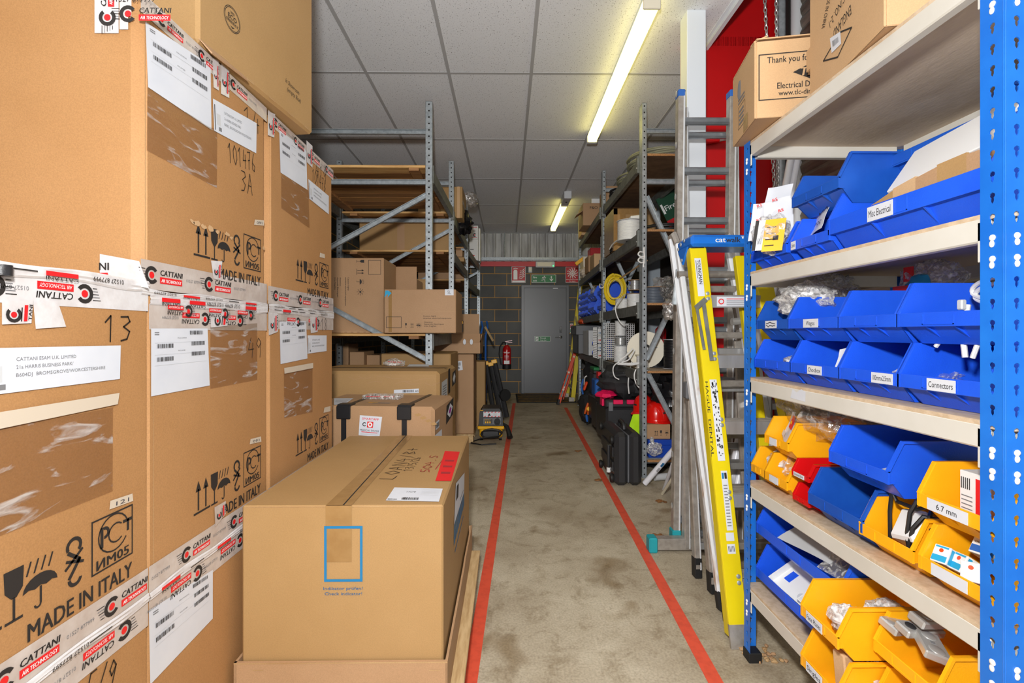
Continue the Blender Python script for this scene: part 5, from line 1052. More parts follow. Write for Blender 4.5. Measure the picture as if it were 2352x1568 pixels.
# shelf 4 contents
def rw(m, fr, w, h): m.rect(fr, w*.55, h*.55, w, h, INKR, .002); m.disc(fr, w*.7, h*.75, .006, YELV, .003); m.rect(fr, w*.1, h*.1, w*.5, h*.3, LGREY, .002)
paper('blister_packet', 'red and white packet in the upper small yellow bin', 'packet', put(y3, .05, .05, .09), (-.3, -1, -.3), (.3, -.2, 1), .06, .09, PAPER, rw, .003)
bag('clear bag in the lowest small yellow bin', put(y1, .06, .08, .075), (.045, .042, .05), 29)
bag('large brownish clear bag draped over the yellow bins under shelf three', put(y3, .09, .2, .15), (.16, .16, .085), 31, BAGB)
bag('long brownish clear bag lying behind the yellow bins', V((1.22, 1.32, .80)), (.12, .2, .08), 33, BAGB)
paper('white_card', 'white card lying in the stacked blue bin', 'card', put(d5, .13, .06, .052), (-.3, -1, .05), (.9, .1, .25), .07, .08, PAPER, None, .003)
o = crate('power_adaptor', 'white plug-in power adaptor in the yellow bin with black cable', 'power adaptor', put(y4, .075, .07, .075), (0, -.034, .008), (.022, .008, .03), (.024, 0, -.015), WHITE, None, .007)
pts = [put(y4, *q) for q in ((.05, .03, .03), (.03, .045, .1), (.03, .05, .15), (.045, .05, .128), (.1, .05, .13), (.125, .05, .145), (.12, .05, .165), (.1, .05, .15), (.092, .04, .12), (.09, .035, .07), (.1, .03, .045), (.105, .035, .09), (.115, .05, .12), (.135, .07, .12), (.12, .09, .125), (.1, .08, .13), (.13, .05, .125), (.14, .04, .1))]
pts = [V(q) for q in pts]
tag(MB().tube(pts, .0045, CABK, 6).build('black_lead', org=put(y4, .08, .07, .03)), 'tangled black lead looping out of the yellow bin', 'cable')
def lb(c1, txt):
    def f(m, fr, w, h):
        m.rect(fr, 0, 0, w, h*.3, c1, .03*0+.0005); m.text(fr, txt, w*.1, h*.5, h*.2, INK, W=w*.6, w=.001)
    return f
def boxm(c1, c2, txt=''):
    def f(m, fr, w, h): pass
    return f
def lamp(t, x, y, z, s, rz, c1, label, txt=None):
    c = put(t, x, y, z); a = V((math.sin(rz), -math.cos(rz), .1)).normalized(); n = V((-.75*math.cos(rz), -.75*math.sin(rz), .5)).normalized(); n = (n-a*n.dot(a)).normalized(); v = n.cross(a)
    m = MB().obox(c, a*s*.5, v*s*.6, n*s*.4, WHITE, .001); fr = F(c+n*s*.4-a*s*.5-v*s*.6, a, v)
    m.rect(fr, s*.05, s*.1, s*.95, s*.5, c1, .0005); m.disc(fr, s*.5, s*.85, s*.14, ORAG, .0005, 10); m.rect(fr, s*.1, s*1.02, s*.9, s*1.14, c1, .0005)
    g = F(c+a*s*.5-v*s*.6+n*s*.4, -n, v); m.rect(g, s*.1, s*.1, s*.35, s*1.1, c1, .0005); m.rect(g, s*.5, s*.2, s*.7, s*.9, INKG, .0005)
    if txt: m.text(fr, txt, s*.5, s*.62, s*.13, INK, W=s*.7, al='c', w=.001)
    tag(m.build('lamp_box', org=c-V((0, 0, s*.5))), label, 'box', 'small lamp boxes in the yellow bin')
lamp(y5, .022, .028, .068, .03, .2, CYAN, 'small lamp box with pale blue lid by the bin front')
lamp(y5, .048, .04, .064, .03, -.1, CYAN, 'small white lamp box with blue stripe, middle of the bin front')
lamp(y5, .05, .085, .098, .034, .1, BLUEX, 'small blue lamp box with orange side, topmost in the bin', 'OSRAM')
lamp(y5, .078, .03, .062, .03, .6, WHITE, 'opened white lamp box beside the near upright')
lamp(y5, .085, .095, .088, .032, -.3, TEAL, 'teal lamp box at the back of the yellow bin')
c = put(y6, .082, .055, .082); m = MB().obox(c, V((0, -.03, 0)), V((0, 0, .042)), V((.022, 0, 0)), WHITE, .001); fl = FL(c+V((-.022, .03, -.042))); m.rect(fl, .032, .0, .05, .075, INKR, .0006); q = F(c+V((-.022, .03, -.042)), (0, -1, 0), (0, 0, 1)); [m.rect(q, .003+.004*k, .05, .005+.004*k, .072, INK, .0006) for k in range(5)]; [m.rect(q, .004, .012+.008*k, .026, .014+.008*k, INKG, .0006) for k in range(4)]
tag(m.build('product_box', org=c-V((0, 0, .042))), 'white and red product box in the 6.7 mm bin', 'box')
# shelf 5 contents
c = put(b51, .13, .075, .075)
m = MB(); u = V((.15, -1, -.1)).normalized(); v = V((.85, .1, .5)).normalized(); n = u.cross(v)
m.obox(c, u*.075, v*.06, n*.003, WHITE, .001); [m.obox(c+u*a*.074+n*.012, u*.0015, v*.06, n*.012, WHITE) for a in (-1, 1)]; [m.obox(c+v*a*.059+n*.012, u*.075, v*.0015, n*.012, WHITE) for a in (-1, 1)]; m.obox(c-u*.045+n*.0035, u*.012, v*.02, n*.0005, PVCB); m.lathe([(.012, 0), (.012, .0012), (.0105, .0012)], c+u*.03-v*.03+n*.003, n, LGREY, 16)
tag(m.build('back_box', org=c-V((0, 0, .05))), 'white plastic surface box with blue cut-out in the lower wide blue bin', 'electrical box')
c = put(b51, .24, .08, .08); m = MB(); m.obox(c, u*.05, v*.055, n*.003, WHITE, .001); [m.obox(c+u*a*.049+n*.01, u*.0015, v*.055, n*.01, WHITE) for a in (-1, 1)]; [m.obox(c+v*a*.054+n*.01, u*.05, v*.0015, n*.01, WHITE) for a in (-1, 1)]; m.stroke(F(c, u, v), [(-.02, .02), (0, .01), (-.01, .035)], .0012, INK, .004)
tag(m.build('back_box', org=c-V((0, 0, .04))), 'second white surface box partly hidden by yellow bin', 'electrical box')
paper('plastic_sheet', 'pale translucent panel lying across the upper wide blue bin', 'plastic sheet', put(b52, .2, .075, .1), (.2, -1, .02), (.8, 0, .5), .2, .11, LGREY, None, .004)
paper('plastic_sheet', 'grey shiny sheet standing at the back of the upper wide blue bin', 'plastic sheet', put(b52, .24, .14, .115), (.25, -1, .06), (.4, 0, 1), .2, .07, GREYP, None, .01)
paper('plastic_sheet', 'clear wrapped packet at the front of the upper wide blue bin', 'plastic sheet', put(b52, .33, .05, .08), (.15, -1, -.04), (.7, 0, .6), .1, .06, BAG, None, .006)
crate('foam_block', 'pale block in the lower yellow bin on the bottom shelf', 'block', put(g1, .085, .06, .075), (.004, -.015, 0), (0, .006, .045), (.025, 0, .0), CARD4, None, .003)
bag('clear bag in the lower yellow bin of the bottom shelf', put(g1, .09, .12, .07), (.05, .035, .045), 41)
bag('clear bag of white parts in the Face Plates bin', put(g2, .06, .07, .06), (.035, .035, .03), 43, BAGW)
bag('wispy clear wrapping at the back of the Face Plates bin', put(g2, .075, .16, .085), (.045, .035, .022), 47, BAGW)
def plate(x, y, z, L, Wd, rz, tl, label, knob=2, mt=STEEL):
    c = put(g4, x, y, z); u = V((math.cos(rz), math.sin(rz), tl)).normalized(); v = V((-math.sin(rz), math.cos(rz), .25)).normalized(); n = u.cross(v).normalized(); v = n.cross(u)
    m = MB().obox(c, u*L/2, v*Wd/2, n*.009, mt, .003)
    for k in range(knob): q = c+u*L*(-.28+.56*k/max(1, knob-1))+n*.009; m.lathe([(Wd*.3, 0), (Wd*.3, .001), (Wd*.26, .0018)], q, n, mt if k else BLACK if label.startswith('silver plate with black') else mt, 18)
    m.obox(c+n*.0092, u*.004, v*.004, n*.0005, INKG); tag(m.build('switch_plate', org=c-V((0, 0, .03))), label, 'metal box', 'metal switch boxes in the yellow bin')
plate(.012, .04, .10, .066, .042, .25, -.12, 'silver plate with blank face lowest at the left of the yellow bin', 1)
plate(.045, .06, .112, .095, .034, .15, -.1, 'silver plate with black round knob across the middle of the pile', 2)
plate(.05, .1, .135, .135, .036, .2, -.12, 'knockout metal box at the back of the pile', 4)
plate(.09, .045, .105, .075, .045, 1.15, .12, 'silver metal box at the right of the pile, open end showing', 2)
bag('crumpled clear wrapping at the back of the metal plates bin', put(g4, .13, .16, .16), (.06, .05, .035), 53)
# ---------------------------------------------------------------- cartons on the top shelf
def top_box(label, a, b, depth, h, mt, far=False):
    """aisle face runs from a (far, ground) to b (near)"""
    u = V((b.x-a.x, b.y-a.y, 0)); L = u.length; u.normalize(); n = V((u.y, -u.x, 0))*-1   # inward, away from the aisle
    n = V((-u.y, u.x, 0)) if V((-u.y, u.x, 0)).x > 0 else V((u.y, -u.x, 0))
    c = V((a.x+b.x, a.y+b.y, 0))/2+n*depth/2; t = thing('carton', label, 'box', (c.x, c.y, a.z)); m = MB()
    return t, m, u, n, L, V((a.x, a.y, a.z))
zt = LV[0]+.002
pn = PZ(1733, 272, zt); pf = PZ(1683, 338, zt); u = V((pn.x-pf.x, pn.y-pf.y, 0)); L = u.length; u.normalize(); n = V((-u.y, u.x, 0)); h = P(1733, 92, PZ(1733, 272, zt).y).z-zt; D = .40
c = pf+u*L/2+n*D/2; t = thing('carton', 'open carton printed Thank you, overhanging the top shelf', 'box', (c.x, c.y, zt)); m = MB()
w = .003
for cc, ex, ey in ((pf+u*L/2+n*w, u*L/2, n*w), (pf+u*L/2+n*(D-w), u*L/2, n*w), (pf+u*w+n*D/2, u*w, n*(D/2-2*w)), (pf+u*(L-w)+n*D/2, u*w, n*(D/2-2*w))): m.obox(cc+V((0, 0, h/2)), ex, ey, V((0, 0, h/2)), CARD4, .002)
m.obox(c+V((0, 0, .002)), u*(L/2-w), n*(D/2-w), V((0, 0, .002)), CARD3)
fr = F(pn, n, (0, 0, 1)); a = fr.uv(1742, 232); b = fr.uv(1742, 126); m.frame(fr, a[0], a[1], a[0]+.3, b[1], .003, INK)
for s_, p, hh, p2 in (('Thank you for', (1762, 146), .02, 1864), ('Electrical D', (1785, 204), .019, 1860), ('www.tlc-dir', (1788, 220), .016, 1862)):
    q = fr.uv(*p); m.text(fr, s_, q[0], q[1], hh, INK, W=fr.uv(p2, p[1])[0]-q[0], bold=.006)
q = fr.uv(1821, 166); r_ = .05; m.flat([(q[0], q[1]), (q[0]+r_*1.3, q[1]-r_*.62), (q[0]+r_*2.6, q[1]), (q[0]+r_*1.3, q[1]+r_*.62)], fr, INK); m.text(fr, 'TLC', q[0]+.022, q[1]-.013, .026, CARD4, bold=.03, shear=.2, w=.002)
fl = F(pf, u, (0, 0, 1)); q = fl.uv(1700, 205); m.ball(fl.pt(q[0], q[1], .0005), (.0008, .018, .03), INKG, 10, 8, .2); q = fl.uv(1696, 300); m.frame(fl, q[0], q[1], q[0]+.075, q[1]+.075, .0015, INK); [m.rect(fl, q[0]+.01, q[1]+.012+.014*k, q[0]+.06, q[1]+.019+.014*k, INKG) for k in range(4)]; [m.rect(fl, q[0]+.0, q[1]+.085+.012*k, q[0]+.07, q[1]+.091+.012*k, INKG) for k in range(2)]
m.build('carton_body', t)
s = MB(); e = pn+V((0, 0, h)); s.obox(e+n*D/2+V((0, 0, .012))-u*.028, n*D/2*.97, u*.03-V((0, 0, -.006))*-1, V((0, 0, .002)), CARD4); s.build('flap', t); s = MB(); s.obox(pf+V((0, 0, h))+u*L/2-n*-.02+V((0, 0, .01)), u*L/2*.95, n*.02+V((0, 0, .008)), V((0, 0, .002)), CARD4); s.build('flap', t)
tp = MB(); q = fl.uv(1708, 330); tp.rect(fl, q[0], 0, q[0]+.045, .05, CARDT, .001); tp.build('parcel_tape', t)
pn2 = PZ(2031, 60, zt); pf2 = PZ(1860, 236, zt); u = V((pn2.x-pf2.x, pn2.y-pf2.y, 0)); L = u.length; u.normalize(); n = V((-u.y, u.x, 0)); D = .36; h = .34
c = pf2+u*L/2+n*D/2; t = thing('carton', 'worn carton with upside-down black lettering and torn label, nearer on the top shelf', 'box', (c.x, c.y, zt)); m = MB()
for cc, ex, ey in ((pf2+u*L/2+n*w, u*L/2, n*w), (pf2+u*L/2+n*(D-w), u*L/2, n*w), (pf2+u*w+n*D/2, u*w, n*(D/2-2*w)), (pf2+u*(L-w)+n*D/2, u*w, n*(D/2-2*w))): m.obox(cc+V((0, 0, h/2)), ex, ey, V((0, 0, h/2)), CARD4, .002)
m.obox(c+V((0, 0, .002)), u*(L/2-w), n*(D/2-w), V((0, 0, .002)), CARD3)
fl = F(pf2, u, (0, 0, 1)); q = [fl.uv(*p) for p in ((1892, 140), (1925, 131), (1957, 63), (1930, 74))]
m.stroke(fl, q+[q[0]], .004, INK)
for s_, p, p2, hh in (('ENGLAND', (1955, 10), (1915, 70), .026), ('C/NO. 2-1', (1940, -15), (1905, 50), .022), ('MADE IN CHINA', (1905, -20), (1888, 66), .02)):
    a = fl.uv(*p); b = fl.uv(*p2); m.text(fl, s_, a[0], a[1], hh, INK, W=math.hypot(b[0]-a[0], b[1]-a[1]), rot=math.atan2(b[1]-a[1], b[0]-a[0]))
m.build('carton_body', t)
s = MB(); q = Q(fl, [(1912, 122), (1934, 100), (1932, 72), (1908, 88)]); q.sheet(s, PAPER, .002); q.bars(s, .2, .3, .8, .7, INKG); lab(s.build('torn_label', t), 'torn white barcode label')
s = MB(); fr = F(pn2, n, (0, 0, 1)); s.rect(fr, .09, 0, .15, h, CARDT, .001); s.build('parcel_tape', t)
s = MB(); s.obox(pf2+V((0, 0, h))+u*L/2-n*.02+V((0, 0, .02)), u*L/2*.98, n*-.02+V((0, 0, .025)), u.cross(n)*.0015, CARD4); s.build('flap', t); s = MB(); s.obox(pf2-u*.012+n*.004+V((0, 0, .13)), u*.012, n*.003, V((0, 0, .03)), CARD4); s.build('flap', t)
# ---------------------------------------------------------------- behind the shelving
def chain(label, x, y, z0, z1, sw=0.0):
    m = MB(); z = z1; k = 0
    while z > z0:
        f = (z1-z)/(z1-z0); o = V((x+sw*f, y, z)); a = V((1, 0, 0)) if k % 2 else V((0, 1, 0))
        m.tube([o+a*.008*math.cos(t)+V((0, 0, .0165*math.sin(t))) for t in [i*2*PI/10 for i in range(10)]], .0034, STEEL, 5, closed=True); z -= .0265; k += 1
    return tag(m.build('hoist_chain', org=(x+sw, y, z0)), label, 'chain', 'shutter hoist chains')
a = P(1752, 0, 2.85); chain('steel hoist chain on the left, hanging against the red steel return', a.x, a.y, 1.0, 3.35, .12)
a = P(1782, 0, 2.8); chain('steel hoist chain on the right, hanging against the red steel return', a.x, a.y, .9, 3.3, .02)
for k, px in enumerate((1797, 1812)):
    a = P(px, 470, 2.62); b = P(px+24, 340, 2.68); d_ = (b-a).normalized(); s = a+d_*((.02-a.z)/d_.z); e = a+d_*((2.6-a.z)/d_.z)
    o = MB().tube([s, e], .019, TUBEW, 14).build('plastic_pipe', org=s); tag(o, ('left' if k == 0 else 'right')+' white plastic pipe standing behind the blue shelving', 'pipe', 'white pipes behind the shelving')
# ================================================================ LADDERS BETWEEN THE SHELVING AND THE RACKING
def gnd(v, z=.0): v = V(v); v.z = z; return v
# two-section aluminium extension ladder
t = thing('extension_ladder', 'tall two-section aluminium ladder with teal feet standing by the white column', 'ladder', gnd(P(1570, 1262, 2.51)))
def stile(par, a, b, w, dp, mt, name='stile', b_=.004): a = V(a); b = V(b); e = V((w*.36, -dp*.36, 0)); return MB().bar(a, b, w, dp, mt, up=(0, 1, 0), b=b_).bar(a+e, b+e, w*.34, dp*.32, STEELB, up=(0, 1, 0), b=.003).build(name, par)  # lighter bar paints the highlight along the front edge
B0 = gnd(P(1551, 1230, 2.56), .045); B1 = P(1563, 214, 2.56); WB = V((.275, 0, 0)); A0 = gnd(P(1576, 1262, 2.5), .02); A1 = P(1571, 250, 2.63)
for off, sides in ((V(), 0), (WB, 1)):
    s = stile(t, B0+off, B1+off, .036, .05, ALUD)
    m = MB()
    for k in range(9): p = B0.lerp(B1, (.07+.266*k)/2.3); m.ball(p+off+V((-.02 if not sides else .02, 0, .1)), (.004, .012, .018), STEEL, 8, 5)
    m.build('rung_swage', s)
    MB().bar(B1+off-V((0, 0, .03)), B1+off+V((0, 0, .012)), .04, .054, BLUEX, up=(0, 1, 0), b=.006).build('end_cap', s)
    MB().bar(B0+off-V((0, 0, .04)), B0+off+V((0, 0, .05)), .048, .062, TEAL, up=(0, 1, 0), b=.006).build('foot', s)
    stile(t, A0+off, A1+off, .03, .045, ALUD)
for k in range(9):
    z = 2.27-.266*k; f = (z-B0.z)/(B1.z-B0.z); p = B0.lerp(B1, f); MB().bar(p, p+WB, .036, .036, ALUR, b=.009).build('rung', t)
    z -= .05; f = (z-A0.z)/(A1.z-A0.z); p = A0.lerp(A1, f); MB().bar(p, p+WB, .036, .034, ALUR, b=.009).build('rung', t)
sb = MB().box(A0.x-.19, A0.x+.5, A0.y-.02, A0.y+.03, .012, .072, ALUD, .004).build('stabiliser_bar', t); MB().box(A0.x-.2, A0.x-.155, A0.y-.026, A0.y+.036, 0, .078, TEAL, .006).build('end_foot', sb)
MB().box(B0.x+.03, B0.x+.045, B0.y-.03, B0.y-.02, .2, .25, INKR).build('safety_catch', t)
# folded aluminium step ladder with black feet
t = thing('step_ladder', 'folded aluminium stepladder with black feet and sticker strips', 'ladder', gnd(P(1625, 1345, 2.15)))
for (b0, t0, d0, d1_, stk) in (((1637, 1360), (1572, 690), 2.1, 2.36, 1), ((1601, 1322), (1583, 890), 2.235, 2.36, 0)):
    a = gnd(P(b0[0], b0[1], d0), .04); b = P(t0[0], t0[1], d1_)
    for off in (V(), V((.3, .0, 0))):
        s = stile(t, a+off, b+off*.85, .03, .042, ALUD); MB().bar(gnd(a+off, .001), a+off+(b-a).normalized()*.055, .034, .046, BLACKS, up=(0, 1, 0), b=.004).build('foot', s)
        if stk and off.x == 0:
            q = MB(); fr = F(a.lerp(b, .0)-V((.015, .024, 0)), (1, 0, 0), (b-a).normalized()); L = (b-a).length
            for u0, u1, mt in ((.36, .47, PAPER), (.5, .72, PAPER), (.22, .32, PAPER)): q.rect(fr, .004, L*u0, .026, L*u1, mt, .0015)
            for k in range(14): q.rect(fr, .007, L*(.51+.014*k), .022, L*(.515+.014*k), INK if k % 3 else INKR, .0022)
            q.disc(fr, .015, L*.305, .008, INKR, .0022); lab(q.build('instruction_label', s), 'white instruction sticker strips')
    n = 6 if stk else 3
    for k in range(n): p = a.lerp(b, .12+.82*k/n); (MB().bar(p, p+V((.29, 0, 0)), .07 if stk else .02, .03, ALU, b=.003)).build('tread' if stk else 'brace', t)
a = P(1585, 905, 2.3); MB().box(a.x-.03, a.x+.01, a.y-.03, a.y+.02, a.z-.02, a.z+.06, GREYC, .006).build('hinge_bracket', t)
# rust-stained folding steps with pale stiles
t = thing('folding_steps', 'pale rust-stained folding steps with long leaning stiles and hinge at top', 'ladder', gnd(P(1664, 1425, 1.9)))
a0 = gnd(P(1657, 1403, 1.965), .02); a1 = P(1541, 548, 2.36); b0 = gnd(P(1673, 1440, 1.875), .02); b1 = P(1556, 560, 2.3)
for (p, q, mt) in ((a0, a1, ALUW), (b0, b1, ALUW)):
    for off in (V(), V((.285, .02, 0))):
        r0 = p+off*(1.1); r1 = q+off
        s = MB().bar(r0, r1, .026, .034, mt, up=(0, 1, 0), b=.006).build('stile', t); MB().bar(r0-(r1-r0).normalized()*.018, r0+(r1-r0).normalized()*.06, .034, .044, BLACKS, up=(0, 1, 0), b=.008).build('foot', s)
for k in range(6): p = a0.lerp(a1, .14+.14*k); MB().bar(p, p+V((.3, .02, 0)), .035, .03, ALUD, b=.004).build('tread', t)
MB().tube([a1+V((0, 0, .0)), (a1+b1)/2+V((0, 0, .03)), b1], .018, ALUD, 8).build('hinge', t); MB().tube([a1+V((.285, .02, 0)), (a1+b1)/2+V((.285, .02, .03)), b1+V((.285, .02, 0))], .018, ALUD, 8).build('hinge', t)
c = P(1557, 660, 2.3); MB().obox(c, V((.02, 0, -.004)), V((0, .006, 0)), V((.01, 0, .085)), GALV, .003).cyl(c+V((.03, -.02, .06)), c+V((.03, .03, .06)), .016, STEEL).cyl(c+V((.035, -.02, -.1)), c+V((.035, .03, -.1)), .02, GALV).build('locking_plate', t)
c = P(1581, 630, 2.25); MB().cyl(c-V((.05, 0, 0)), c+V((.25, 0, 0)), .016, ALUD, 12).build('hinge_rod', t)
# yellow fibreglass step ladder
F0 = gnd(P(1699, 1490, 1.735), .03); F1 = P(1603, 570, 2.02); G0 = gnd(V((1.215, F0.y, 0)), .03); G1 = V((F1.x+.25, F1.y, F1.z))
t = thing('step_ladder', 'yellow fibreglass stepladder with blue top cap, beside the blue upright', 'ladder', gnd((F0+G0)/2))
def channel(par, a, b, sg, name='stile'):
    """C-section stile: web facing the camera, flanges running back"""
    m = MB(); m.bar(a, b, .068, .007, YELG, up=(0, 1, 0), b=.002); d_ = (b-a).normalized(); sd = d_.cross(V((0, 1, 0))).normalized()
    for k in (-1, 1): m.bar(a+sd*.031*k+V((0, .025, 0)), b+sd*.031*k+V((0, .025, 0)), .007, .045, YELG, up=(0, 1, 0), b=.002)
    o = m.build(name, par); MB().bar(a-d_*.03, a+d_*.05, .072, .011, ALUD, up=(0, 1, 0)).build('foot_plate', o); return o, sd, d_
so, sd, d_ = channel(t, F0, F1, 1); channel(t, G0, G1, -1)
fr = F(F0-V((0, .0038, 0)), -sd if sd.x < 0 else sd, d_); L = (F1-F0).length
TF = []
for y in (680, 817, 970, 1137, 1330):
    best = min((abs(CAM.z-(y-HOR)*((F0.lerp(F1, f)-CAM).dot(FWD))/FPX-F0.lerp(F1, f).z), f) for f in [i/400 for i in range(401)])[1]; TF.append(best)
for f in TF:
    rv = MB()
    for dv in (-.011, .011): rv.lathe([(.008, 0), (.008, .002), (.004, .004)], fr.pt(.018, L*f+dv, 0), fr.n, GALV, 10)
    rv.build('rivet', so)
q = MB(); q.rect(fr, -.022, L*.86, .006, L*.97, PAPER, .0012); g = F(fr.pt(-.012, L*.965, .0012), -fr.v, fr.u); q.text(g, 'YOUNGMAN', 0, 0, .014, INK, W=.105, bold=.02, w=.0008); q.rect(g, .002, -.006, .08, -.003, INKG, .0008); lab(q.build('name_label', so), 'white name sticker')
q = MB(); q.rect(fr, -.012, L*.42, .016, L*.63, PAPER, .0012); r = random.Random(5)
for k in range(60): a = -.009+r.random()*.02; b = L*(.425+.2*r.random()); q.rect(fr, a, b, a+.003+.003*r.random(), b+.003+.008*r.random(), INK, .0018)
q.rect(fr, -.006, L*.25, .018, L*.395, PAPER, .0012); q.rect(fr, -.004, L*.375, .004, L*.39, INKB, .0018); q.rect(fr, .006, L*.375, .015, L*.39, INK, .0018); [q.rect(fr, -.002, L*(.26+.0075*k), .013, L*(.2625+.0075*k), INKG, .0018) for k in range(14)]
q.rect(fr, -.012, L*.225, .018, L*.245, PAPER, .0012); q.rect(fr, -.012, L*.195, .018, L*.218, PAPER, .0012); [q.rect(fr, -.008+.005*k, L*.2, -.006+.005*k, L*.213, INK, .0018) for k in range(5)]
lab(q.build('warning_label', so), 'white warning stickers')
q = MB(); g = F(fr.pt(-.03, L*.625, .0), -fr.v, fr.u); q.text(g, 'HAGUE  DENTAL', 0, 0, .011, INK, W=.29, rot=-.02, w=.0012, bold=.014); q.build('marker_writing', so)
for f in TF:
    p = F0.lerp(F1, f); r_ = G0.lerp(G1, f); s = MB(); s.bar(p+V((.03, .035, 0)), r_+V((-.03, .035, 0)), .075, .006, ALU); s.bar(p+V((.03, -.002, -.022)), r_+V((-.03, -.002, -.022)), .006, .05, ALU); s.bar(p+V((.03, .07, -.012)), r_+V((-.03, .07, -.012)), .006, .03, ALUD)
    for k in range(6): s.bar(p+V((.03, .008+.011*k, .004)), r_+V((-.03, .008+.011*k, .004)), .003, .003, ALUD)
    o = s.build('tread', t)
    if f == TF[0]:
        q = MB(); ff = FN(p+V((.04, -.0052, -.045))); q.rect(ff, .015, .003, .175, .043, PAPER, .0006); q.arc(ff, .033, .023, .008, .012, 0, 2*PI, INKR, .0012); [q.rect(ff, .055, .008+.008*k, .16, .011+.008*k, INKR if k == 3 else INKG, .0012) for k in range(4)]; lab(q.build('safety_label', o), 'white safety label with red ring')
# rear frame folded close
for off in (.03, .235):
    a = gnd(F0+V((off, .12, 0)), .03); b = F1+V((off-.02, .09, -.02)); MB().bar(a, b, .04, .03, YELG, up=(0, 1, 0), b=.003).build('rear_stile', t)
a = fr.pt(-.012, L*.78, .004); MB().bar(fr.pt(-.005, L*.84, .006), fr.pt(.004, L*.68, .006), .016, .004, GALVD, up=(0, 1, 0), b=.001).bar(fr.pt(-.035, L*.83, .006), fr.pt(-.022, L*.71, .006), .012, .004, GALVD, up=(0, 1, 0), b=.001).bar(fr.pt(-.04, L*.825, .008), fr.pt(.006, L*.85, .008), .022, .004, GALVD, up=(0, 1, 0), b=.001).build('spreader_bar', t)
cz = F1.z-.0; x0, x1 = F1.x-.035, G1.x+.02
m = MB().box(x0, x1, F1.y-.02, F1.y+.15, cz+.005, cz+.055, BLUEP, .012); m.prism([(.02, .014), (.075, -.055), (.13, .014)], F((x0-.002, F1.y+.145, cz-.005), (0, -1, 0), (0, 0, 1)), -.004, .004, BLUEP)
for a, b in ((.03, .02), (.06, .035), (.1, .045), (.07, -.035)): m.lathe([(.008, 0), (.007, .003)], (x0-.006, F1.y+.145-a, cz+b-.005), (-1, 0, 0), GALV, 10)
ff = FN((x0, F1.y-.02, cz+.005)); m.text(ff, 'cat', .1, .017, .022, WHITE, W=.043, bold=.02); m.text(ff, 'walk', .145, .017, .022, INK, W=.06, bold=.02); m.disc(ff, .215, .036, .004, WHITE); [m.disc(ff, .209+.004*k, .042, .0016, WHITE, n=8) for k in range(4)]
m.build('top_cap', t)
# steps with bent handrail seen between the treads
a = P(1685, 1150, 2.3); t = thing('platform_steps', 'aluminium steps with bent tubular handrail behind the yellow stepladder', 'ladder', (1.16, 2.2, 0))
for x in (1.12, 1.3):
    MB().bar((x, 2.18, .02), (x, 2.3, 1.1), .05, .02, ALUD, up=(0, 1, 0), b=.004).build('stile', t)
for k in range(5): MB().bar((1.12, 2.19+.02*k, .2+.2*k), (1.3, 2.19+.02*k, .2+.2*k), .12, .03, ALU, b=.003).build('tread', t)
MB().tube([(1.02, 2.16, 1.19), (1.14, 2.16, 1.2), (1.17, 2.16, 1.18), (1.185, 2.16, 1.13), (1.19, 2.16, .5)], .016, STEEL, 10).build('handrail', t)
# the two ladders by the fire door
d = 7.6; t = thing('ladder', 'orange fibreglass ladder leaning beside the grey fire door', 'ladder', gnd(P(1283, 930, d)))
a = gnd(P(1281, 930, d), .03); b = P(1326, 785, d+.05)
for off in (V(), V((.1, .42, 0))):
    s = MB().bar(a+off, b+off, .02, .075, ORAG, up=(0, 1, 0), b=.003).bar(a+off+V((.02, -.032, 0)), b+off+V((.02, -.032, 0)), .04, .008, ORAG, up=(0, 1, 0)).build('stile', t); MB().bar(a+off-V((0, 0, .03)), a+off+(b-a).normalized()*.06, .04, .085, BLACKS, up=(0, 1, 0), b=.004).build('foot', s)
    if off.x == 0:
        q = MB(); fr = F(a+V((-.002, -.0385, 0)), (1, 0, 0), (b-a).normalized()); L = (b-a).length; q.rect(fr, .01, L*.1, .028, L*.46, TEAL, .002); q.rect(fr, .01, L*.24, .028, L*.27, WHITE, .0026); q.build('grip_label', s); [MB().lathe([(.018, 0), (.016, .004)], fr.pt(.018, L*k, .002), fr.n, CREAM, 10).build('rivet', s) for k in (.22, .5, .76)]
for k in range(5): p = a.lerp(b, .15+.18*k); MB().bar(p, p+V((.1, .42, 0)), .03, .03, ALU).build('rung', t)
d = 7.95; t = thing('ladder', 'yellow fibreglass ladder leaning behind the orange one, by the red rail', 'ladder', gnd(P(1310, 925, d)))
for (p, q, dd) in (((1299, 890), (1330, 655), d+.5), ((1312, 922), (1334, 690), d-.05)):
    a = gnd(P(p[0], p[1], dd), .02); b = P(q[0], q[1], dd+.05); s = MB().bar(a, b, .022, .08, YELG, up=(0, 1, 0), b=.003).bar(a+V((.03, -.036, 0)), b+V((.03, -.036, 0)), .05, .008, YELG, up=(0, 1, 0)).build('stile', t); MB().bar(a-V((0, 0, .018)), a+(b-a).normalized()*.06, .09, .09, ALUD, up=(0, 1, 0), b=.003).build('foot', s)
for k in range(6): f = .12+.15*k; p = gnd(P(1299, 890, d+.5), .02).lerp(P(1330, 655, d+.55), f); q = gnd(P(1312, 922, d-.05), .02).lerp(P(1334, 690, d), f); MB().bar(p, q, .03, .03, ALU).build('rung', t)
a = PY(1618, 325, YJ-.022); b = PY(1690, 313, YJ-.022); c = a.lerp(b, .45)
tag(MB().tube([a, c], .02, REDP, 10).tube([c, b], .017, ALUD, 10).build('pole', org=a), 'red and grey pole lying across behind the ladder, on the red wall', 'pole')
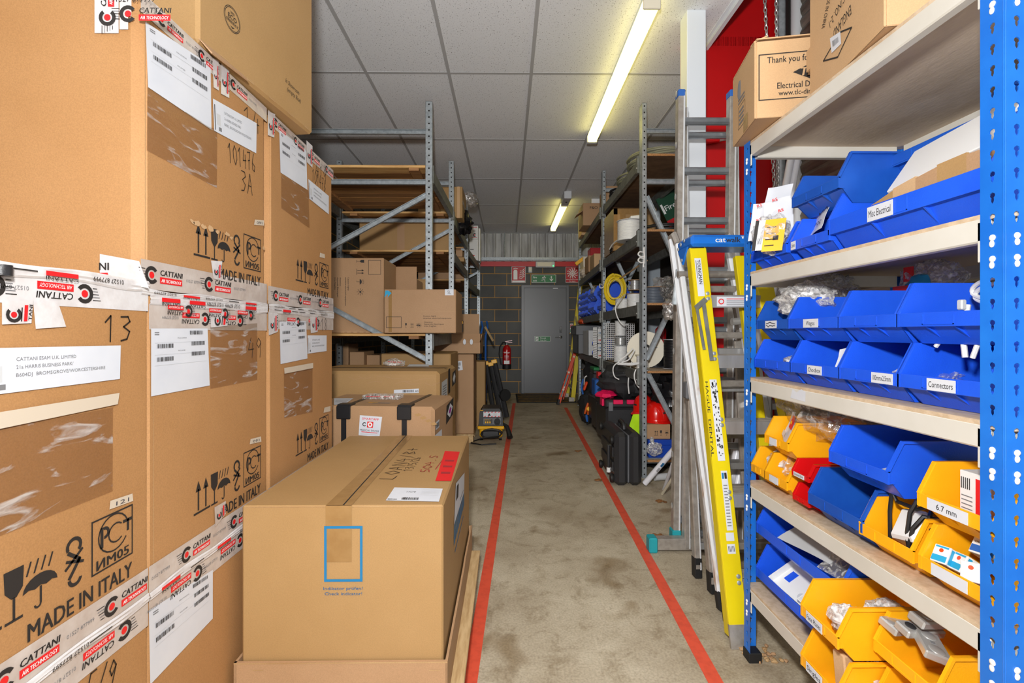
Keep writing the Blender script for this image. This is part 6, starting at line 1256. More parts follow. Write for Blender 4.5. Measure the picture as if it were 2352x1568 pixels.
# ================================================================ LEFT-HAND RACKING
def sqhole(t): return min(.0062/max(abs(math.cos(t)), 1e-6), .0062/max(abs(math.sin(t)), 1e-6))
def dot(t): return .0034
def rack_post(par, x, y, z1, aisle=1, W=.052, Dp=.045):
    """cold-rolled closed post with punched front and side faces; aisle=+1 when the aisle lies towards +X"""
    m = MB(); m.perf(FN((x, y, 0)), W, z1, .05, sqhole, GALV); sx = x+aisle*W/2
    (m.perf(FR((sx, y+Dp/2, 0)), Dp, z1, .05, dot, GALV) if aisle > 0 else m.perf(FL((sx, y+Dp/2, 0)), Dp, z1, .05, dot, GALV))
    m.box(x-aisle*W/2-.001, x-aisle*W/2+.001, y, y+Dp, 0, z1, GALV); m.box(x-W/2, x+W/2, y+Dp-.002, y+Dp, 0, z1, GALV); m.box(x-W/2, x+W/2, y, y+Dp, z1-.002, z1, GALV)
    m.box(x-W/2+.002, x+W/2-.002, y+.006, y+.008, .01, z1-.004, DARK); m.box(x-W/2-.02, x+W/2+.02, y-.02, y+Dp+.02, 0, .006, GALV)  # dark plate set behind the holes puts their shade into the colour
    return m.build('upright', par)
def c_brace(par, a, b, name='brace'):
    a = V(a); b = V(b); d = (b-a).normalized(); up = d.cross(V((0, 1, 0))).normalized()
    if up.z < 0: up = -up
    m = MB().bar(a+V((0, .012, 0)), b+V((0, .012, 0)), .003, .036, GALV, up=up); m.bar(a+up*.0175, b+up*.0175, .026, .003, GALV, up=up); m.bar(a-up*.0175, b-up*.0175, .026, .003, GALV, up=up); return m.build(name, par)
FRM = [(3.76, P(985, 400, 3.75).x, 2.955), (5.06, P(1036.5, 450, 5.05).x, 2.955), (6.8, P(1071, 600, 6.8).x, 2.95), (8.6, P(1099, 600, 8.55).x, 2.95)]
RD = 1.18
lr = thing('pallet_racking', 'galvanised racking with timber decks beyond the carton stack', 'racking', (-.9, 5.8, 0))
for i, (y, x, z) in enumerate(FRM):
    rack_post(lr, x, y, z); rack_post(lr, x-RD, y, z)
    for zz in (2.72, 2.325): c_brace(lr, (x-.02, y+.02, zz), (x-RD+.02, y+.02, zz))
    c_brace(lr, (x-.02, y+.02, 2.225), (x-RD+.02, y+.02, 1.60)); c_brace(lr, (x-RD+.02, y+.02, 1.55), (x-.02, y+.02, .93)); c_brace(lr, (x-.02, y+.02, .85), (x-RD+.02, y+.02, .2))
def deck(y0, x0, y1, x1, z, planks=True):
    for dx, h in ((0, .1), (-RD, .1)):
        a = V((x0+dx+.002, y0+.05, z-.055)); b = V((x1+dx+.002, y1-.005, z-.055)); m = MB().bar(a, b, .04, h, GALVD, b=.003)
        for p in (a, b): m.box(p.x-.004, p.x+.028, p.y-.03 if p is b else p.y-.01, p.y+.01 if p is b else p.y+.03, z-.13, z+.01, GALVD)
        m.build('beam', lr)
    n = max(3, int((y1-y0)/.14)); bw = (y1-y0-.04)/n; m = MB()
    for k in range(n):
        y = y0-.0+k*bw; xo = x0+(x1-x0)*(k+.5)/n; m.box(xo-RD+.03, xo-.03, y+.003, y+bw-.003, z-.02, z, PINE if k == 0 else (PINED, PINE2, PINE3)[(k*7+k//3) % 3], .003)
    for xx in (-.12, -RD+.15): xo = x0+xx; m.box(xo-.04, xo+.04, y0+.005, y1-.05, z-.045, z-.0205, PINED, .002)
    m.build('timber_deck', lr)
(ya, xa, _), (yb_, xb_, _), (yc, xc, _), (yd, xd, _) = FRM
deck(ya, xa, yb_, xb_, 2.455); deck(ya, xa, yb_, xb_, 1.135)
deck(yb_, xb_, yc, xc, 2.42); deck(yb_, xb_, yc, xc, 2.015); deck(yb_, xb_, yc, xc, 1.135)
deck(yc, xc, yd, xd, 2.36); deck(yc, xc, yd, xd, 1.9)
# ---- cartons on the racking
def zbox(label, px0, px1, d, z0, py_top, D, mt, b=.005, z1=None, group=None, x0=None):
    a = P(px0, 764, d); c = P(px1, 764, d); z1 = P(1, py_top, d).z if z1 is None else z1; xa_ = a.x if x0 is None else x0
    t = thing('carton', label, 'box', ((xa_+c.x)/2, a.y+D/2, z0), group=group); m = MB().box(xa_, c.x, a.y, a.y+D, z0+.001, z1, mt, b); return t, m, FN((xa_, a.y, z0)), c.x-xa_, z1-z0, a.y
t, m, fr, w, h, y = zbox('large carton lying on its side with sideways handling marks, lowest timber deck', 740, 881, 3.80, 1.136, 592, .42, CARD3, z1=None)
a = fr.uv(846, 630); b = fr.uv(872, 597); m.frame(fr, a[0], a[1], b[0]+.01, b[1], .003, INK)
g = F(fr.pt(*fr.uv(835, 592), 0), -fr.v, fr.u)   # marks printed sideways
for k, f in enumerate((glass, arrows_up, brolly)): f(m, g, .012+.078*k, -.055, .06, INK)
m.disc(g, .27, -.025, .008, INK, .001, 10); [m.stroke(g, [(.27+.012*math.cos(q*PI/4), -.025+.012*math.sin(q*PI/4)), (.27+.028*math.cos(q*PI/4), -.025+.028*math.sin(q*PI/4))], .003, INK) for q in range(8)]
for k, s_ in enumerate(('Caution highly', 'sensitive electrical equipment', '', 'Attention', 'Appareils Electriques', 'tres fragiles')):
    if s_: m.text(g, s_, .155, -.125-.021*k, .012, INK, W=.0075*len(s_), bold=.008)
[m.rect(fr, w*.3+.05*k, .006, w*.3+.05*k+.03, .012, CARD4) for k in range(9)]
m.build('carton_body', t)
t, m, fr, w, h, y = zbox('wide carton with printed rectangle jutting into the aisle, lowest timber deck', 882, 1047, 3.66, 1.136, 664, .5, CARD3)
a = fr.uv(887, 753); b = fr.uv(922, 727); m.frame(fr, a[0], a[1], b[0], b[1], .003, INK)
q = fr.uv(930, 752); [f(m, fr, q[0]+.043*k, q[1], .034, INK) for k, f in enumerate((glass, arrows_up, brolly))]; c = fr.uv(964, 747); m.disc(fr, c[0], c[1], .006, INK, .001, 8); [m.stroke(fr, [(c[0]+.008*math.cos(k*PI/4), c[1]+.008*math.sin(k*PI/4)), (c[0]+.016*math.cos(k*PI/4), c[1]+.016*math.sin(k*PI/4))], .002, INK) for k in range(8)]
for s_, p in (('Caution highly', (972, 727)), ('sensitive electrical equipment', (972, 732)), ('Attention', (974, 741)), ('Appareils Electriques', (974, 745.5)), ('tres fragiles', (974, 750))):
    q = fr.uv(*p); m.text(fr, s_, q[0], q[1], .0105, INK, W=min(.0072*len(s_), w-q[0]-.01))
m.rect(fr, 0, h*.5, w, h*.503, CARDIN, .0006); m.rect(fr, .035, .01, .06, h-.01, CARDT, .0008); m.build('carton_body', t)
s = MB(); q = Q(fr, [(1022, 678), (1042, 678), (1042, 664), (1022, 664)]); q.sheet(s, PAPER, .0018); q.text(s, '5L', .3, .2, .7, .6, INKG, .0024); lab(s.build('address_label', t), 'white label'); s = MB(); a = fr.uv(883, 683); b = fr.uv(902, 667); [s.flat([(a[0]+.012*k, a[1]+.03*(k % 2)), (a[0]+.012*k+.018, a[1]+.02), (a[0]+.012*k+.03, b[1]-.01*k), (a[0]+.012*k+.008, b[1])], fr, CYAN, .0016+.0002*k) for k in range(3)]; lab(s.build('printed_tape', t), 'strip of cyan tape')
t, m, fr, w, h, y = zbox('open carton with upright flap behind the wide jutting one', 880, 957, 4.28, 1.136, 640, .3, CARD3); m.build('carton_body', t)
s = MB(); x_ = P(957, 1, 4.27).x; xl_ = P(907, 1, 4.27).x; zt_ = P(1, 612, 4.27).z; s.box(xl_, x_, y-.012, y-.004, 1.45, zt_, CARD3, .002); s.build('flap', t)
s = MB(); a = P(884, 610, 4.25); s.obox((xl_-.07, y-.05, zt_-.09), (.06, .04, .0), (.0, .003, 0), (0, 0, .1), CARD2); s.build('flap', t)
t, m, fr, w, h, y = zbox('small carton beside the open one, far back on the deck', 956, 979, 4.75, 1.136, 642, .3, CARD2); m.build('carton_body', t)
for i, (p0, p1, dd, py, l) in enumerate(((803, 836, 4.6, 808, 'dim carton under the lowest deck, the left one'), (838, 872, 4.7, 815, 'dim carton under the lowest deck, the right one'), (770, 800, 5.2, 790, 'dim carton at far left under the lowest deck'))):
    t, m, fr, w, h, y = zbox(l, p0, p1, dd, 0, py, .35, CARD3); m.build('carton_body', t)
t, m, fr, w, h, y = zbox('long plain carton filling the second deck of the next bay', 825, 1033, 5.2, 2.017, 502, .55, CARD2, .008)
m.rect(fr, w*.42, 0, w*.5, h, CARD3, .0008); m.build('carton_body', t)
s = MB(); q = Q(fr, [(890, 512), (905, 512), (905, 504), (890, 504)]); q.sheet(s, PAPER, .0018); s.build('address_label', t)
t, m, fr, w, h, y = zbox('taped carton on the top deck beyond the second upright', 960, 1062, 5.35, 2.423, 428, .5, CARD2); m.build('carton_body', t)
fs = FR((P(1062, 1, 5.35).x, y, 2.423)); s = MB(); s.rect(fs, 0, h*.45, .5, h*.6, CARDT, .001); s.rect(fr, w*.88, 0, w*.94, h, CARD4, .001); s.build('parcel_tape', t)
o = bag('clear crumpled bag on the top deck beside the taped carton', P(1078, 458, 5.9), (.1, .1, .08), 61, BAGB)
m = MB(); c = P(1064, 512, 5.72); m.ball(c, (.1, .13, .12), BLKBAG, 22, 14, .4, 3.4, 63); tag(m.build('bin_bag', org=c-V((0, 0, .12))), 'black crumpled bag hanging over the beam past second upright', 'bag')
t, m, fr, w, h, y = zbox('white carton with red print, lower of the pair in the far bay', 1078, 1098, 8.1, 2.362, 549, .3, WHITE, .003); m.rect(fr, w*.1, h*.2, w*.6, h*.26, INKR); m.rect(fr, w*.1, h*.5, w*.5, h*.54, INKG); m.build('carton_body', t); zz = 2.362+h+.002
t, m, fr, w, h, y = zbox('white carton with red heading, upper of the pair in the far bay', 1077, 1098, 8.1, zz, 518, .3, WHITE, .003); m.text(fr, 'CLEANER', w*.12, h*.82, h*.1, INKR, W=w*.76, bold=.02); m.arc(fr, w*.62, h*.3, .016, .03, .6, 5.6, INK); m.disc(fr, w*.62, h*.3, .012, INKR); m.rect(fr, w*.3, h*.1, w*.9, h*.13, INKR); m.build('carton_body', t)
t, m, fr, w, h, y = zbox('thin white carton edge-on beside the pair in the far bay', 1099, 1103, 8.15, 2.362, 524, .25, WHITE, .003); m.build('carton_body', t)
t, m, fr, w, h, y = zbox('small tan carton on the second deck edge, lower of two', 1046, 1066, 5.9, 2.017, 590, .2, CARD2, .003); m.rect(fr, w*.3, 0, w*.4, h, CARDT); m.build('carton_body', t); zz = 2.017+h+.002
t, m, fr, w, h, y = zbox('small tan carton with torn wrapping, upper of two on the second deck edge', 1047, 1062, 5.9, zz, 574, .2, CARD3, .003); m.build('carton_body', t)
t, m, fr, w, h, y = zbox('brown carton on the middle deck of the far bay', 960, 1068, 6.9, 1.902, 600, .5, CARD3, .006); m.build('carton_body', t)
# ================================================================ RIGHT-HAND RACKING
RF = [(3.76, P(1482, 400, 3.75).x, 2.95), (5.33, P(1388.5, 400, 5.32).x, 2.95), (7.5, P(1333, 600, 7.48).x, 2.93)]
RR = .43; LZ = [2.55, 1.955, 1.375, .84, .14]
rr_ = thing('shelf_racking', 'galvanised racking with chipboard shelves beside the stepladders', 'racking', (1.4, 5.6, 0))
def brace_s(a, b): c_brace(rr_, a, b)
for i, (y, x, z) in enumerate(RF):
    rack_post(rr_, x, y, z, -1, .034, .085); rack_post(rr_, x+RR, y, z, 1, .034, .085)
    for zz in (2.735, 2.335): c_brace(rr_, (x+.02, y+.02, zz), (x+RR-.02, y+.02, zz))
    c_brace(rr_, (x+.02, y+.02, 2.22), (x+RR-.02, y+.02, 1.38)); c_brace(rr_, (x+.02, y+.02, .93), (x+RR-.02, y+.02, 1.75)) if i == 0 else c_brace(rr_, (x+RR-.02, y+.02, 2.0), (x+.02, y+.02, 1.2)); c_brace(rr_, (x+.02, y+.02, .84), (x+RR-.02, y+.02, .1)); c_brace(rr_, (x+.02, y+.02, .13), (x+RR-.02, y+.02, .13))
for (y0, x0, _), (y1, x1, _) in zip(RF, RF[1:]):
    for z in LZ:
        for dx in (-.0, RR-.0):
            a = V((x0+dx-.002, y0+.09, z-.05)); b = V((x1+dx-.002, y1-.005, z-.05)); m = MB().bar(a, b, .036, .085, GALVD, b=.003)
            for p, s_ in ((a, 1), (b, -1)): m.box(p.x-.03, p.x+.004, min(p.y, p.y+.03*s_), max(p.y, p.y+.03*s_), z-.12, z+.012, GALVD); m.ball((p.x-.032, p.y+.012*s_, z-.08), .006, STEEL, 6, 4)
            m.build('beam', rr_)
        m = MB(); n = 2
        fr = F((0, 0, z-.018), (1, 0, 0), (0, 1, 0)); po = [(x0+.02, y0+.0), (x0+RR-.02, y0+.0), (x1+RR-.02, y1-.01), (x1+.02, y1-.01)]
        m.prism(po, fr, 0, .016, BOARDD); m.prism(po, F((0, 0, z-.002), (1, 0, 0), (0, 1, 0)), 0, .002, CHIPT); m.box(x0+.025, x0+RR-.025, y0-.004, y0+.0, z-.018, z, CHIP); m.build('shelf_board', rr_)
# ---- helpers
def coil(name, label, cat, c, R_, r, turns, mt, ax=(0, 0, 1), hgt=.06, seed=1, sq=1.0, tail=None, group=None, jit=.03):
    rr0 = random.Random(seed); ax = V(ax).normalized(); x = ax.orthogonal().normalized(); y = ax.cross(x); c = V(c); pts = []; n = 32
    if abs(ax.z) < .9: x = V((0, 0, 1)); x = (x-ax*x.dot(ax)).normalized(); y = ax.cross(x)
    for k in range(int(turns*n)+1):
        t = 2*PI*k/n; tn = k//n; random.seed(seed*100+tn); q = R_*(1+jit*math.sin(t*.37+seed)+jit*(random.random()-.5)*2*.8); h = (math.sin(k/n*2.1+seed)*.5)*hgt+hgt*.12*math.sin(t+tn)
        pts.append(c+x*math.cos(t)*q+y*math.sin(t)*q*sq+ax*h)
    m = MB().tube(pts, r, mt, 6)
    if tail: m.tube([V(p) for p in tail], r, mt, 6)
    return tag(m.build(name, org=c-V((0, 0, R_ if abs(ax.z) < .9 else hgt/2))), label, cat, group)
def reel(label, c, R_, core, w, ax, cab, flange, fill=.85, name='cable_reel', ring=True):
    """drum: two flanges, hub and wound cable"""
    ax = V(ax).normalized(); c = V(c); t = thing(name, label, 'cable reel', c-V((0, 0, R_ if abs(ax.z) < .5 else w/2)))
    for k in (-1, 1): MB().lathe([(core*.5, -.002), (R_, -.002), (R_, .002), (core*.5, .002)], c+ax*k*(w/2-.002), ax, flange, 28).build('flange', t)
    rf = R_*fill; prof = []; n = max(4, int(w/.013)); st = (w-.012)/n
    for k in range(n):
        h = -w/2+.006+k*st; prof += [(rf-.003, h), (rf, h+st*.25), (rf, h+st*.75), (rf-.003, h+st)]
    MB().lathe(prof, c, ax, cab, 28).build('wound_cable', t)
    if ring: MB().lathe([(core*.5, -w/2-.002), (core*.62, -w/2-.004), (core*.62, w/2+.004), (core*.5, w/2+.002)], c, ax, DARK, 18).build('hub', t)
    return t
def tubthing(name, label, cat, pts, r, mt, n=8, group=None):
    p = min((V(q) for q in pts), key=lambda q: q.z); return tag(MB().tube(pts, r, mt, n).build(name, org=p), label, cat, group)
def ipol(pts, n=6):
    pts = [V(p) for p in pts]; out = []
    for i in range(len(pts)-1):
        p0 = pts[max(i-1, 0)]; p1 = pts[i]; p2 = pts[i+1]; p3 = pts[min(i+2, len(pts)-1)]
        for k in range(n): t = k/n; out.append(((p1*2)+(p2-p0)*t+(p0*2-p1*5+p2*4-p3)*t*t+(p1*3-p0-p2*3+p3)*t**3)*.5)
    return out+[pts[-1]]
def nz(label, x0, x1, y0, y1, z0, z1, mt, b=.005, name='carton', cat='box'):
    t = thing(name, label, cat, ((x0+x1)/2, (y0+y1)/2, z0)); m = MB().box(x0, x1, y0, y1, z0+.001, z1, mt, b); return t, m, FN((x0, y0, z0)), FL((x0, y1, z0))
# ---- top level
coil('cable_coil', 'loose coil of grey cable on the top shelf nearest the ladder', 'cable', (1.3, 4.08, 2.6), .22, .008, 13, CABG, (0, 0, 1), .08, 3, 1.2)
coil('cable_coil', 'second grey cable coil further along the top shelf beam', 'cable', (1.3, 4.55, 2.59), .22, .007, 9, CABG, (0, 0, 1), .06, 5, 1.1)
coil('cable_coil', 'black cable coil on the top shelf near the second upright', 'cable', (1.25, 4.98, 2.585), .17, .008, 10, CABK, (0, 0, 1), .05, 7)
coil('cable_coil', 'orange cable glimpsed behind the grey coil on the top shelf', 'cable', (1.42, 4.3, 2.64), .1, .007, 5, ORAG, (0, 0, 1), .05, 8)
t, m, fr, fl = nz('tan carton on the top shelf behind second upright', P(1393, 1, 5.5).x, 1.5, 5.5, 5.9, 2.551, 2.551+.28, CARD3); m.build('carton_body', t)
t, m, fr, fl = nz('pale carton low behind the grey cable on the top shelf', 1.24, 1.44, 4.75, 4.95, 2.551, 2.68, CARD4); m.build('carton_body', t)
a = P(1339, 505, 6.3); b = P(1381, 505, 6.3)
t, m, fr, fl = nz('open carton marked F and O, tipped over the top shelf edge', a.x, b.x+.05, a.y, a.y+.4, 2.552, P(1, 466, 6.3).z, CARD3); q = fr.uv(1355, 480); m.text(fr, 'F&O', q[0], q[1], .04, MARK, bold=.01); m.build('carton_body', t)
s = MB(); s.obox((a.x-.04, a.y+.1, 2.72), (.045, 0, .03), (0, .1, 0), (0, .0, .003), CARD3); s.build('flap', t)
t, m, fr, fl = nz('crumpled yellow-lit carton under the open one, far bay top shelf', P(1336, 1, 6.9).x, P(1352, 1, 6.9).x, 6.9, 7.2, 2.551, 2.68, CARD4); m.build('carton_body', t)
a = P(1355, 457, 6.9); b = P(1380, 480, 6.9); m = MB(); fr = FN((a.x, 6.75, 2.552)); w = P(1382, 1, 6.8).x-a.x; m.box(a.x, a.x+w, 6.75, 6.77, 2.552, P(1, 457, 6.78).z, WHITE); m.rect(fr, .03, .06, w-.03, .24, LGREY); tag(m.build('framed_panel', org=(a.x, 6.75, 2.552)), 'white framed panel standing on the top shelf behind the open carton', 'panel')
# ---- second level
a = P(1410, 560, 4.75); t, m, fr, fl = nz('carton wrapped in brown tape on the second shelf', a.x, P(1474, 1, 4.75).x+.15, 4.75, 5.2, 1.956, P(1, 478, 4.75).z, CARD2); w = P(1474, 1, 4.75).x+.15-a.x; h = P(1, 478, 4.75).z-1.956
s = MB(); s.rect(fr, 0, 0, w*.09, h, CARDT, .001); s.rect(fr, 0, h*.86, w, h, CARDT, .001); s.rect(fr, w*.15, h*.25, w*.28, h*.92, CARDT, .0014); s.rect(fr, w*.2, h*.45, w*.9, h*.56, CARDT, .0012); s.rect(fl, 0, 0, .45, h, CARDT, .001); m.build('carton_body', t); s.build('parcel_tape', t)
c = P(1441, 533, 4.28); reel('white cable reel lying flat on the second shelf before the taped carton', (c.x+.02, c.y, 1.957+.09), .115, .05, .18, (0, 0, 1), CABW, LGREY, .93)
tubthing('cable_end', 'loose white cable end trailing from the flat reel over the shelf edge', 'cable', ipol([P(1450, 543, 4.2), P(1425, 548, 4.3), P(1408, 560, 4.5), P(1400, 572, 4.6)]), .006, CABW)
o = crate('pad', 'white padded strip lying on top of the flat cable reel', 'pad', (c.x+.08, c.y-.02, 2.158), (.07, 0, .008), (0, .06, 0), (-.002, 0, .016), WHITE, None, .006)
coil('cable_coil', 'black cable coil on the second shelf nearest the ladder', 'cable', (1.31, 4.02, 1.985), .18, .009, 11, CABK, (0, 0, 1), .05, 11, 1.1)
coil('cable_coil', 'small black cable coil at second shelf edge by the second upright', 'cable', (1.12, 4.85, 1.975), .07, .007, 5, CABK, (0, 0, 1), .03, 13)
z = 1.956
for k, l in enumerate(('white carton on the second shelf behind taped carton, bottom of stack', 'white carton on the second shelf behind taped carton, middle of stack', 'white carton on the second shelf behind taped carton, top of stack')):
    x = P(1391, 1, 5.6).x; t, m, fr, fl = nz(l, x, x+.3, 5.6, 5.9, z, z+.12, WHITE, .003); m.rect(fr, .02, .095, .28, .11, INKG, .0006); m.build('carton_body', t); z += .125
a = P(1532, 508, 4.7); m = MB(); fr = F((a.x, a.y, a.z), V((.86, 0, .45)), V((-.45, 0, .86))); m.prism([(0, 0), (.42, 0), (.42, .24), (0, .24)], fr, -.006, 0, GREEND); m.text(fr, 'Fire exit', .04, .09, .055, WHITE, bold=.015); m.prism([(0, -.27), (.42, -.27), (.42, 0), (0, 0)], fr, -.006, -.001, REDS); m.rect(fr, .008, .07, .03, .17, WHITE)
tag(m.build('sign_board', org=(a.x, a.y, 1.96)), 'stored green fire exit sign board propped on the second shelf', 'sign')
for k, (p0, p1, d, h, mt, l) in enumerate(((1352, 1366, 6.4, .22, CARD3, 'brown carton with torn front on far bay second shelf'), (1365, 1379, 6.0, .18, CARD4, 'pale carton beside second upright on far bay second shelf'), (1340, 1352, 7.0, .3, CREAM, 'tall cream carton on far bay second shelf'))):
    x = P(p0, 1, d).x; t, m, fr, fl = nz(l, x, P(p1, 1, d).x+.03, d, d+.3, 1.956, 1.956+h, mt); m.build('carton_body', t)
x = P(1358, 1, 6.8).x; t, m, fr, fl = nz('dark red case at the back of the far bay second shelf', x, x+.26, 6.85, 7.1, 1.956, 2.36, REDB, .006, 'tool_case', 'case'); m.build('case_body', t)
o = bag('crumpled pale wrapping at the edge of the far bay second shelf', P(1337, 622, 6.9)+V((.03, 0, -.02)), (.06, .1, .07), 71, MASK)
a = P(1322, 607, 7.1); b = P(1342, 592, 7.1); tag(MB().bar(a, b, .03, .05, YELV, b=.004).build('yellow_trim', org=a), 'yellow plastic strip poking out above the alarm sign', 'strip')
# ---- third level: blue bins in the far bay, coils and reels in the near bay
def rbin(x, y, z, W, D, H, label): return sbin(0, x, z, W, D, H, PVCB, label, y=y, gr='blue bins on the racking')
words_ = ('topmost', 'upper', 'middle', 'lowest'); cols_ = ('column nearest the alarm sign', 'second column from the alarm sign', 'third column from the alarm sign')
for c_ in range(3):
    for k in range(4): rbin(1.1+.0*c_, 7.36-.3*c_, 1.377+.088*(3-k), .27, .3, .085, 'small blue bin on racking, %s row, %s' % (words_[k], cols_[c_]))
for k in range(2): rbin(1.08, 6.35, 1.377+.175*(1-k), .42, .4, .172, 'large blue bin on racking, %s, with dark ribs near the second upright' % ('upper' if k == 0 else 'lower'))
for k in range(2): rbin(1.1, 5.8, 1.377+.175*(1-k), .38, .4, .172, 'large blue bin just past the second upright, %s' % ('upper' if k == 0 else 'lower'))
bag('clear bag of fixings in the upper large blue bin on racking', (1.14, 6.2, 1.66), (.05, .08, .07), 73)
c = P(1413, 664, 5.05); coil('cable_coil', 'yellow cable coil hanging from a hook by the second upright', 'cable', c, .125, .006, 16, CABY, (.25, 1, 0), .07, 17, .7, jit=.2)
m = MB(); m.tube(ipol([P(1384, 655, 5.2), P(1378, 652, 5.15), P(1378, 660, 5.1), P(1384, 660, 5.1), P(1400, 648, 5.06), P(1413, 643, 5.05)]), .006, CABW, 6); tag(m.build('hook', org=P(1384, 655, 5.2)), 'white wire hook holding the yellow cable coil', 'hook')
tubthing('batten', 'long thin pale batten lying across behind the yellow coil', 'batten', [P(1420, 642, 5.1), P(1486, 598, 4.2)], .008, CARD4)
c = P(1458, 655, 4.62); reel('upper small reel of white wire behind first upright', (c.x, c.y, c.z), .07, .04, .1, (.0, 0, 1), STEEL, CARD3, .6)
c = P(1458, 685, 4.6); reel('lower reel of white cable behind first upright, third shelf', (c.x, c.y, 1.377+.07), .085, .04, .135, (0, 0, 1), CABW, CARD4, .88)
c = P(1432, 692, 4.85); reel('white cable reel at the third shelf edge under yellow coil', (c.x, c.y, 1.377+.055), .09, .05, .1, (0, 0, 1), CABW, WHITE, .9)
c = P(1500, 680, 4.05); reel('grey cable reel on the third shelf by the ladder', (c.x, c.y, 1.377+.075), .11, .05, .14, (0, 0, 1), mat('dark_grey_cable', C(92, 100, 112), .5), CARD3, .86)
bag('clear plastic wrapping round a reel on the third shelf by the ladder', (1.36, 4.02, 1.50), (.14, .1, .1), 77, BAGB)
bag('clear plastic bag drooping over the rack edge beside the ladder hinge', P(1538, 712, 3.5), (.05, .05, .07), 79, BAGB)
tubthing('cable_end', 'white cable looping down from the third shelf', 'cable', ipol([P(1436, 676, 4.6), P(1424, 688, 4.45), P(1414, 705, 4.4), P(1418, 728, 4.4), P(1430, 745, 4.4), P(1442, 745, 4.42)]), .0055, CABW)
# ---- fourth level
x = P(1323, 1, 6.75).x; zc0 = .842
t = thing('crate', 'grey plastic stacking crate jutting out on the fourth shelf', 'crate', (x+.25, 7.0, zc0))
m = MB(); x1 = x+.5; y0, y1, zt_ = 6.75, 7.3, P(1, 757, 6.75).z
for bx in ((x+.03, x1, y0, y0+.006), (x+.03, x1, y1-.006, y1), (x+.03, x+.036, y0, y1), (x1-.006, x1, y0, y1)): m.box(*bx, zc0, zt_, GREYC)
m.box(x+.03, x1, y0, y1, zc0, zc0+.006, GREYC); m.box(x+.02, x1+.01, y0-.02, y0, zt_-.07, zt_+.06, GREYC, .006); m.box(x-.0, x+.03, y0-.02, y1, zt_-.07, zt_+.06, GREYC, .006); m.build('crate_body', t)
bag('black cables heaped in the grey crate on racking', (x+.22, 7.0, 1.22), (.2, .2, .05), 83, BLKF, name='cable_heap', cat='cable')
m = MB(); c = P(1340, 745, 6.9); m.ball((c.x+.05, 7.1, 1.30), (.09, .12, .05), ORAG, 12, 8, .3, 3, 2); tag(m.build('orange_tool', org=(c.x+.05, 7.1, 1.26)), 'orange plastic tool lying on top of the grey crate', 'tool')
x = P(1351, 1, 6.2).x; t = thing('crate', 'white plastic bin with blue parts on the fourth shelf', 'crate', (x+.12, 6.35, zc0)); m = MB()
for bx in ((x, x+.26, 6.2, 6.206), (x, x+.006, 6.2, 6.6), (x+.254, x+.26, 6.2, 6.6), (x, x+.26, 6.594, 6.6)): m.box(*bx, zc0, 1.17, LGREY)
m.box(x, x+.26, 6.2, 6.6, zc0, zc0+.006, LGREY); m.build('crate_body', t)
for k in range(2): o = rbin(P(1364, 1, 5.9).x, 6.0, zc0+.115*k, .2, .2, .11, 'small blue bin beside the wire basket on the fourth shelf, %s' % ('upper' if k else 'lower'))
# wire baskets
def wire_panel(name, label, o, u, v, nu, nv, w, h, par=None):
    m = MB(); o = V(o); u = V(u).normalized(); v = V(v).normalized()
    for k in range(nu+1): m.bar(o+u*w*k/nu, o+u*w*k/nu+v*h, .005, .005, WHITE, up=u.cross(v))
    for k in range(nv+1): m.bar(o+v*h*k/nv, o+v*h*k/nv+u*w, .005, .005, WHITE, up=u.cross(v))
    return m.build(name, par)
a = P(1393, 823, 5.2); b = P(1457, 823, 5.2); t = thing('wire_basket', 'white wire grid basket on the fourth shelf past the first upright', 'basket', ((a.x+b.x)/2, a.y+.15, zc0+.002))
zt_ = P(1, 742, 5.2).z; wire_panel('front_grid', '', (a.x, a.y, zc0+.004), (1, 0, 0), (0, 0, 1), 15, 18, b.x-a.x, zt_-zc0-.004, t); wire_panel('back_grid', '', (a.x, a.y+.09, zc0+.004), (1, 0, 0), (0, 0, 1), 15, 18, b.x-a.x, zt_-zc0-.004, t)
wire_panel('bottom_grid', '', (a.x, a.y, zc0+.004), (1, 0, 0), (0, 1, 0), 15, 3, b.x-a.x, .09, t)
x = P(1372, 1, 5.5).x; t = thing('wire_basket', 'narrow white wire basket of small packs beside the second upright', 'basket', (x+.06, 5.5, zc0+.002)); wire_panel('front_grid', '', (x, 5.5, zc0+.004), (1, 0, 0), (0, 0, 1), 5, 18, .115, .36, t); wire_panel('side_grid', '', (x, 5.5, zc0+.004), (0, 1, 0), (0, 0, 1), 8, 18, .25, .36, t)
for k in range(4): crate('component_pack', 'white pack with red print inside narrow wire basket, %s' % ('lowest', 'second from the bottom', 'third from the bottom', 'topmost')[k], 'packet', (x+.06, 5.6, .885+.088*k), (.045, 0, 0), (0, 0, .038), (0, .05, 0), WHITE, lambda m, fr, w, h: m.rect(F(fr.o+V((0, -.05, 0)), fr.u, fr.v), .01, .02, .06, .04, (INKR, INKB)[k % 2], .001), .003, 'small packs in the narrow basket')
c = P(1420, 780, 4.98); reel('tall reel of white flex standing before the wire basket, upper', (P(1424, 1, 4.75).x, 4.72, zc0+.34), .055, .04, .15, (0, 0, 1), CABW, LGREY, .97)
reel('squat silver reel under the tall white one', (P(1424, 1, 4.75).x, 4.72, zc0+.215), .06, .04, .08, (0, 0, 1), STEEL, LGREY, .9)
reel('white cable reel on the fourth shelf board, lowest of three', (P(1424, 1, 4.72).x+.01, 4.72, zc0+.09), .068, .04, .16, (0, 0, 1), WHITE, WHITE, .97)
c = P(1494, 806, 3.98); reel('large pale drum standing on edge across the first upright', (1.2, 4.12, zc0+.155), .155, .075, .1, (.35, 1, 0), CABW, CREAM, .8)
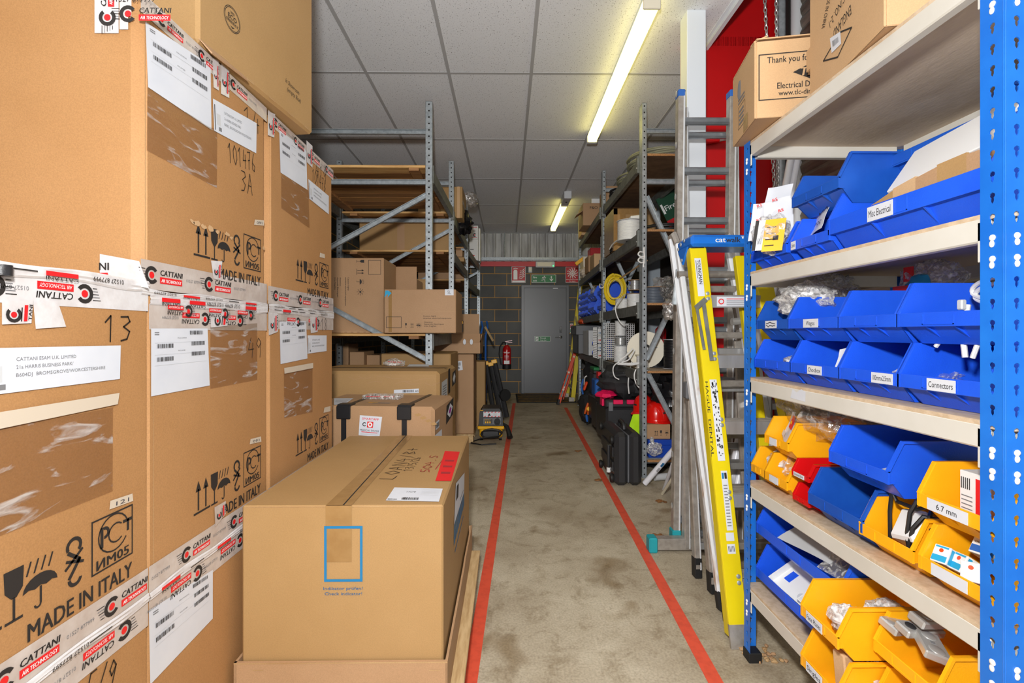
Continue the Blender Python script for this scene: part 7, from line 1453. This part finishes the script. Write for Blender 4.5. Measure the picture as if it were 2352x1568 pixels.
MB().lathe([(.025, 0), (.033, 0), (.033, .09), (.025, .09)], (1.175, 4.06, zc0+.155), (-.35, -1, 0), LGREY, 18).build('drum_tube', bpy.data.objects['cable_reel.'+'%03d' % (len([o for o in bpy.data.objects if o.name.startswith('cable_reel')])-1)])
reel('black cable reel on the fourth shelf nearest the ladder', (1.375, 3.92, zc0+.125), .09, .05, .24, (0, 0, 1), CABK, LGREY, .92)
reel('dark cable reel half hidden behind the large pale drum', (1.28, 4.12, zc0+.09), .08, .05, .17, (0, 0, 1), CABK, GREYC, .92)
reel('small white reel at the shelf edge behind the first upright', (1.13, 3.98, zc0+.06), .06, .03, .11, (0, 0, 1), CABW, CREAM, .8)
for k, pp in enumerate(([(1450, 800), (1430, 825), (1412, 838), (1408, 850), (1412, 865), (1422, 871)], [(1455, 805), (1450, 835), (1445, 860), (1443, 882), (1445, 904)], [(1475, 838), (1460, 850), (1457, 866), (1462, 882), (1470, 892)], [(1454, 800), (1440, 815), (1420, 832), (1445, 834), (1470, 833), (1450, 838), (1418, 836)], [(1458, 803), (1445, 825), (1428, 833), (1460, 836)])):
    tubthing('cable_end', 'white cable tail trailing off the fourth shelf, '+('longest loop nearest the second upright', 'straight one hanging down the middle', 'curved one beside the first upright', 'tangle lying along the beam', 'short strand over the tangle')[k], 'cable', ipol([P(a, b, 3.95) if k > 1 else P(a, b, 4.2) for a, b in pp]), .0055, CABW)
m = MB()
for y_ in (584, 598): m.tube(ipol([P(1480, y_-4, 3.735), P(1470, y_-6, 3.72), P(1466, y_, 3.715), P(1472, y_+5, 3.72), P(1481, y_+4, 3.735)]), .006, CABW, 8)
m.tube([P(1479, 568, 3.73), P(1480, 590, 3.725), P(1478, 614, 3.73)], .006, CABW, 8); tag(m.build('tie_loop', org=P(1478, 614, 3.73)), 'white cord tied round the first upright', 'cord')
m = MB(); m.box(1.39, 1.48, 4.4, 4.5, zc0+.002, zc0+.36, REDB, .03); tag(m.build('red_canister', org=(1.43, 4.45, zc0)), 'dusty red canister at the back of the fourth shelf', 'canister')
# ---- bottom level
zb_ = .142
a = P(1380, 975, 4.3); t = thing('tool_case', 'black tool case with pink latches on the lowest shelf', 'case', (1.3, 4.5, zb_)); x0 = P(1392, 1, 4.28).x; zt_ = P(1, 918, 4.28).z
MB().box(x0, x0+.52, 4.27, 4.75, zb_, zt_-.07, BLACK, .02).build('case_body', t); MB().box(x0-.01, x0+.53, 4.26, 4.76, zt_-.069, zt_, BLACK, .012).box(x0+.02, x0+.06, 4.25, 4.27, zt_-.1, zt_-.02, GREYC, .004).build('case_lid', t)
for x in (x0+.06, x0+.18): MB().box(x, x+.085, 4.235, 4.262, zt_-.035, zt_+.003, PINK, .004).build('latch', t)
MB().box(x0-.03, x0-.011, 4.3, 4.4, zt_-.06, zt_+.005, PINK, .004).build('latch', t)
m = MB(); m.ball((x0+.03, 4.42, zt_+.03), (.08, .1, .035), PINK, 14, 8, .4, 3, 5); tag(m.build('glove', org=(x0+.03, 4.42, zt_)), 'bright pink crumpled work glove on the black tool case', 'glove')
m = MB(); m.ball((x0+.24, 4.5, zt_+.15), (.24, .22, .15), BLKF, 26, 16, .28, 2.6, 87); m.tube(ipol([(x0+.05, 4.35, zt_+.2), (x0+.2, 4.28, zt_+.22), (x0+.4, 4.3, zt_+.18)]), .014, BLKF); tag(m.build('holdall', org=(x0+.25, 4.5, zt_)), 'black fabric holdall slumped on the tool case with pink latches', 'bag')
m = MB(); m.ball((1.42, 3.98, .62), (.2, .14, .17), BLKBAG, 24, 16, .3, 3, 89); tag(m.build('bin_bag', org=(1.42, 3.98, .45)), 'shiny black bin bag above the red helmets', 'bag')
t, m, fr, fl = nz('small tan carton with handling marks under the red helmets', P(1487, 1, 3.82).x, P(1541, 1, 3.82).x, 3.82, 4.05, P(1, 1009, 3.82).z, P(1, 975, 3.82).z, CARD3, .003)
w = P(1541, 1, 3.82).x-P(1487, 1, 3.82).x
for k, f in enumerate((arrows_up, glass, brolly)): q = fr.uv(1503+12*k, 1000); f(m, fr, q[0], q[1], .042, INK)
m.build('carton_body', t)
x0 = P(1487, 1, 3.85).x; x1 = P(1541, 1, 3.85).x; z1 = P(1, 1009, 3.82).z
t = thing('crate', 'blue plastic crate on the lowest shelf beneath the small carton', 'crate', ((x0+x1)/2, 3.95, zb_)); MB().box(x0, x1, 3.8, 4.15, zb_, z1-.02, BLUEC, .006).box(x0-.005, x1+.005, 3.795, 4.16, z1-.045, z1-.001, BLUEC, .004).build('crate_body', t)
def knot(o, c): MB().ball(c+V((-.02, 0, .07)), (.018, .014, .02), BAG, 12, 8, .2, 3, 4).build('knot', o)
bag('knotted clear bag hanging on the blue crate front', P(1503, 1030, 3.74), (.055, .025, .05), 91, BAG, knot)
def helmet(label, c, R_, rz):
    t = thing('safety_helmet', label, 'helmet', c, (0, 0, rz)); m = MB()
    m.lathe([(R_, 0), (R_*1.0, .02), (R_*.97, .06), (R_*.86, .1), (R_*.66, .13), (R_*.36, .148), (.001, .153)], (0, 0, 0), (0, 0, 1), REDH, 28)
    m.tube([(0, -R_*.8, .1), (0, -R_*.5, .135), (0, 0, .15), (0, R_*.5, .135), (0, R_*.8, .1)], .006, REDH, 8)
    m.build('shell', t, local=True)
    b = MB(); vs = []
    for k in range(17):
        a = PI+PI*k/16; vs += [(R_*math.cos(a), R_*math.sin(a), .006), (R_*1.05*math.cos(a), -.0+R_*1.3*math.sin(a), -.012), (R_*1.05*math.cos(a), R_*1.3*math.sin(a), -.016)]
    b.add(vs, [(3*k, 3*k+1, 3*k+4, 3*k+3) for k in range(16)]+[(3*k+1, 3*k+2, 3*k+5, 3*k+4) for k in range(16)]+[(3*k+2, 3*k, 3*k+3, 3*k+5) for k in range(16)], REDH); b.build('peak', t, local=True)
    MB().lathe([(R_*1.01, 0), (R_*1.03, .004), (R_*1.01, .012)], (0, 0, -.002), (0, 0, 1), REDH, 28).build('rim', t, local=True)
    MB().box(-.02, .02, -R_*.99, -R_*.93, .06, .075, DARK, .002).build('vent_slot', t, local=True)
c = P(1512, 972, 3.9); helmet('glossy red safety helmet on the small tan carton', (c.x, 3.94, P(1, 975, 3.82).z+.018), .1, .5)
c = P(1476, 962, 4.02); helmet('second red safety helmet half hidden behind first upright', (c.x+.03, 4.1, .46), .085, -1.2)
o = paper('hi_vis_vest', 'fluorescent yellow vest draped behind the first upright', 'vest', P(1463, 980, 3.98), (1, -.15, .05), (.25, -.1, 1), .12, .22, HIVIS, None, .02, th=.006)
x = P(1365, 1, 5.45).x; zt_ = P(1, 872, 5.4).z; z0 = P(1, 912, 5.4).z
t, m, fr, fl = nz('black storage box under the blue box, lowest shelf', x-.02, x+.2, 5.4, 5.75, zb_, z0-.002, BLACK, .01, 'storage_box', 'box'); m.build('box_body', t)
t, m, fr, fl = nz('small bright blue box standing beside the second upright', x, x+.12, 5.4, 5.62, z0, zt_, BLUEX, .012, 'storage_box', 'box'); m.build('box_body', t)
c = P(1377, 862, 5.5); tag(MB().box(c.x-.02, c.x+.02, 5.48, 5.58, P(1, 871, 5.4).z, P(1, 854, 5.5).z, INKR, .004).box(c.x+.0205, c.x+.024, 5.48, 5.58, P(1, 871, 5.4).z, P(1, 854, 5.5).z, WHITE).build('red_tin', org=(c.x, 5.5, P(1, 871, 5.4).z)), 'red tin on top of the small blue box', 'tin')
c = P(1372, 847, 5.75); tag(MB().box(c.x-.05, c.x+.09, 5.7, 5.95, P(1, 850, 5.75).z, P(1, 843, 5.75).z, GREENS, .004).box(c.x-.05, c.x+.09, 5.7, 5.95, P(1, 857, 5.75).z, P(1, 850.5, 5.75).z, BLACK, .003).build('green_case', org=(c.x, 5.75, P(1, 857, 5.75).z)), 'flat green-lidded case above the blue box', 'case')
t, m, fr, fl = nz('tall black box supporting the flat green-lidded case', c.x-.05, c.x+.1, 5.78, 6.0, zb_, P(1, 857.5, 5.75).z, BLACK, .012, 'storage_box', 'box'); m.build('box_body', t)
m = MB(); c = P(1350, 868, 6.6); m.ball((c.x+.15, c.y, .55), (.17, .4, .3), BLKF, 24, 16, .3, 2.5, 93, zmin=-.41); tag(m.build('holdall', org=(c.x+.15, c.y, .145)), 'large black soft bag at the far end of the lowest shelf', 'bag')
m = MB(); c = P(1345, 950, 6.05); m.ball((c.x+.04, c.y, .2), (.11, .25, .19), BLKF, 20, 14, .3, 2.8, 95, zmin=-.195); tag(m.build('tool_bag', org=(c.x+.04, c.y, .005)), 'open black tool bag on the floor below the far bay', 'bag')
a = P(1346, 880, 6.1); tubthing('hand_saw', 'blue handled bow saw standing in the soft black bags', 'saw', ipol([P(1339, 905, 6.05), P(1336, 888, 6.05), P(1340, 870, 6.05)]), .012, BLUEX)
tubthing('steel_bar', 'bent bright steel bar sticking from the soft black bags', 'tool', ipol([P(1342, 884, 6.0), P(1343, 868, 6.0), P(1348, 863, 6.0)]), .01, STEEL)
c = P(1345, 885, 5.98); tag(MB().bar(P(1341, 896, 5.98), P(1348, 876, 5.98), .05, .03, ORAG, b=.01).build('torch', org=P(1341, 896, 5.98)), 'orange torch among the soft black bags', 'torch')
for k, (p, q, mt, l) in enumerate(((( 1343, 950), (1351, 925), ORANH, 'orange-handled tool at left of the black tool bag'), ((1350, 952), (1354, 932), ORANH, 'orange-handled tool at right of the black tool bag'), ((1349, 968), (1347, 952), BLUEX, 'blue-handled tool tip below the black tool bag'))):
    a = P(p[0], p[1], 5.72); b = P(q[0], q[1], 5.72); tag(MB().tube([a, (a+b)/2, b], [.011, .017, .012], mt, 8).build('hand_tool', org=a), l, 'tool')
c = P(1352, 939, 5.7); tag(MB().lathe([(.022, 0), (.026, .006), (.022, .012)], c, (0, -1, .3), YELV, 14).build('yellow_knob', org=c), 'small yellow tool cap by the orange handles', 'cap')
x = P(1366, 1, 5.0).x; t, m, fr, fl = nz('dark tall tool box between pink case and blue box', x, x+.2, 4.9, 5.2, zb_, .47, BLACK, .015, 'storage_box', 'box'); m.build('box_body', t)
# ---- black wheeled case on the floor
pr = PZ(1476, 1117, 0); pl = PZ(1412, 1117, 0); pbk = PZ(1376, 1068, 0); u = V((pr.x-pl.x, pr.y-pl.y, 0)); W = u.length; u.normalize(); n = V((-u.y, u.x, 0)); D = .52; H = P(1, 995, pl.y).z
t = thing('flight_case', 'black moulded wheeled case standing on the floor by the red line', 'case', pl+u*W/2+n*D/2); hw = W*.52
MB().obox(pl+u*hw/2+n*D/2+V((0, 0, H/2)), u*(hw/2-.002), n*D/2, V((0, 0, H/2)), BLACK, .03).build('shell', t); MB().obox(pl+u*(hw+(W-hw)/2)+n*D/2+V((0, 0, H/2)), u*((W-hw)/2-.002), n*D/2, V((0, 0, H/2)), BLACK, .03).build('shell', t)
MB().obox(pl+u*hw+n*D/2+V((0, 0, H/2)), u*.006, n*(D/2-.02), V((0, 0, H/2-.02)), GREYC, .004).build('rim_seal', t)
fl = F(pl+n*D, -n, (0, 0, 1)); m = MB()
for z in (.1, .21): m.prism([(.04, z), (D-.04, z), (D-.04, z+.07), (.04, z+.07)], fl, 0, .01, BLACK)
m.build('rib_panel', t)
for f, z in ((.03, .035), (.03, H-.04), (D-.05, .05), (D-.05, H-.06)): MB().lathe([(.03, -.012), (.034, 0), (.03, .012)], fl.pt(f, z, .012), u, BLACKS, 14).build('wheel', t)
h0 = fl.pt(D-.1, H*.72, .025); MB().tube([h0-fl.n*.02, h0, h0-V((0, 0, .18)), h0-V((0, 0, .18))-fl.n*.02], .012, BLACK, 8).build('carry_handle', t); MB().tube([h0-V((0, 0, .17)), h0-V((0, 0, .205))], .016, WHITE, 10).build('handle_tip', t)
q = pl+u*hw+n*.25+V((0, 0, H)); MB().tube(ipol([q-n*.09-V((0, 0, .005)), q-n*.07+V((0, 0, .035)), q+n*.05+V((0, 0, .04)), q+n*.08-V((0, 0, .005))]), .016, BLACK, 8).build('top_handle', t)
# ---- pipes and oddments at the rack end
a = gnd(PZ(1481, 1116, .0), .02); b = P(1545, 1035, 3.45)
m = MB().tube([a, b+(b-a)*.25], .021, TUBEW, 16); d_ = (b-a).normalized(); fr = F(a.lerp(b, .55)-V((0, .0215, 0)), d_, V((0, -1, 0)).cross(d_)); m.rect(fr, 0, -.008, .035, .008, INKDB, .002); [m.rect(fr, -.05+.006*k, -.007, -.047+.006*k, .007, INK, .002) for k in range(6)]
tag(m.build('plastic_pipe', org=a), 'white plastic pipe with blue sticker leaning beside the first upright', 'pipe')
a = gnd(PZ(1525, 1128, 0), .013); b = P(1540, 1080, 3.2); tag(MB().tube([a, b+(b-a)*.3], .012, TUBEW, 12).build('plastic_pipe', org=a), 'thin white pipe end leaning behind the aluminium ladder foot', 'pipe')
a = gnd(PZ(1521, 1138, 0), .012); b = P(1540, 1105, 3.15); tag(MB().tube([a, b+(b-a)*.4], .010, CREAM, 12).build('plastic_pipe', org=a), 'thin cream pipe end beside the thin white one', 'pipe')
a = PZ(1503, 1105, 0); tag(MB().cyl((a.x, a.y, .03), (a.x+.12, a.y+.03, .03), .026, LGREY, 14).build('pipe_offcut', org=(a.x, a.y, .004)), 'short grey-white pipe offcut lying under the lowest shelf', 'pipe')
bag('dark crumpled plastic under the lowest shelf behind the pipes', (1.3, 4.05, .05), (.15, .12, .04), 97, BLKBAG)
for k, (px, py) in enumerate(((1327, 1037), (1521, 1152), (1508, 1232), (1374, 1103))):
    a = PZ(px, py, 0); r = random.Random(k); m = MB(); vs = []
    for j in range(7): m.ball((a.x+r.uniform(-.03, .03), a.y+r.uniform(-.02, .02), .006), (r.uniform(.008, .018), r.uniform(.006, .012), .004), LEAF, 8, 5, .4, 3, j)
    tag(m.build('dry_leaf', org=(a.x, a.y, .002)), ('dry curled leaf on the floor beyond the black wheeled case', 'dry brown leaf on the floor behind the ladder foot', 'dry brown leaf beside the teal stabiliser foot', 'dry leaf touching the red line by the black case')[k], 'leaf')
a = PZ(1745, 1505, 0); m = MB(); r = random.Random(9)
for j in range(26): m.ball((a.x+r.uniform(-.05, .09), a.y+r.uniform(-.04, .05), .005), (r.uniform(.004, .014), r.uniform(.004, .01), .005), CARDIN if j % 3 else CARD3, 7, 5, .4, 3, j)
o = m.build('floor_debris', org=(a.x, a.y, 0)); tag(o, 'scatter of dead leaves and grit at the blue upright foot', 'debris'); o['kind'] = 'stuff'
# ================================================================ LIGHT, SKY AND CAMERA
def area(name, loc, rot, sx, sy, en, col=(1, 1, 1)):
    l = bpy.data.lights.new(name, 'AREA'); l.shape = 'RECTANGLE'; l.size = sx; l.size_y = sy; l.energy = en; l.color = col
    o = bpy.data.objects.new(name, l); COL.objects.link(o); o.location = loc; o.rotation_euler = rot; return o
fl = bpy.data.lights.new('flash', 'POINT'); fl.energy = 74; fl.shadow_soft_size = .05; fl.color = (1, .99, .98); fl.use_nodes = True
fe = fl.node_tree.nodes['Emission']; lf = fl.node_tree.nodes.new('ShaderNodeLightFalloff'); lf.inputs['Strength'].default_value = 1.0; fl.node_tree.links.new(lf.outputs['Linear'], fe.inputs['Strength'])
fo = bpy.data.objects.new('flash', fl); COL.objects.link(fo); fo.location = (-.06, -.02, 1.47)
# overhead fill light added out of view above the camera
area('overhead_fill', (.8, .3, CH-.05), (0, 0, 0), .1, 1.8, 12, (1, .97, .92))
# fill light added behind the camera to raise the ambient level
area('rear_fill', (-.2, Y0-.05, 1.6), (PI/2, 0, 0), 3.6, 2.7, 30, (.97, .98, 1))
w = bpy.data.worlds.new('world'); w.use_nodes = True; sc.world = w; w.node_tree.nodes['Background'].inputs[0].default_value = (.95, .97, 1, 1); w.node_tree.nodes['Background'].inputs[1].default_value = .45
cd = bpy.data.cameras.new('camera'); cam = bpy.data.objects.new('camera', cd); COL.objects.link(cam); cam.location = CAM; cam.rotation_euler = (PI/2, 0, -PSI)
cd.sensor_width = 36; cd.sensor_fit = 'HORIZONTAL'; cd.lens = FPX/2352*36; cd.shift_y = (HOR-784)/2352; cd.clip_start = .02; cd.clip_end = 60
sc.camera = cam
sc.view_settings.view_transform = 'Standard'; sc.view_settings.look = 'None'; sc.view_settings.gamma = 1; sc.view_settings.use_curve_mapping = False; sc.view_settings.exposure = 0.0
